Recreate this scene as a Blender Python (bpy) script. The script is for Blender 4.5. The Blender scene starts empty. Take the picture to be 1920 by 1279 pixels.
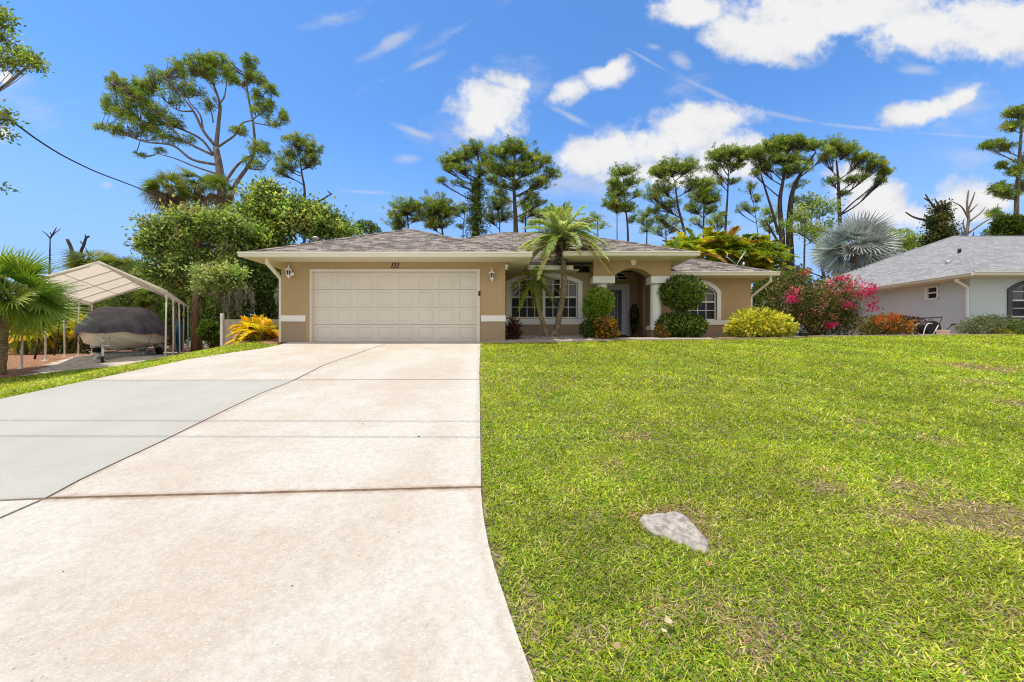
import bpy, bmesh, math, random
import numpy as np
from mathutils import Vector
rng = np.random.default_rng(11)
random.seed(5)
F, CX, CY, EYE = 750.0, 960.0, 639.5, 1.5
SC = bpy.context.scene
COL = SC.collection

# ------------------------------------------------------------------ helpers
def P(x, y, Y):
    return np.array([(x - CX) / F * Y, Y, EYE - (y - CY) / F * Y])

def G(x, y):
    Y = EYE / (0.125 + (y - CY) / F)
    return ((x - CX) / F * Y, Y)

def sst(a, b, x):
    t = np.clip((x - a) / (b - a), 0, 1)
    return t * t * (3 - 2 * t)

_ph = np.random.default_rng(3).uniform(0, 6.28, (24, 2))
_di = np.random.default_rng(4).uniform(0, 6.28, 24)
def wob(x, y, s):
    r = 0
    for i in range(8):
        k = (0.6 + 0.25 * i) / s * 3.0
        r = r + np.sin(k * (np.cos(_di[i]) * x + np.sin(_di[i]) * y) + _ph[i, 0]) * np.cos(0.7 * k * (np.cos(_di[i + 8]) * x + np.sin(_di[i + 8]) * y) + _ph[i, 1])
    return r / 3.0

def gz(x, y):
    x = np.asarray(x, float); y = np.asarray(y, float)
    z = 0.125 * np.minimum(y, 13.0)
    z = z - 0.66 * sst(0, 4.2, -7.15 - x)
    z = z + 0.06 * sst(9, 17, x) * sst(9, 14, y)
    return z

def prop(o, label=None, cat=None, group=None, kind=None):
    if label: o['label'] = label
    if cat: o['category'] = cat
    if group: o['group'] = group
    if kind: o['kind'] = kind
    return o

def thing(name, label, cat, loc=(0, 0, 0), group=None):
    o = bpy.data.objects.new(name, None)
    COL.objects.link(o)
    o.location = Vector([float(c) for c in loc])
    o.empty_display_size = 0.2
    return prop(o, label, cat, group)

def place(o, parent):
    COL.objects.link(o)
    if parent is not None:
        o.parent = parent
        # geometry is written in world coordinates
        base = Vector((0, 0, 0)); p = parent
        while p is not None:
            base += p.location; p = p.parent
        o.location = -base
    return o

class MB:
    def __init__(s, uv=False):
        s.v = []; s.f = []; s.m = []; s.uv = uv; s.smooth = []; s.cuts = []
    def add(s, vs, fs, mi=0, sm=False):
        b = len(s.v); s.cuts.append(b)
        s.v.extend([tuple(map(float, p)) for p in vs])
        for f in fs:
            s.f.append(tuple(b + i for i in f)); s.m.append(mi); s.smooth.append(sm)
        return s
    def box(s, x0, x1, y0, y1, z0, z1, mi=0):
        return s.add([(x0, y0, z0), (x1, y0, z0), (x1, y1, z0), (x0, y1, z0), (x0, y0, z1), (x1, y0, z1), (x1, y1, z1), (x0, y1, z1)],
              [(0, 1, 5, 4), (1, 2, 6, 5), (2, 3, 7, 6), (3, 0, 4, 7), (4, 5, 6, 7), (3, 2, 1, 0)], mi)
    def bar(s, p0, p1, w, h, mi=0):
        p0 = Vector(p0); p1 = Vector(p1); d = (p1 - p0).normalized()
        up = Vector((0, 0, 1)) if abs(d.z) < 0.95 else Vector((0, 1, 0))
        a = d.cross(up).normalized() * w / 2; b = a.cross(d).normalized() * h / 2
        vs = [p + q for p in (p0, p1) for q in (-a - b, a - b, a + b, -a + b)]
        return s.add(vs, [(0, 1, 2, 3), (7, 6, 5, 4), (0, 4, 5, 1), (1, 5, 6, 2), (2, 6, 7, 3), (3, 7, 4, 0)], mi)
    def tube(s, pts, rad, seg=8, mi=0, cap=True):
        pts = [Vector([float(c) for c in p]) for p in pts]
        n = len(pts)
        if not hasattr(rad, '__len__'): rad = [rad] * n
        vs = []; ref = None
        for i, p in enumerate(pts):
            d = (pts[min(i + 1, n - 1)] - pts[max(i - 1, 0)])
            if d.length < 1e-9: d = Vector((0, 0, 1))
            d.normalize()
            if ref is None:
                ref = d.orthogonal().normalized()
            ref = (ref - d * ref.dot(d))
            if ref.length < 1e-6: ref = d.orthogonal()
            ref.normalize()
            b = d.cross(ref)
            for k in range(seg):
                a = 2 * math.pi * k / seg
                vs.append(p + (ref * math.cos(a) + b * math.sin(a)) * rad[i])
        fs = []
        for i in range(n - 1):
            for k in range(seg):
                k2 = (k + 1) % seg
                fs.append((i * seg + k, i * seg + k2, (i + 1) * seg + k2, (i + 1) * seg + k))
        s.add(vs, fs, mi, True)
        if cap:
            b = len(s.v) - len(vs)
            s.f.append(tuple(b + k for k in range(seg))[::-1]); s.m.append(mi); s.smooth.append(False)
            s.f.append(tuple(b + (n - 1) * seg + k for k in range(seg))); s.m.append(mi); s.smooth.append(False)
        return s
    def lathe(s, c, prof, seg=16, mi=0, sm=True):
        vs = []
        for r, z in prof:
            for k in range(seg):
                a = 2 * math.pi * k / seg
                vs.append((c[0] + r * math.cos(a), c[1] + r * math.sin(a), c[2] + z))
        fs = []
        for i in range(len(prof) - 1):
            for k in range(seg):
                k2 = (k + 1) % seg
                fs.append((i * seg + k, i * seg + k2, (i + 1) * seg + k2, (i + 1) * seg + k))
        s.add(vs, fs, mi, sm)
        b = len(s.v) - len(vs)
        s.f.append(tuple(b + k for k in range(seg))[::-1]); s.m.append(mi); s.smooth.append(False)
        s.f.append(tuple(b + (len(prof) - 1) * seg + k for k in range(seg))); s.m.append(mi); s.smooth.append(False)
        return s
    def poly(s, pts, mi=0):
        return s.add(pts, [tuple(range(len(pts)))], mi)
    def prism(s, poly, y0, y1, mi=0):      # poly of (x, z), extruded along y
        n = len(poly)
        vs = [(x, y0, z) for x, z in poly] + [(x, y1, z) for x, z in poly]
        fs = [tuple(range(n)), tuple(range(2 * n - 1, n - 1, -1))]
        for i in range(n):
            j = (i + 1) % n
            fs.append((i, j, n + j, n + i))
        return s.add(vs, fs, mi)
    def build(s, name, mats, parent=None, bevel=0.0, recalc=True):
        me = bpy.data.meshes.new(name)
        me.from_pydata(s.v, [], s.f)
        if not isinstance(mats, (list, tuple)): mats = [mats]
        for m in mats: me.materials.append(m)
        me.polygons.foreach_set('material_index', s.m)
        me.polygons.foreach_set('use_smooth', s.smooth)
        if recalc:
            bm = bmesh.new(); bm.from_mesh(me)
            bmesh.ops.recalc_face_normals(bm, faces=bm.faces)
            bm.to_mesh(me); bm.free()
        if s.uv:
            uvl = me.uv_layers.new(name='UVMap')
            for p in me.polygons:
                n = p.normal if p.normal.z >= 0 else -p.normal
                h = Vector((0, 0, 1)).cross(n)
                h = h.normalized() if h.length > 1e-4 else Vector((1, 0, 0))
                u = n.cross(h)
                for li in p.loop_indices:
                    co = me.vertices[me.loops[li].vertex_index].co
                    uvl.data[li].uv = (co.dot(h), co.dot(u))
        me.update()
        o = bpy.data.objects.new(name, me)
        place(o, parent)
        if bevel > 0:
            b = o.modifiers.new('Bevel', 'BEVEL'); b.width = bevel; b.segments = 2; b.limit_method = 'ANGLE'
        return o

def build_each(mb, name, mats, parent=None, tol=0.006, **kw):
    """one object for every group of touching pieces"""
    A = np.array(mb.v); cuts = mb.cuts + [len(mb.v)]; k = len(mb.cuts)
    lo = np.array([A[cuts[i]:cuts[i + 1]].min(0) for i in range(k)]) - tol; hi = np.array([A[cuts[i]:cuts[i + 1]].max(0) for i in range(k)]) + tol
    lab = list(range(k))
    for i in range(k):
        for j in range(i):
            if (lo[i] < hi[j]).all() and (lo[j] < hi[i]).all():
                a, b = lab[i], lab[j]; lab = [b if q == a else q for q in lab]
    own = np.searchsorted(np.array(mb.cuts), np.arange(len(mb.v)), 'right') - 1
    out = []
    for g in sorted(set(lab)):
        m2 = MB(uv=mb.uv); mp = {}
        for vi in range(len(mb.v)):
            if lab[own[vi]] == g: mp[vi] = len(m2.v); m2.v.append(mb.v[vi])
        for f, mi, sm in zip(mb.f, mb.m, mb.smooth):
            if f[0] in mp: m2.f.append(tuple(mp[i] for i in f)); m2.m.append(mi); m2.smooth.append(sm)
        out.append(m2.build(name, mats, parent, **kw))
    return out

class FM:   # foliage mesh of numpy arrays
    def __init__(s): s.v = []; s.q = []; s.c = []; s.n = 0
    def add(s, v, q, c):
        v = v.reshape(-1, 3); c = c.reshape(-1, 3)
        s.v.append(v); s.q.append(q + s.n); s.c.append(c); s.n += len(v)
    def build(s, name, mat, parent=None, smooth=False):
        v = np.concatenate(s.v).astype(np.float32); q = np.concatenate(s.q).astype(np.int32); c = np.concatenate(s.c)
        me = bpy.data.meshes.new(name)
        me.vertices.add(len(v)); me.vertices.foreach_set('co', v.ravel())
        me.loops.add(q.size); me.loops.foreach_set('vertex_index', q.ravel())
        me.polygons.add(len(q))
        me.polygons.foreach_set('loop_start', np.arange(0, q.size, 4, dtype=np.int32))
        if smooth: me.polygons.foreach_set('use_smooth', np.ones(len(q), bool))
        me.update(calc_edges=True)
        at = me.attributes.new('Col', 'FLOAT_COLOR', 'POINT')
        cc = np.ones((len(v), 4), np.float32); cc[:, :3] = np.clip(c, 0, 1)
        at.data.foreach_set('color', cc.ravel())
        me.materials.append(mat)
        o = bpy.data.objects.new(name, me)
        return place(o, parent)

def nrm(a): return a / np.maximum(np.linalg.norm(a, axis=-1, keepdims=True), 1e-9)

def leaves(fm, pos, d, L, W, col, fold=0.12, flat=0.0):
    n = len(pos)
    d = nrm(d)
    r = rng.normal(size=(n, 3)); r[:, 2] += flat * 6
    side = nrm(np.cross(d, r)); nor = np.cross(side, d)
    L = np.broadcast_to(np.asarray(L, float), (n,))[:, None]; W = np.broadcast_to(np.asarray(W, float), (n,))[:, None]
    b = pos; t = pos + d * L
    m = pos + d * L * 0.48 + nor * L * fold
    v = np.stack([b, m + side * W / 2, t, m - side * W / 2], 1)
    q = np.arange(n * 4).reshape(n, 4)
    fm.add(v, q, np.repeat(col[:, None, :], 4, 1))

def pal(cols, n, jit=0.15, w=None):
    cols = np.array(cols, float)
    i = rng.choice(len(cols), n, p=w)
    c = cols[i] * (1 + rng.normal(0, jit, (n, 1)))
    return np.clip(c * (1 + rng.normal(0, jit * 0.4, (n, 3))), 0.003, 1)

def ball(n, shell=0.5):
    d = nrm(rng.normal(size=(n, 3)))
    return d * (rng.uniform(0, 1, (n, 1)) ** shell)

def tufts(fm, cen, r, n, cols, up=0.35, jit=0.2, aspect=0.14, w=None):
    k = len(cen)
    r = np.broadcast_to(np.asarray(r, float), (k,))
    d = nrm(rng.normal(size=(k, n, 3)) + np.array([0, 0, up]))
    L = r[:, None] * rng.uniform(0.65, 1.15, (k, n))
    base = cen[:, None, :] + d * (r[:, None, None] * 0.12)
    cc = pal(cols, k, jit, w)[:, None, :] * (1 + rng.normal(0, 0.12, (k, n, 1)))
    leaves(fm, base.reshape(-1, 3), d.reshape(-1, 3), L.ravel(), (L * aspect).ravel(), cc.reshape(-1, 3))

def clusters(fm, cen, r, n, leaf, cols, jit=0.2, w=None, wid=0.5, flat=0.15):
    k = len(cen)
    r = np.broadcast_to(np.asarray(r, float), (k,))
    off = rng.normal(size=(k, n, 3)) * (r[:, None, None] * 0.5)
    off[:, :, 2] *= 0.75
    pos = (cen[:, None, :] + off).reshape(-1, 3)
    d = nrm(off.reshape(-1, 3)) + rng.normal(size=(k * n, 3)) * 0.7
    cc = pal(cols, k, jit, w)[:, None, :] * (1 + rng.normal(0, 0.16, (k, n, 1)))
    L = leaf * rng.uniform(0.6, 1.3, k * n)
    leaves(fm, pos, d, L, L * wid, cc.reshape(-1, 3), flat=flat)

def bez(p0, p1, p2, n=6):
    t = np.linspace(0, 1, n)[:, None]
    return (1 - t) ** 2 * p0 + 2 * t * (1 - t) * p1 + t * t * p2

def smoothline(pts, n=4):
    pts = np.array(pts, float)
    if len(pts) < 3: return pts
    out = []
    e = np.vstack([2 * pts[0] - pts[1], pts, 2 * pts[-1] - pts[-2]])
    for i in range(1, len(e) - 2):
        for t in np.linspace(0, 1, n, endpoint=False):
            a, b, c, d = e[i - 1], e[i], e[i + 1], e[i + 2]
            out.append(0.5 * ((2 * b) + (c - a) * t + (2 * a - 5 * b + 4 * c - d) * t * t + (-a + 3 * b - 3 * c + d) * t ** 3))
    out.append(pts[-1])
    return np.array(out)

# ------------------------------------------------------------------ materials
def newmat(name):
    m = bpy.data.materials.new(name); m.use_nodes = True
    nt = m.node_tree
    for n in list(nt.nodes): nt.nodes.remove(n)
    out = nt.nodes.new('ShaderNodeOutputMaterial')
    return m, nt, out

def N(nt, t, **kw):
    n = nt.nodes.new(t)
    for k, v in kw.items():
        if k.startswith('i_'): n.inputs[k[2:].replace('_', ' ')].default_value = v
        else: setattr(n, k, v)
    return n

def mixc(nt, fac, a, b, mode='MIX'):
    n = nt.nodes.new('ShaderNodeMix'); n.data_type = 'RGBA'; n.blend_type = mode
    for i, v in ((0, fac), (6, a), (7, b)):
        if isinstance(v, bpy.types.NodeSocket): nt.links.new(v, n.inputs[i])
        elif i == 0: n.inputs[0].default_value = v
        else: n.inputs[i].default_value = (*v, 1)
    return n.outputs[2]

def math_(nt, op, a, b=0.0, clamp=False):
    n = nt.nodes.new('ShaderNodeMath'); n.operation = op; n.use_clamp = clamp
    for i, v in ((0, a), (1, b)):
        if isinstance(v, bpy.types.NodeSocket): nt.links.new(v, n.inputs[i])
        else: n.inputs[i].default_value = v
    return n.outputs[0]

def ramp(nt, val, a, b):
    n = nt.nodes.new('ShaderNodeMapRange'); n.interpolation_type = 'SMOOTHSTEP'
    nt.links.new(val, n.inputs[0]); n.inputs[1].default_value = a; n.inputs[2].default_value = b
    return n.outputs[0]

def noise(nt, scale, detail=4, rough=0.55, coord=None, stretch=None):
    n = nt.nodes.new('ShaderNodeTexNoise'); n.inputs['Scale'].default_value = scale
    n.inputs['Detail'].default_value = detail; n.inputs['Roughness'].default_value = rough
    if coord is None:
        tc = nt.nodes.new('ShaderNodeNewGeometry'); coord = tc.outputs['Position']
    if stretch:
        mp = nt.nodes.new('ShaderNodeMapping'); mp.inputs['Scale'].default_value = stretch
        nt.links.new(coord, mp.inputs[0]); coord = mp.outputs[0]
    nt.links.new(coord, n.inputs['Vector'])
    return n.outputs['Fac']

def simple(name, col, rough=0.6, var=0.12, scale=3.0, bump=0.0, bscale=60.0, spec=0.4, metal=0.0, stretch=None, col2=None):
    m, nt, out = newmat(name)
    b = N(nt, 'ShaderNodeBsdfPrincipled'); b.inputs['Roughness'].default_value = rough
    b.inputs['Specular IOR Level'].default_value = spec; b.inputs['Metallic'].default_value = metal
    f = ramp(nt, noise(nt, scale, 5, stretch=stretch), 0.3, 0.7)
    lo = tuple(c * (1 - var) for c in col) if col2 is None else col2
    hi = tuple(min(1, c * (1 + var)) for c in col) if col2 is None else col
    nt.links.new(mixc(nt, f, lo, hi), b.inputs['Base Color'])
    if bump:
        bp = N(nt, 'ShaderNodeBump'); bp.inputs['Strength'].default_value = bump; bp.inputs['Distance'].default_value = 0.01
        nt.links.new(noise(nt, bscale, 3, stretch=stretch), bp.inputs['Height']); nt.links.new(bp.outputs[0], b.inputs['Normal'])
    nt.links.new(b.outputs[0], out.inputs[0])
    return m

def leafmat(name, trans=0.35, rough=0.45, spec=0.35, tint=(1.15, 1.1, 0.6)):
    m, nt, out = newmat(name)
    at = N(nt, 'ShaderNodeAttribute', attribute_name='Col')
    b = N(nt, 'ShaderNodeBsdfPrincipled'); b.inputs['Roughness'].default_value = rough
    b.inputs['Specular IOR Level'].default_value = spec
    nt.links.new(at.outputs['Color'], b.inputs['Base Color'])
    t = N(nt, 'ShaderNodeBsdfTranslucent')
    nt.links.new(mixc(nt, 1.0, at.outputs['Color'], tint, 'MULTIPLY'), t.inputs[0])
    mx = N(nt, 'ShaderNodeMixShader'); mx.inputs[0].default_value = trans
    nt.links.new(b.outputs[0], mx.inputs[1]); nt.links.new(t.outputs[0], mx.inputs[2])
    nt.links.new(mx.outputs[0], out.inputs[0])
    return m

def glassmat(name, col, rough=0.04):
    m, nt, out = newmat(name)
    b = N(nt, 'ShaderNodeBsdfPrincipled'); b.inputs['Roughness'].default_value = rough
    b.inputs['Specular IOR Level'].default_value = 0.5; b.inputs['Coat Weight'].default_value = 0.4; b.inputs['Coat Roughness'].default_value = 0.02
    f = ramp(nt, noise(nt, 2.2, 4), 0.4, 0.65)
    nt.links.new(mixc(nt, f, col, tuple(c * 2.6 for c in col)), b.inputs['Base Color'])
    nt.links.new(b.outputs[0], out.inputs[0])
    return m

def shingle(name, c1, c2, c3, c4):
    m, nt, out = newmat(name)
    uv = N(nt, 'ShaderNodeUVMap')
    b = N(nt, 'ShaderNodeBsdfPrincipled'); b.inputs['Roughness'].default_value = 0.9; b.inputs['Specular IOR Level'].default_value = 0.15
    br = N(nt, 'ShaderNodeTexBrick'); nt.links.new(uv.outputs[0], br.inputs['Vector'])
    br.inputs['Scale'].default_value = 1.0; br.inputs['Brick Width'].default_value = 0.31; br.inputs['Row Height'].default_value = 0.145
    br.inputs['Mortar Size'].default_value = 0.006; br.inputs['Bias'].default_value = 0.0; br.offset = 0.37; br.squash = 0.6; br.squash_frequency = 3
    br.inputs['Color1'].default_value = (0, 0, 0, 1); br.inputs['Color2'].default_value = (1, 1, 1, 1); br.inputs['Mortar'].default_value = (0.25, 0.25, 0.25, 1)
    wn = noise(nt, 2.4, 3, coord=uv.outputs[0], stretch=(1.0, 2.6, 1))
    f1 = ramp(nt, br.outputs['Color'], 0.0, 1.0)
    a = mixc(nt, f1, c1, c2)
    bb = mixc(nt, f1, c3, c4)
    col = mixc(nt, ramp(nt, wn, 0.42, 0.6), a, bb)
    col = mixc(nt, math_(nt, 'MULTIPLY', br.outputs['Fac'], 0.8), col, tuple(c * 0.3 for c in c1))  # joints darkened to paint the shadow lines of the shingle rows
    g = noise(nt, 90, 2, coord=uv.outputs[0])
    col = mixc(nt, math_(nt, 'MULTIPLY', ramp(nt, g, 0.35, 0.7), 0.35), col, tuple(c * 0.45 for c in c1))
    nt.links.new(col, b.inputs['Base Color'])
    bp = N(nt, 'ShaderNodeBump'); bp.inputs['Strength'].default_value = 0.7; bp.inputs['Distance'].default_value = 0.012
    h = math_(nt, 'SUBTRACT', math_(nt, 'MULTIPLY', f1, 0.6), br.outputs['Fac'])
    nt.links.new(h, bp.inputs['Height']); nt.links.new(bp.outputs[0], b.inputs['Normal'])
    nt.links.new(b.outputs[0], out.inputs[0])
    return m

def concrete(name, base, light, stain, speck=True, joints=(), edge=False):
    m, nt, out = newmat(name)
    b = N(nt, 'ShaderNodeBsdfPrincipled'); b.inputs['Roughness'].default_value = 0.85; b.inputs['Specular IOR Level'].default_value = 0.25
    ge = N(nt, 'ShaderNodeNewGeometry'); sx = N(nt, 'ShaderNodeSeparateXYZ'); nt.links.new(ge.outputs['Position'], sx.inputs[0])
    f1 = ramp(nt, noise(nt, 0.7, 6, 0.65), 0.40, 0.62)
    f2 = ramp(nt, noise(nt, 2.6, 8, 0.7, stretch=(0.8, 1.5, 1)), 0.5, 0.75)
    c = mixc(nt, f1, base, light)
    c = mixc(nt, math_(nt, 'MULTIPLY', f2, 0.38), c, stain)
    if edge:      # bleached, stained strip along the curving lawn edge
        mr = N(nt, 'ShaderNodeMapRange'); nt.links.new(sx.outputs[1], mr.inputs[0]); mr.inputs[1].default_value = 0.9; mr.inputs[2].default_value = 3.3
        fc = N(nt, 'ShaderNodeFloatCurve'); cu = fc.mapping.curves[0]
        pts = sorted([((q[1] - 0.9) / 2.4, q[0] + 0.5) for q in EDGE if 0.9 < q[1] < 3.3])
        cu.points[0].location = (0, pts[0][1] + 0.05); cu.points[1].location = (1, pts[-1][1])
        for a_, b_ in pts[::2]: cu.points.new(a_, b_)
        fc.mapping.update(); nt.links.new(mr.outputs[0], fc.inputs['Value'])
        near = math_(nt, 'SUBTRACT', fc.outputs[0], 0.5)
        far = math_(nt, 'MULTIPLY', math_(nt, 'MAXIMUM', math_(nt, 'SUBTRACT', sx.outputs[1], 3.3), 0.0), -0.083)
        d = math_(nt, 'SUBTRACT', math_(nt, 'ADD', near, far), sx.outputs[0])
        dn = math_(nt, 'ADD', d, math_(nt, 'MULTIPLY', math_(nt, 'SUBTRACT', noise(nt, 3.5, 5), 0.5), 0.5))
        c = mixc(nt, math_(nt, 'MULTIPLY', math_(nt, 'SUBTRACT', 1.0, ramp(nt, dn, 0.1, 0.55)), 0.75), c, tuple(min(1, k * 1.05) for k in light))
        dd = math_(nt, 'ABSOLUTE', math_(nt, 'SUBTRACT', math_(nt, 'ADD', d, math_(nt, 'MULTIPLY', math_(nt, 'SUBTRACT', noise(nt, 6, 4), 0.5), 0.10)), 0.065))
        c = mixc(nt, math_(nt, 'MULTIPLY', math_(nt, 'SUBTRACT', 1.0, ramp(nt, dd, 0.0, 0.06)), 0.28), c, (0.36, 0.27, 0.18))
    f4 = ramp(nt, noise(nt, 20, 7, 0.8), 0.36, 0.68)
    c = mixc(nt, math_(nt, 'MULTIPLY', f4, 0.42 if speck else 0.16), c, tuple(k * 0.82 for k in stain))
    f5 = ramp(nt, noise(nt, 75, 3, 0.7, stretch=(0.7, 1.3, 1)), 0.5, 0.72)
    c = mixc(nt, math_(nt, 'MULTIPLY', f5, 0.5 if speck else 0.14), c, tuple(min(0.85, k * 1.22) for k in light))
    if speck:
        area = ramp(nt, noise(nt, 1.1, 5, 0.6), 0.46, 0.68)
        for sc_, amt, th in ((38, 0.6, 0.72), (95, 0.45, 0.66)):
            vo = N(nt, 'ShaderNodeTexVoronoi'); vo.inputs['Scale'].default_value = sc_
            wv = N(nt, 'ShaderNodeVectorMath'); wv.operation = 'ADD'; mpn = N(nt, 'ShaderNodeTexNoise'); mpn.inputs['Scale'].default_value = 60
            nt.links.new(ge.outputs['Position'], mpn.inputs['Vector']); sv = N(nt, 'ShaderNodeVectorMath'); sv.operation = 'SCALE'; sv.inputs[3].default_value = 0.02
            nt.links.new(mpn.outputs['Color'], sv.inputs[0]); nt.links.new(ge.outputs['Position'], wv.inputs[0]); nt.links.new(sv.outputs[0], wv.inputs[1]); nt.links.new(wv.outputs[0], vo.inputs['Vector'])
            sp = math_(nt, 'SUBTRACT', 1.0, ramp(nt, vo.outputs['Distance'], 0.08, 0.26))
            rnd = N(nt, 'ShaderNodeSeparateColor'); nt.links.new(vo.outputs['Color'], rnd.inputs[0])
            k = math_(nt, 'MULTIPLY', math_(nt, 'MULTIPLY', sp, ramp(nt, rnd.outputs[0], th, th + 0.12)), math_(nt, 'ADD', math_(nt, 'MULTIPLY', area, 0.75), 0.40))
            c = mixc(nt, math_(nt, 'MULTIPLY', k, amt), c, (0.15, 0.13, 0.105))
    wob_ = math_(nt, 'MULTIPLY', math_(nt, 'SUBTRACT', noise(nt, 6, 5, 0.65), 0.5), 0.14)
    for (ax, ay, bx, by, wd, st_) in joints:
        L = math.hypot(bx - ax, by - ay); nx, ny = -(by - ay) / L, (bx - ax) / L
        dl = math_(nt, 'ADD', math_(nt, 'ADD', math_(nt, 'MULTIPLY', sx.outputs[0], nx), math_(nt, 'MULTIPLY', sx.outputs[1], ny)), -(ax * nx + ay * ny))
        tx, ty = (bx - ax) / L, (by - ay) / L
        al = math_(nt, 'ADD', math_(nt, 'ADD', math_(nt, 'MULTIPLY', sx.outputs[0], tx), math_(nt, 'MULTIPLY', sx.outputs[1], ty)), -(ax * tx + ay * ty))
        inside = math_(nt, 'MULTIPLY', ramp(nt, al, -0.05, 0.05), math_(nt, 'SUBTRACT', 1.0, ramp(nt, al, L - 0.05, L + 0.05)))
        s = math_(nt, 'SUBTRACT', 1.0, ramp(nt, math_(nt, 'ADD', math_(nt, 'ABSOLUTE', dl), wob_), -0.02, wd))
        c = mixc(nt, math_(nt, 'MULTIPLY', math_(nt, 'MULTIPLY', s, inside), st_), c, (0.30, 0.18, 0.10))
    nt.links.new(c, b.inputs['Base Color'])
    bp = N(nt, 'ShaderNodeBump'); bp.inputs['Strength'].default_value = 0.6; bp.inputs['Distance'].default_value = 0.008
    nt.links.new(noise(nt, 65, 6, 0.75), bp.inputs['Height']); nt.links.new(bp.outputs[0], b.inputs['Normal'])
    nt.links.new(b.outputs[0], out.inputs[0])
    return m

M = {}
M['stucco'] = simple('stucco_tan', (0.455, 0.32, 0.175), 0.9, 0.05, 1.2, 0.35, 90, 0.2)
M['stucco_low'] = simple('stucco_taupe', (0.36, 0.265, 0.18), 0.9, 0.05, 1.2, 0.35, 90, 0.2)
M['white'] = simple('white_paint', (0.80, 0.79, 0.75), 0.55, 0.03, 2.0, 0.08, 60, 0.35)
M['door_white'] = simple('door_enamel', (0.70, 0.645, 0.555), 0.5, 0.025, 1.5, 0.05, 40, 0.35)
M['cream'] = simple('gutter_cream', (0.83, 0.79, 0.68), 0.5, 0.03, 3.0, 0, 0, 0.4)
M['soffit'] = simple('soffit_cream', (0.70, 0.64, 0.52), 0.75, 0.03, 3.0, 0.1, 40, 0.2)
M['glass'] = glassmat('window_glass', (0.012, 0.011, 0.010))
M['screen'] = simple('window_screen', (0.022, 0.024, 0.028), 0.6, 0.25, 2.0, 0, 0, 0.3)
M['doorglass'] = simple('door_glass', (0.10, 0.105, 0.115), 0.25, 0.35, 9.0, 0.3, 25, 0.5)
M['black'] = simple('black_paint', (0.015, 0.013, 0.012), 0.5, 0.2, 5)
M['number'] = simple('number_bronze', (0.03, 0.014, 0.006), 0.5, 0.2, 20)
M['shingle'] = shingle('shingle_brown', (0.105, 0.086, 0.072), (0.32, 0.272, 0.232), (0.15, 0.135, 0.122), (0.40, 0.36, 0.32))
M['shingle_grey'] = shingle('shingle_grey', (0.25, 0.255, 0.265), (0.36, 0.365, 0.375), (0.29, 0.295, 0.305), (0.40, 0.405, 0.41))
M['nwall'] = simple('neighbour_stucco', (0.58, 0.635, 0.655), 0.9, 0.03, 1.0, 0.3, 70, 0.2)
M['nfascia'] = simple('neighbour_gutter', (0.72, 0.71, 0.62), 0.5, 0.03, 2)
M['ntrim'] = simple('slate_trim', (0.07, 0.08, 0.09), 0.6, 0.1, 3)
M['walk'] = concrete('walk_concrete', (0.42, 0.36, 0.29), (0.46, 0.41, 0.35), (0.34, 0.27, 0.2), False)
M['curb'] = simple('terracotta_curb', (0.36, 0.27, 0.19), 0.9, 0.15, 6, 0.3, 50)
M['metal'] = simple('galvanised', (0.50, 0.51, 0.50), 0.4, 0.15, 12, 0.1, 60, 0.5, 0.6)
M['whitepipe'] = simple('white_pipe', (0.74, 0.74, 0.71), 0.4, 0.05, 6)
M['tarp'] = simple('tarp_white', (0.72, 0.69, 0.63), 0.6, 0.06, 1.5, 0.25, 9)
M['cover'] = simple('boat_cover_navy', (0.105, 0.105, 0.135), 0.75, 0.35, 2.5, 0.5, 7)
M['hull'] = simple('gelcoat_cream', (0.90, 0.88, 0.76), 0.3, 0.05, 1.5)
M['rubber'] = simple('rubber', (0.02, 0.02, 0.02), 0.8, 0.2, 15)
M['bark'] = simple('bark_grey', (0.20, 0.165, 0.135), 0.95, 0.4, 9, 0.8, 25, 0.1, 0, (1, 1, 0.25))
M['bark_red'] = simple('bark_red', (0.27, 0.155, 0.09), 0.95, 0.35, 8, 0.9, 22, 0.1, 0, (1, 1, 0.3))
M['bark_dark'] = simple('bark_dark', (0.085, 0.066, 0.052), 0.95, 0.4, 8, 0.8, 22, 0.1, 0, (1, 1, 0.3))
M['palmbark'] = simple('palm_bark', (0.23, 0.17, 0.115), 0.95, 0.45, 14, 0.9, 30, 0.1, 0, (0.6, 0.6, 2.2))
M['stone'] = simple('stone_grey', (0.50, 0.46, 0.41), 0.95, 0.35, 22, 1.0, 55, 0.15, col2=(0.24, 0.215, 0.185))
M['blue'] = simple('blue_plastic', (0.02, 0.16, 0.32), 0.4, 0.15, 3)
M['wire'] = simple('cable_black', (0.02, 0.02, 0.022), 0.6, 0.1, 5)
M['paver'] = simple('paver_pink', (0.55, 0.40, 0.31), 0.9, 0.15, 8, 0.3, 40)
M['vinyl'] = simple('fence_beige', (0.36, 0.32, 0.26), 0.7, 0.06, 3)
M['leaf'] = leafmat('leaf', 0.5)
M['needle'] = leafmat('needle', 0.4, 0.5, 0.3)
M['grass'] = leafmat('grass_blade', 0.4, 0.5, 0.22, (1.2, 1.15, 0.5))
M['palm'] = leafmat('palm_leaf', 0.45, 0.45, 0.3)
M['silver'] = leafmat('silver_leaf', 0.2, 0.55, 0.3, (1, 1, 1))
M['moss'] = leafmat('moss', 0.3, 0.9, 0.1, (1, 1, 1))
M['dryleaf'] = leafmat('dry_leaf', 0.2, 0.7, 0.2, (1.1, 0.9, 0.6))

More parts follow.
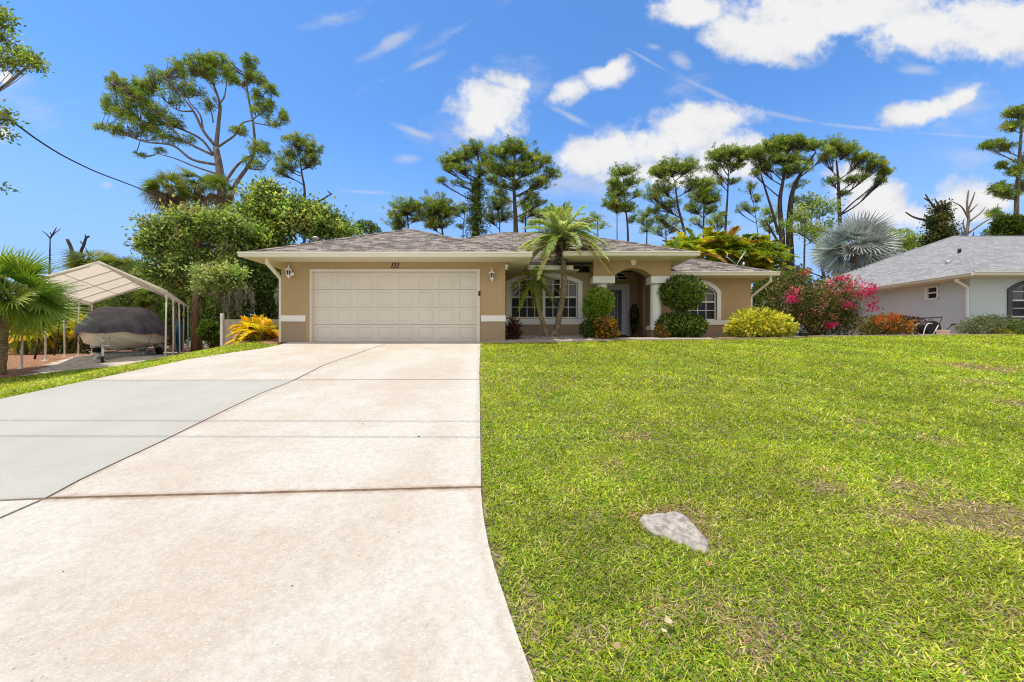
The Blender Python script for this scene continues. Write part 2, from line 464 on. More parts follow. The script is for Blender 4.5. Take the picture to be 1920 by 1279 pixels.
def groundmat():
    m, nt, out = newmat('lawn_soil')
    b = N(nt, 'ShaderNodeBsdfPrincipled'); b.inputs['Roughness'].default_value = 0.95; b.inputs['Specular IOR Level'].default_value = 0.1
    f = ramp(nt, noise(nt, 14, 6, 0.7), 0.35, 0.65)
    c = mixc(nt, f, (0.16, 0.12, 0.07), (0.40, 0.325, 0.23))
    c = mixc(nt, ramp(nt, noise(nt, 45, 6, 0.75), 0.46, 0.64), c, (0.07, 0.055, 0.025))
    nt.links.new(c, b.inputs['Base Color'])
    bp = N(nt, 'ShaderNodeBump'); bp.inputs['Strength'].default_value = 0.9; bp.inputs['Distance'].default_value = 0.02
    nt.links.new(noise(nt, 60, 6, 0.7), bp.inputs['Height']); nt.links.new(bp.outputs[0], b.inputs['Normal'])
    nt.links.new(b.outputs[0], out.inputs[0])
    return m
M['soil'] = groundmat()
M['mulch'] = simple('mulch', (0.42, 0.24, 0.145), 0.95, 0.5, 22, 1.0, 45, 0.1, col2=(0.17, 0.085, 0.05))
M['sand'] = simple('sandy_dirt', (0.54, 0.48, 0.40), 0.95, 0.2, 6, 0.6, 50, 0.1)
M['gravel'] = simple('white_gravel', (0.72, 0.69, 0.66), 0.9, 0.3, 40, 1.0, 50, 0.2, col2=(0.38, 0.35, 0.33))
# ------------------------------------------------------------------ ground
def grid_sheet(name, xs, ys, zf, mat, kind='structure'):
    X, Y = np.meshgrid(xs, ys)
    Z = zf(X, Y)
    v = np.stack([X, Y, Z], -1).reshape(-1, 3)
    nx, ny = len(xs), len(ys)
    i = np.arange(nx * ny).reshape(ny, nx)
    q = np.stack([i[:-1, :-1], i[:-1, 1:], i[1:, 1:], i[1:, :-1]], -1).reshape(-1, 4)
    me = bpy.data.meshes.new(name); me.from_pydata(v.tolist(), [], q.tolist())
    me.polygons.foreach_set('use_smooth', np.ones(len(q), bool)); me.materials.append(mat)
    o = bpy.data.objects.new(name, me); COL.objects.link(o); o['kind'] = kind
    return o
xs = np.concatenate([np.array([-400, -200, -100, -60, -40]), np.arange(-30, 30.1, 0.5), np.array([40, 60, 100, 200, 400])])
ys = np.concatenate([np.array([-300, -100, -40, -15]), np.arange(-6, 24, 0.5), np.array([26, 30, 40, 60, 100, 200, 500, 900])])
g = grid_sheet('ground', xs, ys, lambda X, Y: gz(X, Y), M['soil'])

# driveway panels (on the sloping plane z = Y/8)
def slab(mb, poly, th=0.12, lift=0.016, mi=0):
    n = len(poly)
    top = [(x, y, 0.125 * y + lift) for x, y in poly]
    bot = [(x, y, 0.125 * y + lift - th) for x, y in poly]
    fs = [tuple(range(n))] + [(i, (i + 1) % n, n + (i + 1) % n, n + i) for i in range(n)]
    mb.add(top + bot, fs, mi)

def shrink(poly, d):
    # inset a polygon by d (roughly), to leave the joint open
    P2 = [Vector(p) for p in poly]; n = len(P2); out = []
    area = sum(P2[i].x * P2[(i + 1) % n].y - P2[(i + 1) % n].x * P2[i].y for i in range(n))
    s = 1 if area > 0 else -1
    for i in range(n):
        a, b, c = P2[i - 1], P2[i], P2[(i + 1) % n]
        e1 = (b - a).normalized(); e2 = (c - b).normalized()
        n1 = Vector((-e1.y, e1.x)) * s; n2 = Vector((-e2.y, e2.x)) * s
        m = (n1 + n2); m.normalize()
        k = d / max(0.35, m.dot(n1))
        out.append(tuple(b + m * k))
    return out
RE = [G(900, 645.6), G(900.3, 700), (G(900.8, 713)), G(902, 760), G(903.5, 830), G(905, 880), G(905.5, 917), G(908, 950), G(913, 985), G(922, 1030), G(933, 1070), G(947, 1110), G(962, 1155), G(980, 1205), G(1000, 1258), G(1012, 1290)]
RE[0] = (RE[0][0], 11.66)
DG = [G(727, 645.7), G(690, 657), G(640, 674), G(605, 687), G(552, 714.5), G(490, 739), G(425, 770), G(362, 801), G(300, 832), G(225, 867), G(150, 903), G(85, 938.5), G(0, 976)]
DG[0] = (DG[0][0], 11.66)
r3 = RE[6]; d3 = DG[11]
r6 = RE[2]; d6 = DG[4]
def ext(a, b, y):
    t = (y - a[1]) / (b[1] - a[1]); return (a[0] + (b[0] - a[0]) * t, y)
dEnd = ext(DG[11], DG[12], 0.2)
far = (-9.5, 0.2)
left6 = (-7.06, d6[1] - 0.02); left3 = (-7.05, d3[1] - 0.35)
EDGE = RE
JT = [(d3[0], d3[1], r3[0], r3[1], 0.07, 0.85), (DG[11][0], DG[11][1], DG[8][0], DG[8][1], 0.05, 0.4), (DG[8][0], DG[8][1], DG[4][0], DG[4][1], 0.06, 0.4), (DG[4][0], DG[4][1], DG[1][0], DG[1][1], 0.06, 0.3), (left6[0], left6[1], r6[0], r6[1], 0.08, 0.3)]
M['conc'] = concrete('driveway_concrete', (0.53, 0.472, 0.395), (0.60, 0.57, 0.515), (0.43, 0.355, 0.275), True, JT, True)
M['grey'] = concrete('pad_concrete', (0.43, 0.42, 0.375), (0.465, 0.455, 0.41), (0.395, 0.38, 0.335), False, [(d3[0], d3[1], -7.1, left3[1], 0.08, 0.35)])
mb = MB()
panels = [
    (RE[6:] + [(RE[-1][0] + 0.35, 0.9), (RE[-1][0] + 0.8, 0.2), dEnd, DG[12], d3], 0),
    (RE[2:7] + [d3] + DG[4:11][::-1], 0),
    (RE[0:3] + DG[0:5][::-1], 0),
    (DG[0:5] + [left6, (-7.06, 8.7), (-6.80, 9.6), (-6.46, 10.4), (-6.42, 11.0), (-6.5, 11.66)], 0),
    ([d3, DG[12], dEnd, (-7.4, 0.2), left3], 0)]
for p, mi in panels: slab(mb, shrink(p, 0.016))
jb = MB(); jp = RE + [(RE[-1][0] + 0.7, 0.25), (-9.3, 0.25), (-7.02, 5.5), (-7.02, 8.7), (-6.78, 9.6), (-6.44, 10.4), (-6.46, 11.64)]
slab(jb, shrink(jp, 0.05), 0.02, 0.006)
M['joint'] = simple('joint_filler', (0.22, 0.165, 0.115), 0.95, 0.4, 14, 0.5, 60, 0.1)
jo = jb.build('driveway_base', M['joint']); jo['kind'] = 'structure'
dw = mb.build('driveway', M['conc']); dw['kind'] = 'structure'
mb = MB(); slab(mb, shrink(DG[4:12] + [left3, (-7.05, 5.5), left6], 0.010))
pad = mb.build('parking_pad', M['grey']); pad['kind'] = 'structure'

# front walk and planting beds
def flat_sheet(name, poly, mat, lift=0.012, kind='structure', sub=False, th=0.0):
    mb = MB()
    n = len(poly)
    vs = [(x, y, float(gz(x, y)) + lift) for x, y in poly]
    if th:
        vs += [(x, y, z - th) for x, y, z in vs]
        mb.add(vs, [tuple(range(n))] + [(i, (i + 1) % n, n + (i + 1) % n, n + i) for i in range(n)])
    else: mb.poly(vs)
    o = mb.build(name, mat, recalc=True); o['kind'] = kind
    return o
flat_sheet('front_walk', [(-0.9, 11.52), (0.6, 11.58), (2.2, 11.85), (3.4, 12.12), (6.2, 12.25), (6.2, 12.62), (2.6, 12.62), (2.2, 12.2), (-0.18, 11.98)], M['walk'], 0.04, th=0.1)
flat_sheet('gravel_bed', [(-0.18, 12.0), (2.2, 12.22), (2.6, 12.63), (2.6, 13.64), (-0.18, 13.64)], M['gravel'], 0.03)
flat_sheet('mulch_bed', [(6.3, 12.35), (8.2, 12.5), (9.6, 12.95), (11.5, 13.2), (15.5, 13.3), (16.9, 13.1), (16.9, 20), (8.8, 20), (8.8, 14.68), (6.3, 14.68)], M['mulch'], 0.02)
# left side: sandy strip and mulch beneath the boat shelter
def strip_sheet(name, xs, ys, mat, lift, inside):
    X, Y = np.meshgrid(xs, ys); Z = gz(X, Y) + lift
    ny, nx = X.shape; v = np.stack([X, Y, Z], -1).reshape(-1, 3); i = np.arange(nx * ny).reshape(ny, nx)
    q = np.stack([i[:-1, :-1], i[:-1, 1:], i[1:, 1:], i[1:, :-1]], -1).reshape(-1, 4)
    cx = v[q].mean(1); q = q[inside(cx[:, 0], cx[:, 1])]
    mb = MB(); mb.add(v, q.tolist(), 0, True)
    o = mb.build(name, mat); o['kind'] = 'structure'
_bx = np.array([-40, -16, -14.5, -12.6, -11.9, -11.0, -9.6, -8.4, -7.6, -6.8]); _by = np.array([9.3, 9.4, 9.3, 9.75, 10.9, 11.7, 12.0, 12.1, 11.9, 11.2])
def strip_edge(x): return np.interp(x, _bx, _by)
strip_sheet('mulch_ground', np.arange(-34, -6.4, 0.2), np.arange(8, 34, 0.2), M['mulch'], 0.012, lambda x, y: (y > strip_edge(x) + 0.05 * wob(x, y, 0.6)))
strip_sheet('sandy_path', np.arange(-18, -8, 0.15), np.arange(8, 20, 0.15), M['sand'], 0.018,
            lambda x, y: (y > strip_edge(x) - 0.05 + 0.06 * wob(x, y, 0.5)) & (np.abs((x + 12.37) * 0.83 + (y - 12.0) * 0.558 - 0.25) < 1.35 + 0.25 * wob(x, y, 1.2)) & (y < 18))  # sand extended under the boat so its bounce brightens the hull

# ------------------------------------------------------------------ architecture helpers
def arcz(x, x0, x1, zs, rise):
    if rise <= 0: return zs
    h = (x1 - x0) / 2; R = (h * h + rise * rise) / (2 * rise); zc = zs + rise - R
    return zc + math.sqrt(max(R * R - (x - (x0 + x1) / 2) ** 2, 0))
def outline(x0, x1, z0, zs, rise, n=20):
    pts = [(x0, z0)]
    for i in range(n + 1):
        x = x0 + (x1 - x0) * i / n
        pts.append((x, arcz(x, x0, x1, zs, rise)))
    return pts + [(x1, z0)]
def arch_wall(mb, x0, x1, z0, z1, ox0, ox1, oz0, zs, rise, y0, y1, mi=0, n=20):
    mb.box(x0, ox0, y0, y1, z0, z1, mi); mb.box(ox1, x1, y0, y1, z0, z1, mi)
    if oz0 > z0 + 1e-4: mb.box(ox0, ox1, y0, y1, z0, oz0, mi)
    for i in range(n):
        a = ox0 + (ox1 - ox0) * i / n; b = ox0 + (ox1 - ox0) * (i + 1) / n
        za, zb = arcz(a, ox0, ox1, zs, rise), arcz(b, ox0, ox1, zs, rise)
        mb.add([(a, y0, za), (b, y0, zb), (b, y0, z1), (a, y0, z1), (a, y1, za), (b, y1, zb), (b, y1, z1), (a, y1, z1)],
               [(0, 1, 2, 3), (4, 7, 6, 5), (0, 4, 5, 1)], mi)
def band(mb, A, B, y0, y1, mi=0):
    n = len(A)
    vs = [(x, y0, z) for x, z in A] + [(x, y0, z) for x, z in B] + [(x, y1, z) for x, z in A] + [(x, y1, z) for x, z in B]
    fs = []
    for i in range(n - 1):
        fs += [(i, i + 1, n + i + 1, n + i), (i, 2 * n + i, 2 * n + i + 1, i + 1), (n + i, n + i + 1, 3 * n + i + 1, 3 * n + i)]
    fs += [(0, n, 3 * n, 2 * n), (n - 1, 3 * n - 1, 4 * n - 1, 2 * n - 1)]
    mb.add(vs, fs, mi)

def window(parent, x0, x1, z0, zs, rise, yw, units, cols, meet, rows=(1, 1), trim=None, tmat='white', frame='white', ysh=0.07, sill=True):
    """glazed unit in an opening of a wall whose face is at yw"""
    w = thing('window', None, None, (0, 0, 0)); w.parent = parent
    w.location = (0, 0, 0)
    base = Vector((0, 0, 0)); p = parent
    while p is not None: base += p.location; p = p.parent
    w.location = -base
    yf = yw + ysh
    fr = MB(); ow = 0.045
    band(fr, outline(x0, x1, z0, zs, rise), outline(x0 + ow, x1 - ow, z0, zs if rise else zs - ow, max(rise - ow, 0)), yf - 0.02, yf + 0.05)
    fr.box(x0 + ow, x1 - ow, yf - 0.019, yf + 0.05, z0, z0 + 0.05)
    us = [x0 + ow + (x1 - x0 - 2 * ow) * i / units for i in range(units + 1)]
    top = lambda x: arcz(min(max(x, x0 + ow), x1 - ow), x0 + ow, x1 - ow, zs if rise else zs - ow, max(rise - ow, 0)) + 0.004
    for u in us[1:-1]: fr.box(u - 0.05, u + 0.05, yf - 0.025, yf + 0.05, z0 + 0.03, top(u))
    fr.box(x0 + ow, x1 - ow, yf - 0.016, yf + 0.045, meet - 0.025, meet + 0.025)
    fr.build('frame', M[frame], w)
    mu = MB()
    for k in range(units):
        a, b = us[k], us[k + 1]
        if k: a += 0.05
        if k < units - 1: b -= 0.05
        for c in range(1, cols):
            x = a + (b - a) * c / cols
            mu.box(x - 0.011, x + 0.011, yf - 0.004, yf + 0.02, z0 + 0.05, top(x))
        for lo, hi, r in ((z0 + 0.05, meet, rows[0]), (meet, zs, rows[1])):
            for q in range(1, r + 1):
                z = lo + (hi - lo) * q / (r + 1) if (hi != zs or rise == 0) else zs - 0.03 + 0 * q
                mu.box(a, b, yf - 0.006, yf + 0.018, z - 0.011, z + 0.011)
    mu.build('muntin', M[frame], w)
    gl = MB(); gl.poly([(x, yf + 0.03, z) for x, z in outline(x0 + 0.02, x1 - 0.02, z0 + 0.02, zs, max(rise - 0.02, 0))])
    gl.build('pane', M['glass'], w)
    sc = MB(); sc.poly([(x0 + 0.03, yf + 0.026, z0 + 0.03), (x1 - 0.03, yf + 0.026, z0 + 0.03), (x1 - 0.03, yf + 0.026, meet), (x0 + 0.03, yf + 0.026, meet)])
    sc.build('insect_screen', M['screen'], w)
    if trim:
        t = MB()
        band(t, outline(x0 - trim, x1 + trim, z0, zs + trim * 0.35, rise + trim * 0.6), outline(x0, x1, z0, zs, rise), yw - 0.045, yw + 0.06)
        t.build('trim', M[tmat], w, bevel=0.006)
    return w

def gutter(mb, p0, p1, out, ztop, h=0.125, d=0.11, mi=0):
    """K-style profile running from p0 to p1; out = outward unit vector"""
    o = Vector((out[0], out[1], 0))
    prof = [(-0.02, -h), (d * 0.55, -h), (d * 0.72, -h * 0.45), (d, -h * 0.25), (d, 0), (d - 0.012, 0.002), (d - 0.014, -0.02), (-0.02, -0.02)]
    vs = []
    for p in (p0, p1):
        for a, z in prof: vs.append((p[0] + o.x * a, p[1] + o.y * a, ztop + z))
    n = len(prof)
    mb.add(vs, [(i, (i + 1) % n, n + (i + 1) % n, n + i) for i in range(n)] + [tuple(range(n))[::-1], tuple(range(n, 2 * n))], mi)

def ridge_cap(mb, p0, p1, n0, n1, w=0.13, mi=0):
    p0 = Vector(p0); p1 = Vector(p1); r = (p1 - p0).normalized()
    vs = []
    sides = []
    for n in (n0, n1):
        n = Vector(n).normalized(); a = n.cross(r).normalized()
        if a.z > 0: a = -a
        sides.append((a, n))
    for p in (p0, p1):
        vs += [p + sides[0][0] * w + sides[0][1] * 0.012, p + Vector((0, 0, 0.03)), p + sides[1][0] * w + sides[1][1] * 0.012]
    mb.add(vs, [(0, 1, 4, 3), (1, 2, 5, 4)], mi)

def pnorm(a, b, c):
    n = (Vector(b) - Vector(a)).cross(Vector(c) - Vector(a)).normalized()
    return n if n.z > 0 else -n

# ------------------------------------------------------------------ the main house
YG, YL, YP, YR = 11.7, 13.65, 13.0, 14.7
ZE = 3.93                      # gutter top
house = thing('house', 'single storey tan stucco house with white two car garage door and brown hip roofs', 'house', (0, YG, 1.46))
upper, lower, bandm = MB(), MB(), MB()
ZB0, ZB1 = P(0, 603, YG)[2], P(0, 591.5, YG)[2]
ZW = 3.835
gx0, gx1 = P(527, 0, YG)[0], P(947, 0, YG)[0]
dx0, dx1 = P(582.5, 0, YG)[0], P(898.5, 0, YG)[0]
dz1 = P(0, 506, YG)[2]
bx0 = P(573, 0, YG)[0]; bx1 = P(902, 0, YG)[0]
# garage front, with the door opening
upper.box(gx0, dx0, YG, YG + 0.2, ZB0, ZW); upper.box(dx1, gx1, YG, YG + 0.2, ZB0, ZW); upper.box(dx0, dx1, YG, YG + 0.2, dz1, ZW)
lower.box(gx0, bx0, YG, YG + 0.2, 0.7, ZB0); upper.box(bx0, dx0, YG + 0.002, YG + 0.2, 0.7, ZB0)
lower.box(dx1, gx1, YG, YG + 0.2, 0.7, ZB0)
bandm.box(gx0 - 0.02, bx0, YG - 0.025, YG + 0.1, ZB0, ZB1); bandm.box(bx1, gx1 + 0.02, YG - 0.025, YG + 0.1, ZB0, ZB1)
# garage sides / body
upper.box(gx0, gx0 + 0.2, YG + 0.2, 25, ZB0, ZW); lower.box(gx0, gx0 + 0.2, YG + 0.2, 25, 0.4, ZB0)
upper.box(gx1 - 0.2, gx1, YG + 0.2, YL, ZB0, ZW); lower.box(gx1 - 0.2, gx1, YG + 0.2, YL, 1.0, ZB0)
bandm.box(gx1 - 0.05, gx1 + 0.02, YG + 0.1, YL - 0.03, ZB0, ZB1)
# living room wall with its arched window
lz0, lz1 = P(0, 608.7, YL)[2], P(0, 599, YL)[2]
wx0, wx1 = P(957, 0, YL)[0], P(1083, 0, YL)[0]
wz0 = P(0, 597, YL)[2]; wzs = P(0, 531, YL)[2]; wr = P(0, 519.5, YL)[2] - wzs
pxl, pxr = P(1113, 0, YP)[0], P(1258, 0, YP)[0]
arch_wall(upper, gx1, pxl + 0.25, lz0, ZW, wx0, wx1, wz0, wzs, wr, YL, YL + 0.2)
lower.box(gx1, pxl + 0.25, YL, YL + 0.2, 1.2, lz0)
bandm.box(gx1 + 0.001, wx1 + 0.36, YL - 0.04, YL + 0.05, lz0, lz1 + 0.02)
# right wing wall with its arched window
rx1 = P(1408, 0, YR)[0]
vx0, vx1 = P(1276, 0, YR)[0], P(1343.5, 0, YR)[0]
vz0 = P(0, 600.5, YR)[2]; vzs = P(0, 549, YR)[2]; vr = P(0, 532.5, YR)[2] - vzs
qz0, qz1 = P(0, 609.3, YR)[2], P(0, 600.6, YR)[2]
arch_wall(upper, pxr - 0.35, rx1, qz0, ZW, vx0, vx1, vz0, vzs, vr, YR, YR + 0.2)
lower.box(pxr - 0.35, rx1, YR, YR + 0.2, 1.2, qz0)
bandm.box(pxr - 0.2, rx1 + 0.02, YR - 0.04, YR + 0.05, qz0, qz1)
upper.box(rx1 - 0.2, rx1, YR + 0.2, 25, qz0, ZW); lower.box(rx1 - 0.2, rx1, YR + 0.2, 25, 1.2, qz0)
upper.box(gx0 + 0.2, rx1 - 0.2, 24.8, 25, 1.2, ZW)
# porch: arched front on two columns, recessed entry
ZPW = 4.13; ZIN = 4.47
cz1, cz0 = P(0, 518, YP)[2], P(0, 531, YP)[2]
ax0, ax1 = P(1152, 0, YP)[0], P(1222.5, 0, YP)[0]
arise = P(0, 502.5, YP)[2] - cz1
arch_wall(upper, pxl, pxr, cz1, ZPW, ax0, ax1, cz1, cz1, arise, YP, YP + 0.5)
upper.box(pxl, pxl + 0.2, YP + 0.5, YL + 0.001, cz1, ZPW); upper.box(pxr - 0.2, pxr, YP + 0.5, YR + 0.001, cz1, ZPW)
YD = 15.6
# entry side walls and back wall with the door and fan-light openings
ex0, ex1 = pxl + 0.26, P(1212, 0, 14.6)[0]
upper.box(ex0 - 0.2, ex0, YL + 0.2, YD, 1.2, ZIN); upper.box(ex1, ex1 + 0.2, YP + 0.9, YD, 1.2, ZIN); upper.box(ex0 - 0.2, ex1 + 0.2, YP + 0.502, YP + 0.6, ZPW - 0.02, ZIN)
fdx0, fdx1 = P(1127, 0, YD)[0], P(1180, 0, YD)[0]
fdz0, fdz1 = P(0, 630, YD)[2], P(0, 533, YD)[2]
tx0, tx1 = P(1128, 0, YD)[0], P(1178, 0, YD)[0]
tz0, tzs, tr = P(0, 525.5, YD)[2], P(0, 519, YD)[2], 0.22
upper.box(ex0, fdx0, YD, YD + 0.2, 1.2, tz0 - 0.03); upper.box(fdx1, ex1, YD, YD + 0.2, 1.2, tz0 - 0.03)
upper.box(fdx0, fdx1, YD, YD + 0.2, fdz1, tz0 - 0.03)
arch_wall(upper, ex0, ex1, tz0 - 0.03, ZIN, tx0, tx1, tz0, tzs, tr, YD, YD + 0.2)
upper.build('wall', M['stucco'], house)
build_each(lower, 'lower_wall', M['stucco_low'], house)
build_each(bandm, 'wall_band', M['white'], house, bevel=0.006)
mb = MB(); mb.box(ex0, ex1 + 0.1, YP + 0.61, YD, 4.40, 4.45); mb.build('porch_ceiling', M['soffit'], house)
mb = MB(); mb.box(pxl - 0.1, pxr + 0.1, 12.62, YD + 0.1, 1.2, 1.615); mb.build('porch_floor', M['walk'], house, bevel=0.01)
# windows
window(house, wx0, wx1, wz0, wzs, wr, YL, 2, 4, P(0, 557, YL)[2], (1, 1), trim=0.16)
window(house, vx0, vx1, vz0, vzs, vr, YR, 1, 4, P(0, 566, YR)[2], (1, 1), trim=0.15)
# fan-light above the door
fl = MB(); band(fl, outline(tx0, tx1, tz0, tzs, tr), outline(tx0 + 0.04, tx1 - 0.04, tz0, tzs, tr - 0.04), YD + 0.01, YD + 0.1)
fl.box(tx0 + 0.04, tx1 - 0.04, YD + 0.011, YD + 0.1, tz0, tz0 + 0.035)
tm = (tx0 + tx1) / 2
fl.box(tm - 0.018, tm + 0.018, YD + 0.02, YD + 0.08, tz0 + 0.035, tzs + tr - 0.03)
fl.box(tx0 + 0.04, tx1 - 0.04, YD + 0.022, YD + 0.08, tzs - 0.01, tzs + 0.015)
flo = fl.build('fanlight', M['white'], house)
gl = MB(); gl.poly([(x, YD + 0.06, z) for x, z in outline(tx0 + 0.02, tx1 - 0.02, tz0 + 0.02, tzs, tr - 0.02)])
gl.build('pane', M['glass'], flo)
# front door
dd = MB(); a0, a1 = fdx0 + 0.11, fdx1 - 0.27
d0, d1 = fdx0 + 0.08, fdx1 - 0.10
dd.box(d0, P(1145, 0, YD)[0], YD + 0.06, YD + 0.11, fdz0 + 0.05, fdz1 - 0.09)
px_r = P(1166.5, 0, YD)[0]; px_l = P(1145, 0, YD)[0]; gzl, gzh = P(0, 621, YD)[2], P(0, 543.5, YD)[2]
dd.box(px_r, d1, YD + 0.06, YD + 0.11, fdz0 + 0.05, fdz1 - 0.09)
dd.box(px_l, px_r, YD + 0.06, YD + 0.11, fdz0 + 0.05, gzl); dd.box(px_l, px_r, YD + 0.06, YD + 0.11, gzh, fdz1 - 0.09)
door = dd.build('front_door', M['white'], house, bevel=0.004)
fr = MB(); band(fr, [(fdx0, fdz0), (fdx0, fdz1), (fdx1, fdz1), (fdx1, fdz0)], [(d0, fdz0), (d0, fdz1 - 0.09), (d1, fdz1 - 0.09), (d1, fdz0)], YD - 0.02, YD + 0.14)
fr.build('frame', M['white'], door)
gl = MB(); gl.box(px_l, px_r, YD + 0.075, YD + 0.095, gzl, gzh); gl.build('pane', M['doorglass'], door)
ld = MB()
for k in (0.36, 0.64): ld.box(px_l + (px_r - px_l) * k - 0.006, px_l + (px_r - px_l) * k + 0.006, YD + 0.068, YD + 0.08, gzl, gzh)
ld.lathe((px_l + (px_r - px_l) * 0.5, YD + 0.072, gzl + 0.9), [(0.001, -0.01), (0.012, 0), (0.001, 0.01)], 8)
ld.build('glazing_bar', M['metal'], door)
h = MB(); h.tube([(px_r + 0.045, YD + 0.06, 2.62), (px_r + 0.045, YD + 0.0, 2.62), (px_r - 0.06, YD + 0.0, 2.62)], 0.011, 8); h.lathe((px_r + 0.045, YD + 0.045, 2.72), [(0.02, -0.02), (0.026, 0), (0.02, 0.02)], 10)
build_each(h, 'handle', M['metal'], door)
# columns with capital and base
for (l, r, pl, pr) in ((1113, 1152, 1122, 1142), (1222.5, 1258, 1224, 1245)):
    xl, xr = P(l, 0, YP)[0], P(r, 0, YP)[0]
    sx0, sx1 = P(pl, 0, YP)[0], P(pr, 0, YP)[0]
    cxx = (sx0 + sx1) / 2; rad = (sx1 - sx0) / 2
    zb1, zb0 = P(0, 610, YP)[2], P(0, 619, YP)[2]
    mb = MB(); mb.lathe((cxx, YP + 0.25, 0), [(rad * 1.04, zb1 - 0.01), (rad * 1.0, zb1 + 0.06), (rad, zb1 + 0.5), (rad * 0.94, cz0 - 0.08), (rad * 0.98, cz0)], 28)
    c = mb.build('column', M['white'], house)
    mb = MB(); mb.box(xl - 0.03, xr + 0.015, YP - 0.03, YP + 0.53, cz0, cz1 - 0.001); mb.build('capital', M['white'], c, bevel=0.008)
    mb = MB(); mb.box(xl - 0.03, sx1 + 0.1, YP - 0.03, YP + 0.53, zb0, zb1); mb.build('base', M['white'], c, bevel=0.008)
    mb = MB(); mb.box(xl + 0.0, sx1 + 0.06, YP + 0.0, YP + 0.5, 1.615, zb0); mb.build('pedestal', M['stucco_low'], c)
km = P(1187, 0, YP)[0]
mb = MB(); mb.prism([(km - 0.055, P(0, 498, YP)[2]), (km + 0.055, P(0, 498, YP)[2]), (km + 0.105, P(0, 485.5, YP)[2]), (km - 0.105, P(0, 485.5, YP)[2])], YP - 0.06, YP + 0.02)
mb.build('keystone', M['cream'], house, bevel=0.008)
# porch eave niche lamp, entry floor threshold
mb = MB(); mb.box(fdx0, fdx1, YD - 0.05, YD + 0.1, 1.616, fdz0); mb.build('threshold', M['black'], house)

# garage door: 4 x 8 embossed panels
gd = MB(); ydoor = YG + 0.12
ox0, ox1 = P(588.5, 0, ydoor)[0], P(894.5, 0, ydoor)[0]; oz0, oz1 = 1.47, P(0, 510.5, ydoor)[2]
R_, C_ = 4, 8
for r in range(R_):
    z0 = oz0 + (oz1 - oz0) * r / R_ + 0.004; z1 = oz0 + (oz1 - oz0) * (r + 1) / R_ - 0.004
    for c in range(C_):
        x0 = ox0 + (ox1 - ox0) * c / C_; x1 = ox0 + (ox1 - ox0) * (c + 1) / C_
        def ring(i, y): return [(x0 + i, y, z0 + i * 0.9), (x1 - i, y, z0 + i * 0.9), (x1 - i, y, z1 - i * 0.9), (x0 + i, y, z1 - i * 0.9)]
        rs = [ring(0, ydoor), ring(0.075, ydoor), ring(0.09, ydoor + 0.016), ring(0.105, ydoor + 0.016), ring(0.135, ydoor + 0.003)]
        vs = [p for q in rs for p in q]; fs = []
        for k in range(4):
            for i in range(4):
                j = (i + 1) % 4; fs.append((k * 4 + i, k * 4 + j, k * 4 + 4 + j, k * 4 + 4 + i))
        fs.append((16, 17, 18, 19)); gd.add(vs, fs)
    gd.add([(ox0, ydoor, z1), (ox1, ydoor, z1), (ox1, ydoor + 0.03, z1), (ox0, ydoor + 0.03, z1)], [(0, 1, 2, 3)])
gdo = gd.build('garage_door', M['door_white'], house)
mb = MB(); band(mb, [(dx0 - 0.02, 1.46), (dx0 - 0.02, dz1 + 0.02), (dx1 + 0.02, dz1 + 0.02), (dx1 + 0.02, 1.46)], [(ox0, 1.46), (ox0, oz1), (ox1, oz1), (ox1, 1.46)], YG - 0.025, ydoor + 0.05)
mb.build('frame', M['door_white'], gdo, bevel=0.005)
mb = MB(); mb.box(ox0 - 0.01, ox1 + 0.01, ydoor + 0.031, ydoor + 0.05, 1.45, oz1 + 0.01); mb.build('backing', M['black'], gdo)
mb = MB(); mb.box(ox0, ox1, ydoor - 0.004, ydoor + 0.03, 1.445, 1.474); mb.build('bottom_seal', M['rubber'], gdo)
# keypad beside the door
kx = P(899, 0, YG)[0]; kz = P(0, 550, YG)[2]
mb = MB(); mb.box(kx - 0.03, kx + 0.03, YG - 0.045, YG - 0.026, kz - 0.08, kz + 0.06); mb.build('keypad', M['black'], house, bevel=0.006)

# house number 131: italic slab digits
def digit(mb, ch, x, z, h, y0, y1):
    s = 0.22
    def q(pts): mb.prism([(x + (px + s * pz) * h, z + pz * h) for px, pz in pts], y0, y1)
    if ch == '1':
        q([(0.06, 0.06), (0.20, 0.06), (0.20, 1.0), (0.11, 1.0), (0.0, 0.88), (0.0, 0.80), (0.06, 0.83)])
        q([(0.0, 0.0), (0.27, 0.0), (0.27, 0.06), (0.0, 0.06)])
    else:
        q([(0.02, 0.89), (0.44, 0.89), (0.44, 1.0), (0.02, 1.0)])
        q([(0.31, 0.889), (0.44, 0.889), (0.27, 0.62), (0.16, 0.62)])
        n = 14; a = [math.radians(112 - 258 * i / n) for i in range(n + 1)]
        for i in range(n):
            k = lambda t, r: (0.20 + math.cos(t) * r * 0.86, 0.31 + math.sin(t) * r)
            q([k(a[i], 0.31), k(a[i + 1], 0.31), k(a[i + 1], 0.19), k(a[i], 0.19)])
nb = MB(); nx = P(733.2, 0, YG)[0]; nz = P(0, 502.8, YG)[2]; nh = 9.6 * YG / F
for i, ch in enumerate('131'):
    digit(nb, ch, nx + [0, 0.44, 1.16][i] * nh, nz, nh, YG - 0.02 - 0.0004 * i, YG + 0.002)
nb.build('house_number', M['number'], house, recalc=True)

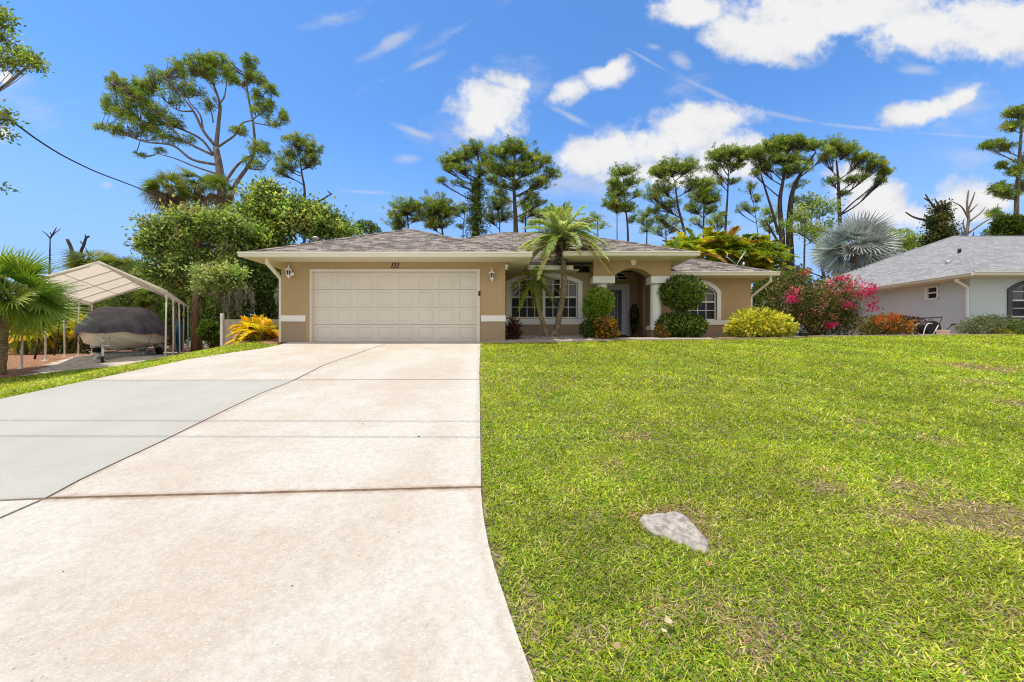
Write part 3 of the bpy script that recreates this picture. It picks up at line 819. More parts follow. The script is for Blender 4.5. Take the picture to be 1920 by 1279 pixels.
# wall lanterns
def lantern(px, py):
    x = P(px, 0, YG)[0]; z = P(0, py, YG)[2]; y = YG - 0.13
    mb = MB()
    mb.box(x - 0.035, x + 0.035, YG - 0.02, YG, z - 0.12, z + 0.06)
    mb.tube([(x, YG, z - 0.1), (x, y + 0.03, z - 0.16), (x, y, z - 0.12)], 0.012, 8)
    mb.lathe((x, y, z), [(0.006, 0.21), (0.012, 0.18), (0.008, 0.155), (0.02, 0.14), (0.05, 0.10), (0.105, 0.055), (0.10, 0.045), (0.06, 0.045)][::-1], 8, sm=False)
    for k in range(6):
        a = k * math.pi / 3
        mb.tube([(x + 0.066 * math.cos(a), y + 0.066 * math.sin(a), z + 0.05), (x + 0.05 * math.cos(a), y + 0.05 * math.sin(a), z - 0.09)], 0.008, 5)
    mb.lathe((x, y, z), [(0.004, -0.2), (0.016, -0.18), (0.02, -0.15), (0.055, -0.12), (0.06, -0.085), (0.03, -0.08)], 8, sm=False)
    o = mb.build('wall_lantern', M['white'], house)
    g2 = MB(); g2.lathe((x, y, z), [(0.044, -0.085), (0.056, 0.045)], 6, sm=False); g2.build('glass', M['screen'], o)
    return o
l1 = lantern(545.5, 511.5)
mb = MB(); q = P(552, 515, YG); mb.lathe((q[0], YG - 0.10, q[2]), [(0.001, -0.05), (0.032, -0.04), (0.05, 0), (0.032, 0.04), (0.001, 0.05)], 14); mb.tube([(q[0], YG, q[2]), (q[0], YG - 0.1, q[2])], 0.012, 8); mb.build('sensor', M['white'], l1)
lantern(922.7, 517)
# security camera under the eave
q = P(950, 500, YG - 0.05)
mb = MB(); mb.box(q[0] - 0.045, q[0] + 0.045, q[1] - 0.05, q[1] + 0.04, q[2] - 0.01, q[2] + 0.05)
mb.tube([(q[0], q[1], q[2]), (q[0] + 0.01, q[1] - 0.03, q[2] - 0.05)], 0.018, 8)
mb.tube([(q[0] - 0.02, q[1] + 0.05, q[2] - 0.045), (q[0] + 0.045, q[1] - 0.14, q[2] - 0.075)], 0.036, 12)
sco = mb.build('security_camera', M['white'], house, bevel=0.004)
mb = MB(); mb.tube([(q[0] + 0.045, q[1] - 0.14, q[2] - 0.075), (q[0] + 0.048, q[1] - 0.152, q[2] - 0.077)], 0.027, 12); mb.build('lens', M['black'], sco)

# roofs -------------------------------------------------------------
gL, gR = P(456, 0, 11.03)[0], P(991, 0, 11.03)[0]
GA = (-3.85, 14.95, 5.68)
rf = MB(uv=True); cap = MB()
e0, e1 = (gL, 11.03, ZE), (gR, 11.03, ZE)
gback = (GA[0], 18.2, 5.68)
rf.poly([e0, e1, GA])
rf.poly([e0, GA, gback, (gL, 18.2, ZE)])
rf.poly([e1, (gR, 18.2, ZE), gback, GA])
nF, nLf, nRt = pnorm(e0, e1, GA), pnorm(e0, GA, gback), pnorm(e1, gback, GA)
ridge_cap(rf, e0, GA, nF, nLf); ridge_cap(rf, e1, GA, nF, nRt); ridge_cap(rf, GA, gback, nLf, nRt)
rf.build('roof', M['shingle'], house)
# main hip
rf = MB(uv=True); ML, MR = (-0.47, 19.4, 6.75), (2.5, 19.4, 6.75)
eL, eR, eC = (gL, 13.0, ZE), (5.0, 13.0, ZE), (5.0, 16.9, 5.655)
rf.poly([eL, eR, eC, MR, ML]); bL = (gL, 25.8, ZE)
rf.poly([eL, ML, bL]); rf.poly([bL, ML, MR, (8.9, 25.8, ZE)])
rf.poly([MR, eC, (6.6, 16.9, 4.95), (6.6, 21.9, 4.95), (5.0, 21.9, 5.655)])
n1, n2, n3 = pnorm(eL, eR, ML), pnorm(eL, ML, bL), pnorm(MR, eC, (5, 21.9, 5.655))
ridge_cap(rf, eL, ML, n1, n2); ridge_cap(rf, ML, MR, n1, pnorm(bL, ML, MR)); ridge_cap(rf, MR, eC, n1, n3)
rf.build('roof', M['shingle'], house)
# right wing hip
rf = MB(uv=True); rX = 9.27
RA = (rX - 5.35, 19.4, 3.92 + 0.44 * 5.35); r0, r1 = (2.0, 14.05, 3.92), (rX, 14.05, 3.92); RB = (0.0, 19.4, RA[2])
rf.poly([r0, r1, RA, RB]); rf.poly([r1, (rX, 25.8, 3.92), (rX - 5.35, 20.5, RA[2]), RA]); 
ridge_cap(rf, r1, RA, pnorm(r0, r1, RA), pnorm(r1, (rX, 25.8, 3.92), RA))
rf.build('roof', M['shingle'], house)
# porch hip
rf = MB(uv=True); pY = 12.35; pL, pR = P(1062, 0, pY)[0], P(1305, 0, pY)[0]; pz = P(0, 473, pY)[2]
pm = (pL + pR) / 2; hw = (pR - pL) / 2; PA = (pm, pY + hw, pz + 0.44 * hw); PB = (pm, 17.6, PA[2])
rf.poly([(pL, pY, pz), (pR, pY, pz), PA]); rf.poly([(pL, pY, pz), PA, PB, (pL, 17.6, pz)]); rf.poly([(pR, pY, pz), (pR, 17.6, pz), PB, PA])
ridge_cap(rf, (pL, pY, pz), PA, pnorm((pL, pY, pz), (pR, pY, pz), PA), pnorm((pL, pY, pz), PA, PB)); ridge_cap(rf, (pR, pY, pz), PA, pnorm((pL, pY, pz), (pR, pY, pz), PA), pnorm((pR, pY, pz), PB, PA))
ridge_cap(rf, PA, PB, pnorm((pL, pY, pz), PA, PB), pnorm((pR, pY, pz), PB, PA))
rf.build('roof', M['shingle'], house)
# gutters + soffits
g_ = MB()
gutter(g_, (gL - 0.1, 11.03), (gR + 0.1, 11.03), (0, -1), ZE + 0.01)
gutter(g_, (gL, 11.035), (gL, 25.8), (-1, 0), ZE + 0.008); gutter(g_, (gR, 11.035), (gR, 12.9), (1, 0), ZE + 0.008)
gutter(g_, (gR + 0.002, 13.0), (pL + 0.3, 13.0), (0, -1), ZE + 0.006)
gutter(g_, (pL - 0.1, pY), (pR + 0.1, pY), (0, -1), pz + 0.01); gutter(g_, (pR, pY + 0.005), (pR, 17.6), (1, 0), pz + 0.008); gutter(g_, (pL, pY + 0.005), (pL, 17.6), (-1, 0), pz + 0.008)
gutter(g_, (pxr + 0.001, 14.05), (rX + 0.1, 14.05), (0, -1), 3.925); gutter(g_, (rX, 14.055), (rX, 25.8), (1, 0), 3.923)
g_.build('gutter', M['cream'], house)
sf = MB()
sf.box(gL, gR, 11.03, YG + 0.1, 3.806, 3.83); sf.box(gL, gx0 + 0.1, YG + 0.1, 25.8, 3.806, 3.83); sf.box(gx1 - 0.1, gR, YG + 0.1, 13.0, 3.806, 3.83)
sf.box(gx1 - 0.1, pL + 0.5, 13.0, YL + 0.1, 3.8055, 3.829)
sf.box(pL, pR, pY, YP + 0.1, pz - 0.125, pz - 0.1); sf.box(pL, pxl + 0.1, YP + 0.1, 17, pz - 0.125, pz - 0.1); sf.box(pxr - 0.1, pR, YP + 0.1, 17, pz - 0.125, pz - 0.1)
sf.box(pxr, rX, 14.05, YR + 0.1, 3.795, 3.82); sf.box(rx1 - 0.1, rX, YR + 0.1, 25.8, 3.795, 3.82)
sf.build('soffit', M['soffit'], house)
# downspouts
def spout(pts, w=0.085, d=0.065):
    mb = MB(); pts = [Vector(p) for p in pts]
    for a, b in zip(pts[:-1], pts[1:]):
        e = (b - a).normalized(); mb.bar(a - e * 0.012, b + e * 0.012, w, d)
    return mb
a = P(503, 480, 11.25); b = P(527, 515, 11.66)
spout([(a[0], 11.2, 3.81), (a[0], 11.2, 3.68), (gx0 - 0.05, 11.78, 3.33), (gx0 - 0.05, 11.78, 1.3)]).build('downspout', M['cream'], house)
spout([(9.18, 14.2, 3.80), (9.18, 14.2, 3.62), (rx1 + 0.05, 14.78, 3.12), (rx1 + 0.05, 14.78, 1.6)], 0.075, 0.055).build('downspout', M['cream'], house)
# roof vent pipe with cap on the left slope, and small aerial on the right slope
q = P(592, 447, 14.8)
mb = MB(); mb.lathe((q[0], q[1], 0), [(0.07, q[2] - 0.75), (0.07, q[2] - 0.02), (0.12, q[2] - 0.02), (0.12, q[2] + 0.03), (0.05, q[2] + 0.07)], 12); mb.build('vent_pipe', M['metal'], house)
q = P(1379, 497, 17.2)
ae = MB(); b_ = P(1379, 494, 17); 
ae.tube([P(1379, 500, 17), P(1398, 471, 17)], 0.022, 6); ae.tube([P(1379, 495, 17), P(1362, 481, 17)], 0.016, 6); ae.tube([P(1361, 483, 17), P(1365, 475, 17)], 0.016, 6)
ae.tube([P(1393, 500, 17.2), P(1395, 492, 17.2)], 0.05, 8)
build_each(ae, 'aerial', M['metal'], house)
mb = MB(); mb.tube([P(1379, 500, 17), (P(1379, 0, 17)[0], 17, 4.5)], 0.03, 6); mb.build('aerial_mast', M['metal'], house)

# ------------------------------------------------------------------ neighbour's house
nb_ = thing('neighbour_house', 'pale grey stucco house with plain grey hip roof behind the flower bushes', 'house', (17, 14.7, 1.68))
NX, NY = 16.9, 14.75
w_ = MB(); ZN = 3.86
swz0, swz1 = P(0, 562, 16.3)[2], P(0, 536, 16.3)[2]
# window on the side wall
ya = NX * F / (1760 - CX); yb = NX * F / (1735 - CX)
swz1 = EYE + (CY - 537) / F * (ya + yb) / 2; swz0 = EYE + (CY - 562) / F * (ya + yb) / 2
w_.box(NX, NX + 0.2, NY + 0.2, ya, 1.2, ZN); w_.box(NX, NX + 0.2, yb, 28, 1.2, ZN); w_.box(NX, NX + 0.2, ya, yb, 1.2, swz0); w_.box(NX, NX + 0.2, ya, yb, swz1, ZN)
ax, bx = P(1896, 0, NY)[0], P(1990, 0, NY)[0]
azs, ar = P(0, 545, NY)[2], P(0, 531, NY)[2] - P(0, 545, NY)[2]; az0 = P(0, 595, NY)[2]
arch_wall(w_, NX, 36, 1.2, ZN, ax, bx, az0, azs, ar, NY, NY + 0.2)
w_.build('wall', M['nwall'], nb_)
window(nb_, ax, bx, az0, azs, ar, NY, 1, 3, P(0, 563, NY)[2], (1, 1), trim=0.16, tmat='ntrim')
sw = thing('window', None, None); sw.parent = nb_; sw.location = -Vector(nb_.location)
mb = MB()
for z0, z1 in ((swz0, swz0 + 0.06), (swz1 - 0.06, swz1), ((swz0 + swz1) / 2 - 0.02, (swz0 + swz1) / 2 + 0.03)): mb.box(NX - 0.03, NX + 0.1, ya, yb, z0, z1)
mb.box(NX - 0.031, NX + 0.1, ya, ya + 0.06, swz0, swz1); mb.box(NX - 0.031, NX + 0.1, yb - 0.1, yb, swz0, swz1); mb.build('frame', M['white'], sw)
mb = MB(); mb.box(NX + 0.03, NX + 0.04, ya, yb, swz0, swz1); mb.build('pane', M['glass'], sw)
mb = MB(); mb.box(NX + 0.6, 36, NY - 0.03, NY + 0.05, 1.3, az0); mb.build('lower_band', M['ntrim'], nb_)
nr = MB(uv=True); c0 = (16.3, 14.1, ZE); A1 = (23.3, 21.1, ZE + 3.09); A2 = (40, 21.1, ZE + 3.09)
nr.poly([c0, (40, 14.1, ZE), A2, A1]); nr.poly([c0, A1, (16.3, 28.1, ZE)]); nr.poly([(16.3, 28.1, ZE), A1, A2, (40, 28.1, ZE)])
ridge_cap(nr, c0, A1, pnorm(c0, (40, 14.1, ZE), A1), pnorm(c0, A1, (16.3, 28.1, ZE)), 0.17); ridge_cap(nr, A1, A2, pnorm(c0, (40, 14.1, ZE), A1), (0, 0.4, 1)); ridge_cap(nr, (16.3, 28.1, ZE), A1, pnorm(c0, A1, (16.3, 28.1, ZE)), (0, 0.4, 1))
nr.build('roof', M['shingle_grey'], nb_)
ng = MB(); gutter(ng, (16.2, 14.1), (40, 14.1), (0, -1), ZE + 0.01); gutter(ng, (16.3, 14.105), (16.3, 28.1), (-1, 0), ZE + 0.008); ng.build('gutter', M['nfascia'], nb_)
ns = MB(); ns.box(16.3, 40, 14.1, NY + 0.1, 3.806, 3.83); ns.box(16.3, NX + 0.1, NY + 0.1, 28.1, 3.806, 3.83); ns.build('soffit', M['soffit'], nb_)
spout([(16.36, 14.72, 3.78), (16.36, 14.72, 3.70), (NX - 0.05, NY + 0.05, 3.46), (NX - 0.05, NY + 0.05, 1.6)]).build('downspout', M['white'], nb_)
def nvent(px, py, d, r, h, m):
    # find the point of the left slope under this pixel
    for Y in np.arange(14.2, 26, 0.01):
        p = P(px, py, Y)
        if p[2] <= ZE + 0.4414 * min(p[0] - 16.3, p[1] - 14.1): break
    mb = MB(); mb.lathe((p[0], p[1], p[2]), [(r, -0.1), (r, h * 0.8), (r * 0.7, h)], 12); mb.build('roof_vent', M[m], nb_)
nvent(1799, 475, 0, 0.06, 0.2, 'black'); nvent(1778, 494, 0, 0.1, 0.13, 'metal')
mb = MB(); y0_ = NX * F / (1618 - CX); mb.box(NX - 0.18, NX, y0_, y0_ + 0.62, 2.28, 3.05); mb.build('meter_box', M['metal'], nb_, bevel=0.01)
# ------------------------------------------------------------------ vegetation builders
PINE = [(0.16, 0.25, 0.04), (0.24, 0.35, 0.055), (0.34, 0.45, 0.07), (0.46, 0.55, 0.11)]
OAK = [(0.10, 0.17, 0.035), (0.21, 0.31, 0.06), (0.33, 0.45, 0.09), (0.50, 0.61, 0.20)]
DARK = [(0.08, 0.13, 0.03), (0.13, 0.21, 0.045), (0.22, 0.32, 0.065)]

def groundbase(x, y, dz=0.05): return np.array([x, y, float(gz(x, y)) - dz])

def branches(mb, trunk, blobs, Y, r0, twig_r, upness, seg=5, n_tuft=1.0, cen=None, depth=0.8, min_t=0.15, limb_r=None, spread=1.0, fill=0.0):
    """limbs run from the trunk to each blob, twigs from the limb to each tuft; returns tuft centres"""
    out = []
    T = np.array(trunk)
    for bl in blobs:
        px, py, rx, ry, n = bl[:5]
        dy = bl[5] if len(bl) > 5 else rng.uniform(-0.5, 0.5) * (rx + ry) / 2 / F * Y
        c = P(px, py, Y); c = c * (1 + 0) ; c[1] += dy
        Rx, Rz = rx / F * Y, ry / F * Y; Ry = depth * (Rx + Rz) / 2
        end = c + np.array([0, 0, -0.35 * Rz])
        # attachment point
        hor = np.hypot(T[:, 0] - end[0], T[:, 1] - end[1]); want = end[2] - upness * hor - 0.25 * Rz
        sc = np.abs(T[:, 2] - want) + 0.15 * hor
        sc[: max(1, int(len(T) * min_t))] += 5
        a = T[np.argmin(sc)]
        L = np.linalg.norm(end - a)
        ctrl = a * 0.45 + end * 0.55 + np.array([0, 0, -0.10 * L * upness]) + rng.normal(size=3) * 0.07 * L
        lim = bez(a, ctrl, end, 9)
        rr = limb_r if limb_r else max(twig_r * 1.3, min(r0 * 0.4, 0.011 * L + twig_r))
        if L > 0.3: mb.tube(lim, np.linspace(rr, twig_r, 9), 6)
        pts = ball(int(n * n_tuft), 0.5) * spread
        if fill: pts = np.vstack([pts, ball(max(1, int(n * n_tuft * fill)), 0.7) * 1.75])
        low = pts[:, 2] < -0.6
        pts[low, 2] *= -0.4
        pts = c + pts * np.array([Rx, Ry, Rz])
        for p in pts:
            s = lim[rng.integers(3, 9)]
            cc = s * 0.4 + p * 0.6 + np.array([0, 0, -0.12]) * np.linalg.norm(p - s)
            mb.tube(bez(s, cc, p, 5), np.linspace(twig_r * 0.75, twig_r * 0.3, 5), 4, cap=False)
        out.append(pts)
    return np.concatenate(out)

def pine(label, Y, trunk_px, r0, r1, blobs, group='slash pines behind the house', n=26, tr=0.34, bark='bark_dark', cat='tree', cols=PINE, upness=0.5, ground=True, extra=None, name='pine_tree', dens=1.0):
    T = smoothline([P(x, y, Y) for x, y in trunk_px], 5)
    if ground:
        g0 = groundbase(T[0][0], Y); T = np.vstack([g0, T])
    root = thing(name, label, cat, T[0], group)
    mb = MB()
    mb.tube(T, np.linspace(r0 * 0.72, r1 * 0.7, len(T)), 9)
    cen = branches(mb, T, blobs, Y, r0, 0.020 * Y / 40 + 0.006, upness, n_tuft=2.5, spread=1.3, fill=0.35)
    if extra: cen = np.vstack([cen] + [extra(mb)])
    mb.build('trunk', M[bark], root)
    fm = FM()
    tufts(fm, cen, rng.uniform(tr * 0.62, tr * 1.05, len(cen)), int(n * dens * 1.15), cols, aspect=0.13, jit=0.16, up=0.5)
    fm.build('crown', M['needle'], root)
    return root

def broadleaf(label, Y, trunk_px, r0, r1, blobs, leaf=0.10, nl=40, cr=0.34, cols=OAK, bark='bark', group=None, cat='tree', name='oak_tree', upness=0.6, ground=True, wid=0.5, base=None, loc=None, depth=0.8, min_t=0.15, w=None, crown_name='crown', twig=0.016, trunk_name='trunk'):
    T = smoothline([P(x, y, Y) for x, y in trunk_px], 5)
    if ground: T = np.vstack([groundbase(T[0][0], Y), T])
    root = thing(name, label, cat, T[0], group)
    mb = MB(); mb.tube(T, np.linspace(r0, r1, len(T)), 9)
    cen = branches(mb, T, blobs, Y, r0, twig, upness, depth=depth, min_t=min_t)
    mb.build(trunk_name, M[bark], root)
    fm = FM(); clusters(fm, cen, rng.uniform(cr * 0.7, cr * 1.25, len(cen)), nl, leaf, cols, wid=wid, w=w)
    fm.build(crown_name, M['leaf'], root)
    return root

def bush(label, blobs, Y, leaf, cols, n, name='shrub', cat='shrub', group=None, shell=0.16, wid=0.5, bark='bark_dark', w=None, inner=0.25, stems=6, lump=0.12, mat='leaf', flowers=None, up=0.3, zmin=None, depth=0.9, foliage='foliage'):
    """dense leafy mass: blobs are (px, py, rx, ry[, dY])"""
    c0 = P(blobs[0][0], blobs[0][1], Y)
    gb = groundbase(c0[0], Y, 0.03)
    root = thing(name, label, cat, gb, group)
    fm = FM(); tot = sum(b[2] * b[3] for b in blobs)
    allc = []
    for b in blobs:
        c = P(b[0], b[1], Y + (b[4] if len(b) > 4 else 0)); Rx, Rz = b[2] / F * Y, b[3] / F * Y; Ry = depth * (Rx * 0.6 + Rz * 0.4)
        k = int(n * b[2] * b[3] / tot)
        d = nrm(rng.normal(size=(k, 3)))
        rad = 1 - np.abs(rng.normal(0, shell, k)); ins = rng.uniform(size=k) < inner
        rad[ins] = rng.uniform(0.3, 0.95, ins.sum())
        rad *= 1 + lump * wob(d[:, 0] * 3 + b[0], d[:, 1] * 3 + d[:, 2] * 5, 1.2)
        p = c + d * rad[:, None] * np.array([Rx, Ry, Rz])
        ld = d + rng.normal(size=(k, 3)) * 0.7 + np.array([0, 0, up])
        gzz = gz(p[:, 0], p[:, 1]) + 0.02
        keep = p[:, 2] > gzz
        p, ld, d = p[keep], ld[keep], d[keep]; k = len(p)
        patch = wob(p[:, 0] * 1.0 + 7, p[:, 2] * 1.3 + p[:, 1], 0.5)
        cc = pal(cols, k, 0.18, w) * (1 + 0.18 * np.clip(patch, -1.5, 1.5))[:, None]
        L = leaf * rng.uniform(0.6, 1.25, k)
        leaves(fm, p, ld, L, L * wid, cc, flat=0.1)
        allc.append((c, Rx, Ry, Rz))
    st = MB()
    for i in range(stems):
        c, Rx, Ry, Rz = allc[rng.integers(len(allc))]
        p0 = gb + np.array([rng.uniform(-0.12, 0.12), rng.uniform(-0.1, 0.1), 0])
        p2 = c + ball(1)[0] * np.array([Rx, Ry, Rz]) * 0.7
        st.tube(bez(p0, (p0 + p2) / 2 + np.array([0, 0, 0.1]), p2, 6), np.linspace(0.022, 0.006, 6), 5)
    st.build('stem', M[bark], root)
    fm.build(foliage, M[mat], root)
    if flowers:
        ff = FM()
        for (px, py, rx, ry, k, cs, sz) in flowers:
            c = P(px, py, Y - 0.25 * 0); Rx, Rz = rx / F * Y, ry / F * Y
            kk = max(1, k // 9)
            cl = c + ball(kk, 0.6) * np.array([Rx, 0.35, Rz]); cl[:, 1] -= allc[0][2] * 0.72
            clusters(ff, cl, 0.085, 11, sz, cs, wid=0.85, jit=0.12)
        ff.build('blossom', M['leaf'], root)
    return root

def fan(fm, stems, hub0, d, pet, blade, nseg, spread, droop, col, wseg=1.0, tilt=0.3, npts=5, r=0.012, fold=0.25, rollsd=0.35):
    d = d / np.linalg.norm(d)
    pts = np.array([hub0 + d * pet * t + np.array([0, 0, -0.18 * pet * t * t]) for t in np.linspace(0, 1, 6)])
    stems.tube(pts, np.linspace(r * 1.5, r, 6), 5)
    hub = pts[-1]; d = pts[-1] - pts[-2]; d /= np.linalg.norm(d)
    up = np.array([0, 0, 1.0]); s = np.cross(d, up); s /= max(np.linalg.norm(s), 1e-6); roll = rng.normal(0, rollsd); d = d + up * rng.uniform(-0.5, 0.7) * min(1.0, rollsd); d /= np.linalg.norm(d); s = np.cross(d, up); s /= max(np.linalg.norm(s), 1e-6)
    n = np.cross(s, d); s2 = s * math.cos(roll) + n * math.sin(roll); n = np.cross(s2, d); s = s2
    th = np.linspace(-spread, spread, nseg) + rng.normal(0, 0.015, nseg)
    sd = d[None] * np.cos(th)[:, None] + s[None] * np.sin(th)[:, None] + n[None] * (tilt * (np.abs(np.sin(th)) - 0.3))[:, None] * 0.5
    sd = nrm(sd)
    L = blade * (1 - 0.28 * (np.abs(th) / spread) ** 2) * rng.uniform(0.92, 1.05, nseg)
    ts = np.linspace(0.06, 1, npts)
    wprof = np.interp(ts, [0, 0.35, 0.6, 1.0], [0.35, 1.0, 0.75, 0.03])
    wmax = 2 * math.sin(spread / nseg) * blade * 0.40 * wseg
    sid = nrm(np.cross(sd, n[None])); V = []
    gdir = np.array([0, 0, -1.0])
    dr = droop * rng.uniform(0.7, 1.3, nseg)
    for t, w in zip(ts, wprof):
        c = hub + sd * (L * t)[:, None] + gdir[None] * (dr * L * max(0, t - 0.25) ** 2)[:, None] + n[None] * 0.0
        f = n[None] * (fold * w * wmax * 0.5)
        V.append(np.stack([c - sid * (w * wmax / 2) + f, c, c + sid * (w * wmax / 2) + f], 1))
    V = np.stack(V, 1)      # nseg, npts, 3, 3
    q = []
    for i in range(npts - 1):
        for k in range(2): q.append([i * 3 + k, i * 3 + k + 1, (i + 1) * 3 + k + 1, (i + 1) * 3 + k])
    q = np.array(q); Q = (q[None] + (np.arange(nseg) * npts * 3)[:, None, None]).reshape(-1, 4)
    cc = np.array(col) * (1 + rng.normal(0, 0.10, (nseg, 1)))
    C = np.repeat(cc[:, None, :], npts * 3, 1)
    fm.add(V, Q, C)

def feather(fm, stems, p0, d, L, nl, lw, ll, droop, col, r=0.012, ang=0.9, tipcol=None, npts=14, ldroop=0.3, start=0.15):
    d = d / np.linalg.norm(d)
    ts = np.linspace(0, 1, npts)
    pts = np.array([p0 + d * L * t + np.array([0, 0, -droop * L * t * t]) for t in ts])
    stems.tube(pts, np.linspace(r, r * 0.3, npts), 5)
    tt = np.linspace(start, 1, nl); tt = np.repeat(tt, 2); sg = np.tile([1, -1], nl)
    pos = np.stack([np.interp(tt, ts, pts[:, i]) for i in range(3)], 1)
    tan = nrm(np.stack([np.interp(tt, ts, np.gradient(pts[:, i])) for i in range(3)], 1))
    up = np.array([0, 0, 1.0]); sd = nrm(np.cross(tan, up) + 1e-6); nn = np.cross(sd, tan)
    a = ang * (1 - 0.45 * tt) * rng.uniform(0.85, 1.15, len(tt))
    ld = nrm(tan * np.cos(a)[:, None] + sd * (sg * np.sin(a))[:, None] + nn * 0.28 + rng.normal(0, 0.06, (len(tt), 3)))
    LL = ll * np.interp(tt, [0, 0.25, 0.6, 1], [0.5, 1, 0.9, 0.45]) * rng.uniform(0.85, 1.1, len(tt))
    m = pos + ld * (LL * 0.5)[:, None] + np.array([0, 0, -1]) * (LL * ldroop * 0.2)[:, None]
    e = pos + ld * LL[:, None] + np.array([0, 0, -1]) * (LL * ldroop * 0.7)[:, None]
    s2 = nrm(np.cross(ld, rng.normal(0, 0.5, (len(tt), 3)) + nn))
    w = lw
    v = np.stack([pos - s2 * w * 0.25, pos + s2 * w * 0.25, m + s2 * w * 0.5, m - s2 * w * 0.5, e], 1)
    k = len(tt); b = (np.arange(k) * 5)[:, None]
    q = np.concatenate([b + np.array([0, 1, 2, 3]), b + np.array([3, 2, 4, 4])])
    # degenerate quad avoided: tip split
    v = np.concatenate([v, (e + s2 * w * 0.04)[:, None]], 1); b = (np.arange(k) * 6)[:, None]
    q = np.concatenate([b + np.array([0, 1, 2, 3]), b + np.array([3, 2, 5, 4])])
    c0 = np.array(col); c1 = np.array(tipcol if tipcol is not None else col)
    cc = (c0[None] * (1 - tt)[:, None] + c1[None] * tt[:, None]) * (1 + rng.normal(0, 0.1, (k, 1)))
    fm.add(v, q, np.repeat(cc[:, None], 6, 1))

# ------------------------------------------------------------------ pines behind the house
def dome(px, py, rx, ry, n, k):      # k sub-blobs spread over a broad head
    out = []
    for i in range(k):
        a = rng.uniform(0, 6.28); r = rng.uniform(0, 1) ** 0.5
        out.append((px + rx * r * math.cos(a), py + ry * r * math.sin(a), rx * 0.36, ry * 0.36, max(3, int(n / k))))
    return out
pine('leftmost low bushy pine peeping over the garage roof ridge', 42, [(768, 500), (766, 440), (764, 400)], 0.2, 0.07, [(762, 395, 26, 16, 46), (780, 388, 16, 12, 20), (748, 412, 18, 14, 26), (745, 425, 14, 10, 16), (782, 408, 14, 10, 12)], dens=1.1)
pine('rounded full pine with short dark trunk standing just right of the garage ridge', 42, [(832, 500), (830, 440), (824, 400)], 0.22, 0.08, [(822, 392, 24, 20, 60), (806, 405, 16, 18, 30), (840, 400, 16, 18, 30), (822, 418, 24, 12, 24), (812, 425, 12, 8, 12)], dens=1.2)
pine('thin sparse pine with wispy twigs left of the vine covered trunk', 44, [(867, 500), (868, 440), (872, 395)], 0.11, 0.04, [(868, 393, 10, 10, 12), (858, 402, 6, 6, 5), (880, 415, 7, 6, 6), (862, 425, 7, 5, 5)], dens=0.9)

def vines(mb_):
    return np.zeros((0, 3))
v = pine('tall pine with ivy wrapped trunk and flat crown leaning left', 40, [(893, 500), (893, 440), (896, 380), (898, 335), (897, 300), (893, 275)], 0.36, 0.08,
     [(890, 282, 20, 14, 34), (850, 300, 24, 12, 40), (866, 320, 22, 8, 22), (870, 292, 16, 10, 20), (910, 300, 14, 14, 22), (838, 318, 8, 10, 12), (828, 340, 8, 4, 7), (905, 325, 12, 10, 14), (862, 345, 14, 4, 6)])
fm = FM()
k = 900; zz = rng.uniform(335, 445, k); cx_ = 894 + rng.normal(0, 8, k) * np.interp(zz, [335, 360, 440], [0.5, 0.9, 1.3])
pp = np.array([P(a, b, 40 + rng.normal(0, 0.35)) for a, b in zip(cx_, zz)])
clusters(fm, pp, 0.22, 9, 0.15, DARK + [(0.07, 0.12, 0.02)], wid=0.7); fm.build('ivy', M['leaf'], v)
pine('tallest broad crowned pine left of the front yard palm', 39, [(967, 500), (967, 430), (965, 380), (963, 330), (966, 290)], 0.42, 0.10,
     [(968, 282, 26, 14, 50), (940, 290, 20, 12, 34), (992, 296, 18, 14, 32), (925, 315, 18, 12, 24), (950, 320, 22, 14, 36), (985, 322, 20, 12, 28), (1018, 305, 14, 12, 20), (1034, 325, 16, 10, 20), (1010, 345, 20, 10, 22), (930, 340, 18, 10, 18), (968, 345, 20, 10, 20), (990, 368, 16, 8, 12), (1010, 380, 14, 8, 12), (940, 362, 12, 8, 10)], dens=1.15)
pine('hazy low pine thicket between the ivy trunk and the tallest pine', 50, [(935, 500), (937, 430), (934, 380)], 0.16, 0.05, [(932, 385, 20, 18, 44), (945, 405, 16, 14, 26), (920, 410, 14, 14, 22), (948, 375, 10, 10, 12)], cols=[(0.2, 0.28, 0.07), (0.3, 0.38, 0.10)], dens=1.1)
pine('slim shaded pine stem immediately right of the tallest pine', 43, [(985, 500), (985, 430), (987, 385)], 0.2, 0.06, [(986, 385, 12, 14, 18), (996, 400, 12, 10, 14), (978, 410, 8, 10, 8)])
pine('isolated narrow pine with a bare slanting branch right of the palm', 40, [(1178, 500), (1177, 430), (1172, 380), (1168, 330)], 0.19, 0.05,
     [(1168, 322, 22, 10, 38), (1150, 345, 12, 10, 16), (1160, 358, 20, 14, 34), (1185, 340, 16, 10, 20), (1150, 380, 18, 12, 28), (1170, 392, 14, 8, 16), (1195, 365, 12, 6, 9), (1188, 412, 8, 6, 6), (1183, 390, 8, 10, 8)], upness=0.35)
pine('pencil thin trunk pine close left of the isolated narrow pine', 42, [(1158, 500), (1157, 440), (1157, 395)], 0.09, 0.05, [(1156, 395, 14, 8, 14), (1144, 385, 10, 8, 8)])
pine('wide twin stemmed pine above the porch roof', 40, [(1287, 500), (1284, 440), (1272, 390), (1265, 340)], 0.26, 0.08,
     [(1262, 312, 26, 14, 54), (1235, 325, 20, 12, 34), (1288, 318, 18, 12, 28), (1245, 352, 24, 12, 30), (1225, 370, 16, 12, 20), (1255, 385, 22, 12, 22), (1228, 395, 12, 8, 10), (1300, 345, 16, 14, 20), (1240, 408, 16, 6, 8)], upness=0.7)
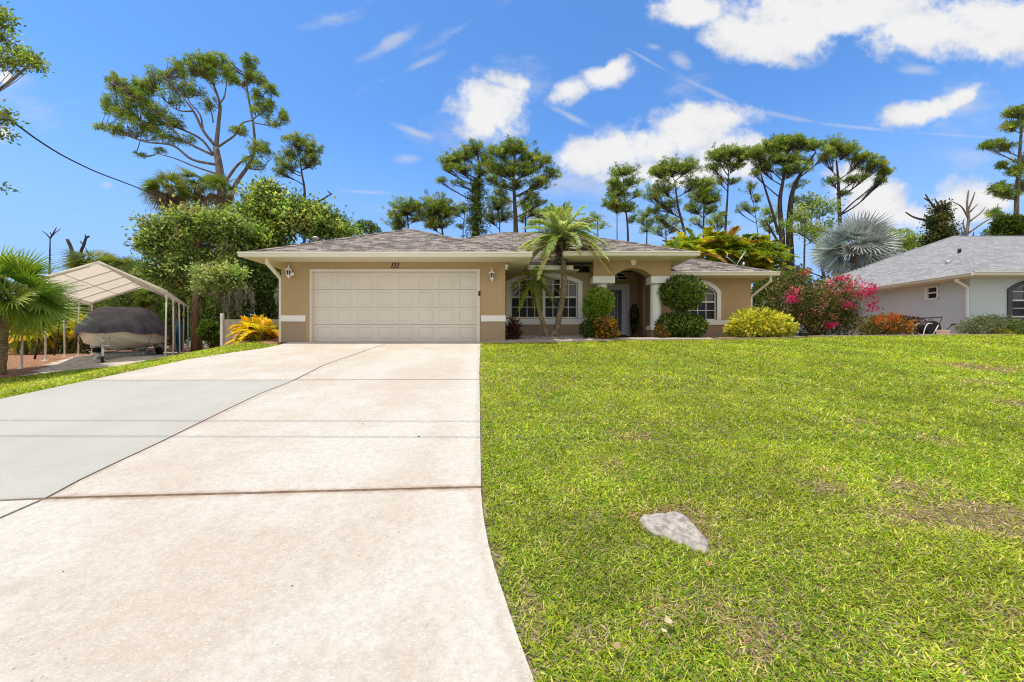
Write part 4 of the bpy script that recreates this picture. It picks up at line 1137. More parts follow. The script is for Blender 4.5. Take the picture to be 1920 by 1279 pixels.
pine('low rounded pine filling the gap right of the twin stemmed pine', 42, [(1318, 500), (1319, 430), (1320, 380)], 0.2, 0.06, [(1325, 345, 18, 16, 36), (1318, 370, 22, 18, 44), (1302, 390, 16, 12, 22), (1338, 372, 14, 12, 20), (1330, 395, 18, 8, 14)])
pine('slender pine with a long bare trunk and small umbrella crown', 38, [(1359, 500), (1360, 430), (1364, 370), (1366, 320)], 0.22, 0.06,
     [(1365, 288, 26, 10, 44), (1340, 296, 16, 12, 26), (1392, 292, 14, 12, 24), (1378, 310, 16, 8, 16), (1338, 318, 12, 8, 12), (1375, 340, 12, 6, 8), (1352, 340, 8, 8, 6), (1356, 402, 6, 5, 4)], upness=0.9)
pine('spindly half bare pine between the umbrella pine and the twin trunk giant', 41, [(1421, 500), (1420, 430), (1412, 380)], 0.08, 0.03, [(1405, 352, 12, 8, 9), (1418, 375, 10, 8, 9), (1396, 390, 10, 8, 8), (1412, 395, 12, 6, 7), (1385, 395, 6, 5, 3)], tr=0.3)
def second(mb_):
    T = smoothline([P(1482, 480, 37), P(1480, 420, 37), P(1486, 360, 37), P(1505, 320, 37), P(1530, 285, 37)], 5)
    T = np.vstack([groundbase(T[0][0], 37), T]); mb_.tube(T, np.linspace(0.33, 0.07, len(T)), 8)
    T2 = smoothline([P(1460, 440, 37), P(1446, 390, 37), P(1432, 345, 37), P(1425, 320, 37)], 5); mb_.tube(T2, np.linspace(0.13, 0.05, len(T2)), 6)
    mb_.tube(smoothline([P(1468, 470, 37), P(1445, 430, 37), P(1434, 412, 37)], 5), np.linspace(0.12, 0.05, 11), 6)
    return branches(mb_, T, [(1530, 272, 22, 10, 34), (1550, 285, 14, 10, 18), (1515, 300, 16, 10, 18), (1500, 345, 22, 8, 16), (1495, 372, 20, 8, 12)], 37, 0.3, 0.03, 0.8)
pine('giant twin trunk pine with broad flat umbrella crown', 37, [(1468, 500), (1466, 440), (1462, 380), (1468, 340), (1474, 300)], 0.42, 0.10,
     [(1475, 270, 26, 11, 54), (1445, 278, 20, 12, 40), (1418, 292, 18, 12, 34), (1500, 272, 20, 10, 34), (1460, 300, 24, 9, 28), (1432, 315, 14, 9, 16), (1480, 322, 26, 10, 30), (1485, 300, 18, 9, 18), (1416, 328, 7, 5, 5)], upness=0.85, extra=second, dens=1.15)
pine('lopsided flat topped pine reaching right of the twin trunk giant', 38, [(1577, 500), (1575, 430), (1573, 370), (1571, 330), (1568, 300)], 0.30, 0.08,
     [(1560, 275, 22, 10, 34), (1585, 285, 22, 9, 34), (1615, 298, 20, 9, 28), (1640, 310, 16, 10, 24), (1658, 325, 12, 10, 18), (1650, 340, 8, 7, 8), (1545, 300, 14, 10, 14), (1598, 338, 18, 6, 14), (1556, 342, 12, 7, 10), (1583, 362, 10, 5, 6), (1628, 318, 12, 6, 8)], upness=0.8, dens=1.1)
broadleaf('light green bushy tree half hidden behind the twin trunk giant', 36, [(1545, 520), (1535, 470), (1520, 420)], 0.14, 0.05, [(1525, 375, 18, 16, 14), (1545, 390, 20, 20, 20), (1505, 400, 14, 18, 12), (1550, 425, 16, 18, 12), (1500, 430, 16, 16, 10), (1525, 440, 20, 16, 10), (1480, 420, 14, 14, 8), (1450, 470, 12, 20, 8)], leaf=0.22, nl=34, cr=0.5, bark='bark_dark', name='broadleaf_tree', cols=OAK[1:])
pine('lone tall pine with sparse drooping tufts at the far right edge', 30, [(1908, 440), (1906, 390), (1910, 320), (1914, 260), (1918, 210)], 0.24, 0.07,
     [(1900, 215, 18, 10, 22), (1892, 240, 12, 10, 12), (1868, 270, 14, 8, 14), (1850, 276, 9, 6, 8), (1890, 278, 10, 6, 8), (1880, 312, 8, 5, 6), (1900, 325, 12, 12, 18), (1880, 355, 16, 10, 20), (1895, 365, 12, 8, 12), (1930, 230, 14, 20, 20), (1935, 300, 14, 20, 20), (1925, 350, 14, 14, 14), (1870, 400, 10, 8, 8), (1885, 410, 12, 6, 8)], tr=0.34, upness=0.35, bark='bark')

for lab, px, top, bot, Y, bl in [
    ('small faint pine far back left of the wide twin stemmed pine', 1212, 400, 470, 58, [(1212, 402, 14, 12, 12), (1204, 415, 12, 10, 9), (1222, 418, 12, 10, 9), (1212, 432, 14, 8, 8)]),
    ('short bushy pine low behind the twin stemmed pine stems', 1248, 415, 480, 56, [(1248, 418, 18, 12, 14), (1236, 432, 14, 12, 10), (1262, 430, 14, 12, 10), (1270, 412, 10, 8, 6)]),
    ('low pine tops left of the umbrella pine trunk', 1345, 405, 480, 56, [(1345, 408, 14, 12, 12), (1335, 420, 12, 10, 8), (1356, 420, 12, 10, 8), (1304, 418, 14, 10, 9)]),
    ('faint mid height pine between spindly pine and the giant trunks', 1442, 395, 480, 55, [(1440, 398, 14, 10, 10), (1448, 412, 12, 10, 8), (1432, 418, 12, 10, 8), (1444, 432, 14, 10, 8)]),
    ('mid height pine seen right behind the giant double trunk', 1508, 385, 480, 52, [(1508, 388, 16, 10, 12), (1520, 402, 14, 10, 10), (1500, 412, 14, 10, 9), (1515, 430, 16, 12, 10), (1530, 445, 14, 12, 8)]),
    ('small pine low behind the silver palm', 1655, 425, 500, 52, [(1655, 430, 14, 10, 9), (1668, 440, 14, 10, 9), (1645, 445, 12, 10, 8), (1680, 452, 12, 8, 8)]),
    ('hazy small pine at the right side of the front palm crown', 1120, 405, 470, 58, [(1118, 408, 12, 10, 8), (1108, 420, 12, 10, 8), (1128, 425, 10, 8, 6)]),
    ('low bushy pine behind the ridge just left of the palm', 1010, 400, 470, 55, [(1008, 402, 16, 12, 12), (1022, 412, 14, 10, 9), (998, 418, 12, 10, 8), (1030, 395, 10, 8, 6)])]:
    pine(lab, Y, [(px, bot), (px + 1, (top + bot) / 2), (px, top)], 0.16, 0.05, bl, tr=0.42, cols=PINE[1:])

# dead and stub trees
def bare(label, Y, polys, r, bark='bark', name='dead_tree', g=True, mult=0.35):
    p0 = P(*polys[0][0], Y)
    root = thing(name, label, 'tree', groundbase(p0[0], Y))
    mb = MB()
    for i, pl in enumerate(polys):
        T = smoothline([P(x, y, Y + (0.0 if i == 0 else rng.normal(0, 0.15) * 0)) for x, y in pl], 4)
        if i == 0 and g: T = np.vstack([groundbase(T[0][0], Y), T])
        rr = r * 0.8 if i == 0 else r * 0.42
        mb.tube(T, np.linspace(rr, rr * mult, len(T)), 7)
    mb.build('trunk', M[bark], root)
    return root
bare('bare reddish dead tree with crooked limbs behind the grey roof', 30, [[(1810, 500), (1812, 445), (1816, 410), (1813, 385), (1816, 357)], [(1815, 408), (1803, 388), (1786, 378)], [(1815, 395), (1824, 372), (1828, 360)], [(1812, 440), (1840, 420), (1862, 405), (1872, 382)], [(1812, 442), (1806, 420), (1808, 410)], [(1818, 415), (1838, 400), (1848, 388)], [(1818, 398), (1834, 382)], [(1812, 445), (1805, 438), (1802, 425)], [(1824, 445), (1826, 435)]], 0.16, 'bark')
bare('small bare dead tree forking against the sky above the fan palm', 26, [[(92, 560), (93, 500), (94, 447)], [(94, 447), (103, 437), (114, 429)], [(94, 447), (103, 432), (106, 426)], [(94, 447), (86, 438), (79, 433)], [(97, 443), (94, 435)]], 0.10, 'bark_dark')
bare('broken dead snag leaning left behind the boat shelter', 26, [[(136, 560), (135, 480), (133, 465), (126, 449)], [(128, 455), (126, 449)]], 0.14, 'bark_dark', mult=0.8)
bare('knotted dead snag rising out of the sabal palm behind the shelter', 26, [[(150, 560), (151, 480), (157, 460), (161, 447), (167, 443)], [(157, 460), (150, 452)], [(161, 447), (160, 440)]], 0.12, 'bark_dark', mult=0.6)
bare('curved dead branch trunk poking above the leafy oak', 22, [[(590, 440), (592, 385), (605, 374), (623, 363)], [(620, 364), (613, 356)], [(608, 373), (614, 366)]], 0.10, 'bark_dark')
b = broadleaf('vine smothered dead stump tree with bare branch tips', 29, [(1768, 500), (1766, 440), (1765, 400), (1764, 385)], 0.25, 0.08, [(1765, 395, 16, 14, 18), (1755, 415, 22, 16, 24), (1775, 415, 22, 18, 24), (1758, 440, 26, 18, 28), (1775, 440, 20, 18, 22), (1745, 452, 16, 14, 12)], leaf=0.17, nl=40, cr=0.34, cols=[(0.05, 0.09, 0.015), (0.09, 0.12, 0.02), (0.15, 0.15, 0.03), (0.03, 0.05, 0.015)], bark='bark_dark', name='vine_covered_tree', wid=0.6)
mb = MB()
for pl in ([(1760, 395), (1745, 380), (1735, 364)], [(1742, 376), (1733, 372)], [(1764, 392), (1752, 372)], [(1768, 395), (1775, 384), (1783, 378)], [(1745, 415), (1715, 408), (1698, 398)], [(1770, 392), (1764, 375)], [(1785, 420), (1792, 435), (1795, 445)]):
    T = smoothline([P(x, y, 29) for x, y in pl], 4); mb.tube(T, np.linspace(0.09, 0.04, len(T)), 6)
build_each(mb, 'branch', M['bark_dark'], b)
bush('low far bush with yellowish leaves beside the vine smothered stump', [(1690, 445, 20, 14), (1715, 455, 20, 14), (1705, 470, 26, 18)], 36, 0.22, OAK[1:], 2600, group=None)
bush('rounded dark green bush at the right edge behind the grey roof', [(1905, 428, 34, 22), (1880, 420, 16, 12), (1925, 440, 20, 20), (1880, 440, 16, 12)], 27, 0.2, [(0.03, 0.055, 0.012), (0.07, 0.13, 0.02), (0.16, 0.22, 0.02)], 5200)
bush('tiny far shrub tip above the grey roof ridge', [(1850, 440, 6, 9)], 36, 0.2, DARK, 260)
bush('dark far oak top peeping beside the garage roof', [(685, 425, 20, 10), (700, 432, 12, 8), (672, 430, 12, 8)], 34, 0.2, DARK, 1600)

# ------------------------------------------------------------------ left side trees
limbs = [
 ([(415, 345), (410, 306), (405, 277)], 0.42, 0.30),
 ([(405, 277), (410, 230), (412, 194), (398, 151), (392, 122)], 0.21, 0.05), ([(412, 194), (421, 180), (426, 144)], 0.09, 0.04),
 ([(403, 273), (381, 245), (363, 209), (335, 173), (309, 144)], 0.17, 0.05), ([(399, 288), (374, 259), (324, 237), (273, 230), (225, 205), (205, 200)], 0.13, 0.04),
 ([(399, 291), (345, 263), (306, 223), (252, 187), (209, 155)], 0.13, 0.04), ([(406, 309), (360, 299), (324, 273), (273, 266), (225, 250), (188, 238)], 0.14, 0.04),
 ([(406, 326), (367, 313), (330, 298), (295, 288)], 0.10, 0.04),
 ([(381, 245), (375, 215), (355, 190), (345, 150)], 0.09, 0.03), ([(363, 209), (330, 205), (290, 170)], 0.09, 0.03), ([(345, 263), (300, 250), (270, 215)], 0.08, 0.03), ([(400, 230), (392, 200), (360, 175)], 0.07, 0.03),
 ([(412, 194), (402, 170), (378, 140)], 0.08, 0.03),
 ([(430, 380), (442, 345), (464, 313), (477, 281), (475, 234), (464, 173), (462, 144), (457, 112)], 0.22, 0.05),
 ([(423, 340), (446, 309), (471, 291)], 0.15, 0.09), ([(410, 275), (442, 252), (453, 232), (475, 225)], 0.11, 0.06), ([(475, 223), (503, 201), (511, 169)], 0.06, 0.03),
 ([(475, 230), (518, 236), (532, 216)], 0.06, 0.03), ([(477, 284), (495, 280), (503, 273)], 0.07, 0.03), ([(464, 316), (490, 318), (503, 303)], 0.07, 0.03), ([(464, 173), (450, 160), (428, 145)], 0.06, 0.03), ([(448, 252), (440, 245), (432, 243)], 0.05, 0.03), ([(470, 205), (490, 185), (500, 165)], 0.05, 0.03)]
YU = 30
root = thing('pine_tree', 'huge sprawling wind swept pine with exposed curving limbs behind the oaks', 'tree', groundbase(P(415, 345, YU)[0], YU))
mb = MB(); allp = []
for pl, a, b in limbs:
    zoff = rng.normal(0, 0.4) if len(pl) > 3 else 0
    pw = [P(x, y, YU + zoff * i / len(pl) * 2.5) for i, (x, y) in enumerate(pl)]
    T = smoothline(pw, 5)
    if pl[0] in ((415, 345), (430, 380)): T = np.vstack([groundbase(T[0][0], YU), T])
    mb.tube(T, np.linspace(a * 0.72, b * 0.65, len(T)), 8); allp.append(T)
allp = np.concatenate(allp)
cen = []
for (px, py, rx, ry, n) in [(375, 122, 24, 14, 30), (412, 115, 18, 10, 22), (345, 135, 24, 12, 26), (305, 143, 20, 12, 22), (272, 165, 20, 12, 24), (213, 150, 14, 8, 16), (224, 160, 12, 8, 10), (245, 178, 26, 20, 40), (272, 198, 28, 16, 34), (228, 165, 16, 12, 16), (203, 205, 10, 6, 8), (186, 238, 8, 5, 6), (222, 246, 18, 7, 14), (270, 240, 26, 16, 36), (322, 228, 18, 10, 18), (318, 258, 20, 8, 14), (360, 170, 20, 12, 16), (392, 198, 14, 10, 10), (465, 117, 14, 10, 16), (472, 145, 12, 8, 10), (487, 150, 10, 10, 10), (508, 168, 12, 10, 14), (480, 178, 12, 8, 10), (492, 208, 16, 12, 18), (505, 195, 10, 8, 10), (532, 220, 8, 10, 10), (517, 233, 12, 4, 6), (446, 246, 18, 6, 12), (492, 282, 18, 12, 20), (478, 305, 16, 10, 12), (395, 140, 18, 12, 16), (432, 140, 10, 12, 12), (440, 155, 10, 8, 8), (330, 180, 22, 14, 18), (352, 265, 14, 6, 5), (300, 215, 22, 14, 20), (235, 215, 18, 12, 16), (200, 190, 8, 10, 7), (262, 292, 6, 4, 4), (385, 115, 24, 8, 12), (258, 312, 10, 5, 5), (300, 284, 8, 5, 4)]:
    c = P(px, py, YU); pts = c + ball(int(n * 2.1), 0.55) * 1.3 * np.array([rx / F * YU, rx / F * YU * 0.9, ry / F * YU])
    keep_ = []
    for p in pts:
        dd_ = np.linalg.norm((allp - p) * np.array([1, 0.5, 1]), axis=1) + 0.7 * np.maximum(0, allp[:, 2] - p[2] + 0.2); ia = np.argmin(dd_); a = allp[ia]
        if dd_[ia] > 2.2: continue
        keep_.append(p)
        L = np.linalg.norm(p - a)
        mb.tube(bez(a, a * 0.5 + p * 0.5 + np.array([0, 0, -0.12 * L]), p, 5), np.linspace(0.026, 0.011, 5), 4, cap=False)
    if keep_: cen.append(np.array(keep_))
mb.build('trunk', M['bark'], root)
fm = FM(); cen = np.concatenate(cen); tufts(fm, cen, rng.uniform(0.20, 0.36, len(cen)), 34, PINE[1:3], aspect=0.14, jit=0.16, up=0.5); fm.build('crown', M['needle'], root)
pine('small round headed pine right of the sprawling pine', 30, [(571, 400), (571, 355), (566, 325), (563, 300)], 0.15, 0.05, [(560, 268, 22, 12, 28), (585, 280, 18, 12, 22), (545, 290, 16, 10, 16), (578, 305, 16, 12, 16), (540, 312, 18, 10, 16), (528, 325, 14, 8, 10), (590, 300, 10, 8, 8), (525, 300, 8, 5, 4)], group=None, tr=0.27, n=26)

broadleaf('big spreading live oak with straight reddish trunk beside the boat shelter', 17.0, [(367, 640), (367, 560), (369, 500), (372, 450)], 0.17, 0.09,
  [(322, 428, 36, 24, 28), (365, 412, 40, 22, 26), (410, 418, 40, 24, 28), (300, 452, 36, 26, 28), (350, 440, 52, 36, 46), (400, 440, 46, 36, 40), (446, 432, 30, 26, 22), (300, 480, 36, 26, 26), (345, 495, 48, 30, 34), (395, 495, 46, 28, 30), (330, 530, 34, 24, 18), (375, 540, 38, 24, 18), (300, 512, 30, 26, 16), (445, 500, 28, 30, 18), (440, 465, 30, 36, 24), (285, 425, 14, 10, 6), (290, 460, 24, 14, 10)], leaf=0.15, nl=62, cr=0.42, wid=0.55, cols=OAK + [(0.45, 0.48, 0.24)], bark='bark_red', min_t=0.45)
ml = broadleaf('pale green low oak limb clump hung with moss beneath the big oak', 15.6, [(425, 640), (428, 590), (415, 550), (408, 530)], 0.05, 0.03,
  [(405, 520, 32, 18, 24), (430, 510, 24, 16, 14), (385, 535, 18, 16, 10), (428, 540, 22, 16, 12), (380, 512, 14, 14, 7), (440, 525, 14, 18, 8)], leaf=0.12, nl=60, cr=0.3, cols=[(0.40, 0.50, 0.18), (0.55, 0.63, 0.28), (0.26, 0.36, 0.10)], name='oak_sapling')
fm = FM()
for k in range(60):
    px = rng.choice([372, 425, 430, 436, 452, 460, 470, 415, 395, 520, 445]) + rng.normal(0, 5); py0 = rng.uniform(528, 555); ln = rng.uniform(0.25, 0.95)
    p0 = P(px, py0, 15.5 + rng.normal(0, 0.2)); m_ = 26; t = rng.uniform(0, 1, m_)
    pos = p0 + np.stack([rng.normal(0, 0.03, m_) * (1 - t * 0.6), rng.normal(0, 0.03, m_), -ln * t], 1)
    leaves(fm, pos, np.array([0, 0, -1]) + rng.normal(0, 0.25, (m_, 3)), 0.16, 0.02, pal([(0.30, 0.29, 0.21), (0.22, 0.22, 0.15)], m_))
fm.build('hanging_moss', M['moss'], ml)
broadleaf('dense dark live oak crowding the left end of the garage roof', 18.5, [(500, 640), (505, 560), (520, 480), (530, 430)], 0.2, 0.1,
  [(488, 376, 28, 20, 22), (512, 364, 22, 16, 14), (548, 392, 36, 22, 28), (505, 400, 46, 30, 42), (592, 402, 30, 20, 22), (470, 398, 24, 20, 16), (560, 420, 50, 30, 44), (620, 420, 30, 24, 26), (600, 440, 40, 20, 24), (645, 432, 20, 14, 12), (480, 430, 40, 36, 36), (475, 480, 40, 36, 34), (520, 460, 46, 36, 36), (500, 520, 40, 32, 28), (460, 520, 32, 30, 20), (490, 560, 40, 30, 20), (655, 440, 12, 8, 5)], leaf=0.165, nl=58, cr=0.48, wid=0.55, cols=OAK, bark='bark_dark')
# cabbage palm heads
def sabal(label, Y, hx, hy, base_px, n, pet, blade, cols, group=None, r=0.16, name='sabal_palm', mat='palm', bark='palmbark', cat='palm tree', nseg=34, droop=0.5, low=-0.7, dead=0, seed_up=0.2, spread=1.9, deadcol=(0.22, 0.16, 0.09), wseg=1.0, vis=True, tilt=0.3, rollsd=0.8):
    h = P(hx, hy, Y); b = groundbase(P(base_px, 0, Y)[0], Y)
    root = thing(name, label, cat, b, group)
    mb = MB(); T = bez(b, (b + h) / 2 + np.array([0.05, 0, 0]), h - np.array([0, 0, 0.05]), 14)
    mb.tube(T, [r * (1.15 if i == 0 else 1 + 0.06 * ((i % 2) * 2 - 1)) for i in range(14)], 12); mb.build('trunk', M[bark], root)
    fm = FM(); st = MB()
    for i in range(n + dead):
        a = i * 2.399 + rng.normal(0, 0.2)
        z = rng.uniform(low, 1.0) if i < n else rng.uniform(-1.0, -0.6)
        el = math.asin(np.clip(z, -1, 1)) * 0.92 + seed_up * 0
        d = np.array([math.cos(a) * math.cos(el), math.sin(a) * math.cos(el), math.sin(el)])
        c = pal(cols, 1, 0.12)[0] if i < n else np.array(deadcol) * rng.uniform(0.7, 1.2)
        fan(fm, st, h, d, pet * rng.uniform(0.8, 1.15), blade * rng.uniform(0.85, 1.1), nseg, spread, droop * (1 if i < n else 1.6), c, wseg=wseg, tilt=tilt, rollsd=rollsd)
    st.build('petiole', M['stem_green'] if mat == 'palm' else M['stem_silver'], root)
    fm.build('fronds', M[mat], root)
    return root
M['stem_green'] = simple('stem_green', (0.16, 0.2, 0.05), 0.6, 0.2, 5); M['stem_silver'] = simple('stem_silver', (0.3, 0.33, 0.3), 0.6, 0.2, 5)
PG = [(0.18, 0.25, 0.045), (0.25, 0.31, 0.06), (0.13, 0.19, 0.035)]
sabal('tall cabbage palm head with grey dead fronds poking above the oak', 19.5, 318, 352, 335, 22, 0.5, 0.75, PG, dead=12, low=-0.5, nseg=26, deadcol=(0.24, 0.19, 0.13))
sabal('upper cabbage palm with two bright fans in front of the pine limbs', 20.5, 370, 345, 372, 14, 0.55, 0.85, PG, dead=3, low=-0.1, nseg=28)
sabal('shaded cabbage palm crown against the sprawling pine trunk', 20, 415, 355, 410, 14, 0.45, 0.75, PG, dead=3, low=-0.3, nseg=26)
sabal('left sabal palm with brown skirt behind the boat shelter', 24, 172, 490, 170, 26, 0.6, 0.95, [(0.17, 0.22, 0.05), (0.12, 0.17, 0.03)], dead=8, nseg=22, droop=0.3)
sabal('yellowing sabal palm over the shelter ridge', 23, 218, 505, 220, 26, 0.6, 0.95, PG, nseg=26, dead=6)
sabal('broad sabal palm behind the right slope of the shelter', 21, 262, 525, 265, 24, 0.6, 1.0, [(0.18, 0.26, 0.06), (0.12, 0.17, 0.04)], nseg=22, dead=5, droop=0.3)
sabal('low sabal palm under the oak behind the boat', 20, 300, 560, 300, 20, 0.55, 0.9, DARK + [(0.08, 0.12, 0.03)], nseg=24, dead=10, deadcol=(0.3, 0.22, 0.14))
FP = [(0.22, 0.36, 0.04), (0.29, 0.42, 0.06), (0.36, 0.46, 0.09), (0.16, 0.28, 0.03)]
sabal('large bright green fan palm filling the left edge', 10.3, 6, 556, 0, 54, 0.70, 0.93, FP, r=0.10, dead=0, nseg=30, droop=0.2, low=-0.6, name='fan_palm', spread=1.7, wseg=1.3)
BZ = [(0.42, 0.48, 0.43), (0.34, 0.40, 0.36), (0.52, 0.56, 0.50)]
sabal('silver blue fan palm between the two houses', 25, 1603, 460, 1603, 80, 1.0, 1.45, BZ, r=0.26, name='silver_palm', mat='silver', nseg=20, droop=0.06, low=-0.75, spread=1.55, wseg=1.1, tilt=0.5)

# understory behind the shelter and the oak
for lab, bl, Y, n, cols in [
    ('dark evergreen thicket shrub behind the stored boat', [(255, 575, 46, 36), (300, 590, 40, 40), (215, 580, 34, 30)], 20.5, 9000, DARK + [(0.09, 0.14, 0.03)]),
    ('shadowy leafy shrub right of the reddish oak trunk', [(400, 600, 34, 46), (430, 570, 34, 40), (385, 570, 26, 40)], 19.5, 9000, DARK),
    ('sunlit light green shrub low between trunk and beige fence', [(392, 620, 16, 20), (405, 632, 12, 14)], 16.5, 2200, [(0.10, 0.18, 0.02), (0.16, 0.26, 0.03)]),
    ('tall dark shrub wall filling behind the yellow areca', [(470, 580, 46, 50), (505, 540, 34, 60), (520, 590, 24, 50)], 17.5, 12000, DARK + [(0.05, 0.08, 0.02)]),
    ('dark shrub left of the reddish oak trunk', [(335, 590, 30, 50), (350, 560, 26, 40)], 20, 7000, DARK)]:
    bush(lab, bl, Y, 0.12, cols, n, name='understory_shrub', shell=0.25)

# leaning overhanging oak at the left frame edge
ob = broadleaf('overhanging oak boughs entering at the top left corner', 8.0, [(-330, 640), (-300, 330), (-200, 190), (-110, 150), (-45, 130), (-18, 110)], 0.22, 0.03,
  [(10, 45, 16, 20, 9), (30, 100, 26, 16, 13), (62, 118, 14, 12, 7), (5, 120, 16, 14, 8), (8, 222, 14, 12, 7), (-30, 60, 40, 50, 20), (-40, 180, 40, 50, 16), (-90, 60, 60, 60, 20), (6, 250, 8, 6, 3), (2, 350, 3, 3, 1), (8, 30, 10, 12, 5), (-25, 230, 20, 14, 8)], leaf=0.075, nl=34, cr=0.15, cols=OAK[1:] + [(0.2, 0.24, 0.06)], bark='bark', twig=0.010)

# ------------------------------------------------------------------ arecas and other palms
def areca(label, Y, clumps, n, L, cols, dry=None, name='areca_palm', group=None, ll=0.36, lw=0.028, up=0.9, nl=36, droop=(0.35, 0.75)):
    c0 = P(clumps[0][0], clumps[0][1], Y)
    gb = groundbase(c0[0], Y); root = thing(name, label, 'palm tree', gb, group)
    fm = FM(); st = MB(); cane = MB()
    for (px, py, h) in clumps:
        for s in range(3):
            top = P(px + rng.normal(0, 10), py + rng.normal(0, 6), Y + rng.normal(0, 0.5)); b = np.array([gb[0] * 0.3 + top[0] * 0.7, top[1] * 0.6 + Y * 0.4, gb[2]])
            cane.tube(bez(b, (b + top) / 2 + np.array([rng.normal(0, 0.1), 0, 0]), top, 7), np.linspace(0.06, 0.035, 7), 7)
            for i in range(n):
                a = rng.uniform(0, 6.28); el = rng.uniform(0.25, 1.35)
                d = np.array([math.cos(a) * math.cos(el), math.sin(a) * math.cos(el), math.sin(el) * up])
                c = pal(cols, 1, 0.12)[0]
                if dry is not None and rng.uniform() < 0.07: c = np.array(dry)
                feather(fm, st, top, d, L * rng.uniform(0.75, 1.15), nl, lw, ll, rng.uniform(*droop), c, r=0.016, tipcol=c * np.array([1.12, 1.06, 0.8]))
    build_each(cane, 'cane', M['stem_green'], root, tol=0.03); build_each(st, 'rachis', M['stem_yellow'], root, tol=0.06); fm.build('fronds', M['palm'], root)
    return root
M['stem_yellow'] = simple('stem_yellow', (0.42, 0.33, 0.06), 0.6, 0.2, 5)
AY = [(0.46, 0.52, 0.03), (0.60, 0.58, 0.03), (0.30, 0.42, 0.03), (0.18, 0.28, 0.025)]
areca('big yellow green areca thicket rising behind the right wing roof', 21, [(1290, 470, 0), (1335, 462, 0), (1380, 468, 0), (1425, 475, 0), (1310, 480, 0), (1400, 492, 0), (1355, 485, 0)], 10, 1.7, AY, dry=(0.45, 0.25, 0.08), ll=0.5, lw=0.075, nl=26)
areca('greener areca thicket spilling right toward the bougainvillea', 20, [(1250, 478, 0), (1440, 500, 0), (1450, 530, 0), (1420, 520, 0)], 7, 1.5, AY[2:] + [(0.36, 0.38, 0.03)], dry=(0.4, 0.22, 0.08), ll=0.45, lw=0.07, nl=26)
GO = [(0.80, 0.62, 0.02), (0.84, 0.70, 0.04), (0.78, 0.53, 0.015), (0.5, 0.50, 0.03)]
areca('golden yellow areca palm against the left garage corner', 12.6, [(484, 640, 0), (478, 632, 0), (492, 630, 0)], 13, 0.82, GO, ll=0.28, lw=0.032, nl=30, droop=(0.25, 0.75), up=1.15)
areca('small green areca tucked between golden areca and garage wall', 12.9, [(510, 632, 0)], 6, 0.6, [(0.10, 0.15, 0.02), (0.17, 0.2, 0.02)], ll=0.22, lw=0.02, nl=26)
GY = [(0.62, 0.52, 0.02), (0.50, 0.48, 0.03), (0.7, 0.5, 0.02), (0.3, 0.36, 0.02)]
areca('sunlit yellow areca hedge palm left of the boat bow', 17, [(95, 640, 0), (130, 632, 0), (150, 622, 0)], 8, 1.25, GY, ll=0.34, lw=0.035)
areca('yellow areca behind the leaning dark stakes', 16, [(40, 640, 0), (70, 642, 0)], 8, 1.1, GY[1:], ll=0.34, lw=0.035)
bush('bushy green ground shrub below the yellow arecas', [(100, 650, 40, 20), (60, 655, 36, 18), (140, 650, 26, 20)], 18, 0.1, [(0.06, 0.10, 0.02), (0.12, 0.16, 0.03), (0.25, 0.22, 0.02)], 4200)
# dark stakes by the arecas
for i, (a, b, lab) in enumerate([((64, 672), (77, 612), 'dark slanting stake nearest the fan palm trunk'), ((101, 664), (112, 600), 'dark slanting stake midway along the yellow arecas')]):
    Y = 12.6 if i == 0 else 14.5
    p0, p1 = P(*a, Y), P(*b, Y); p0 = groundbase(P(a[0], 0, Y)[0], Y)
    mb = MB(); mb.tube([p0, (p0 + p1) / 2 + np.array([0.02, 0, 0]), p1], [0.028, 0.024, 0.02], 8)
    mb.tube([p0 + (p1 - p0) * 0.97, p1 + np.array([0.03, 0, 0.02])], [0.03, 0.03], 8)
    prop(mb.build('garden_stake', M['black']), lab, 'stake')

# ------------------------------------------------------------------ front yard palm
YF = 12.75
root = thing('date_palm', 'twin trunked feathery date palm in front of the arched living room window', 'palm tree', P(1036, 634, YF))
mb = MB()
ta = smoothline([P(1026, 636, YF), P(1022, 618, YF), P(1013, 590, YF), P(1006, 560, YF), P(1003, 528, YF)], 6)
tb = smoothline([P(1044, 636, YF + 0.1), P(1045, 615, YF + 0.1), P(1050, 585, YF + 0.1), P(1056, 550, YF), P(1057, 510, YF), P(1054, 475, YF), P(1052, 455, YF)], 6)
mb.tube(ta, [0.064 * (1.25 - 0.3 * i / len(ta)) * (1 + 0.12 * (i % 2)) for i in range(len(ta))], 10)
mb.tube(tb, [0.078 * (1.2 - 0.1 * i / len(tb)) * (1 + 0.12 * (i % 2)) for i in range(len(tb))], 10)
mb.tube([P(1034, 636, YF), P(1036, 628, YF), P(1042, 620, YF)], [0.1, 0.09, 0.06], 8)
mb.build('trunk', M['palmbark'], root)
mb = MB(); c = P(1052, 468, YF)
for i in range(70):
    a = rng.uniform(0, 6.28); z = rng.uniform(-0.5, 0.25); mb.tube([c + np.array([math.cos(a) * 0.08, math.sin(a) * 0.08, z]), c + np.array([math.cos(a) * 0.2, math.sin(a) * 0.2, z + rng.uniform(0.08, 0.22)])], [0.022, 0.008], 5)
c = P(1003, 530, YF)
for i in range(30):
    a = rng.uniform(0, 6.28); z = rng.uniform(-0.2, 0.1); mb.tube([c + np.array([math.cos(a) * 0.06, math.sin(a) * 0.06, z]), c + np.array([math.cos(a) * 0.15, math.sin(a) * 0.15, z + 0.12])], [0.018, 0.007], 5)
build_each(mb, 'boot', M['bark_dark'], root)
fm = FM(); st = MB(); h = P(1052, 452, YF)
DP = [(0.34, 0.45, 0.13), (0.44, 0.53, 0.20), (0.26, 0.37, 0.09), (0.52, 0.60, 0.28)]
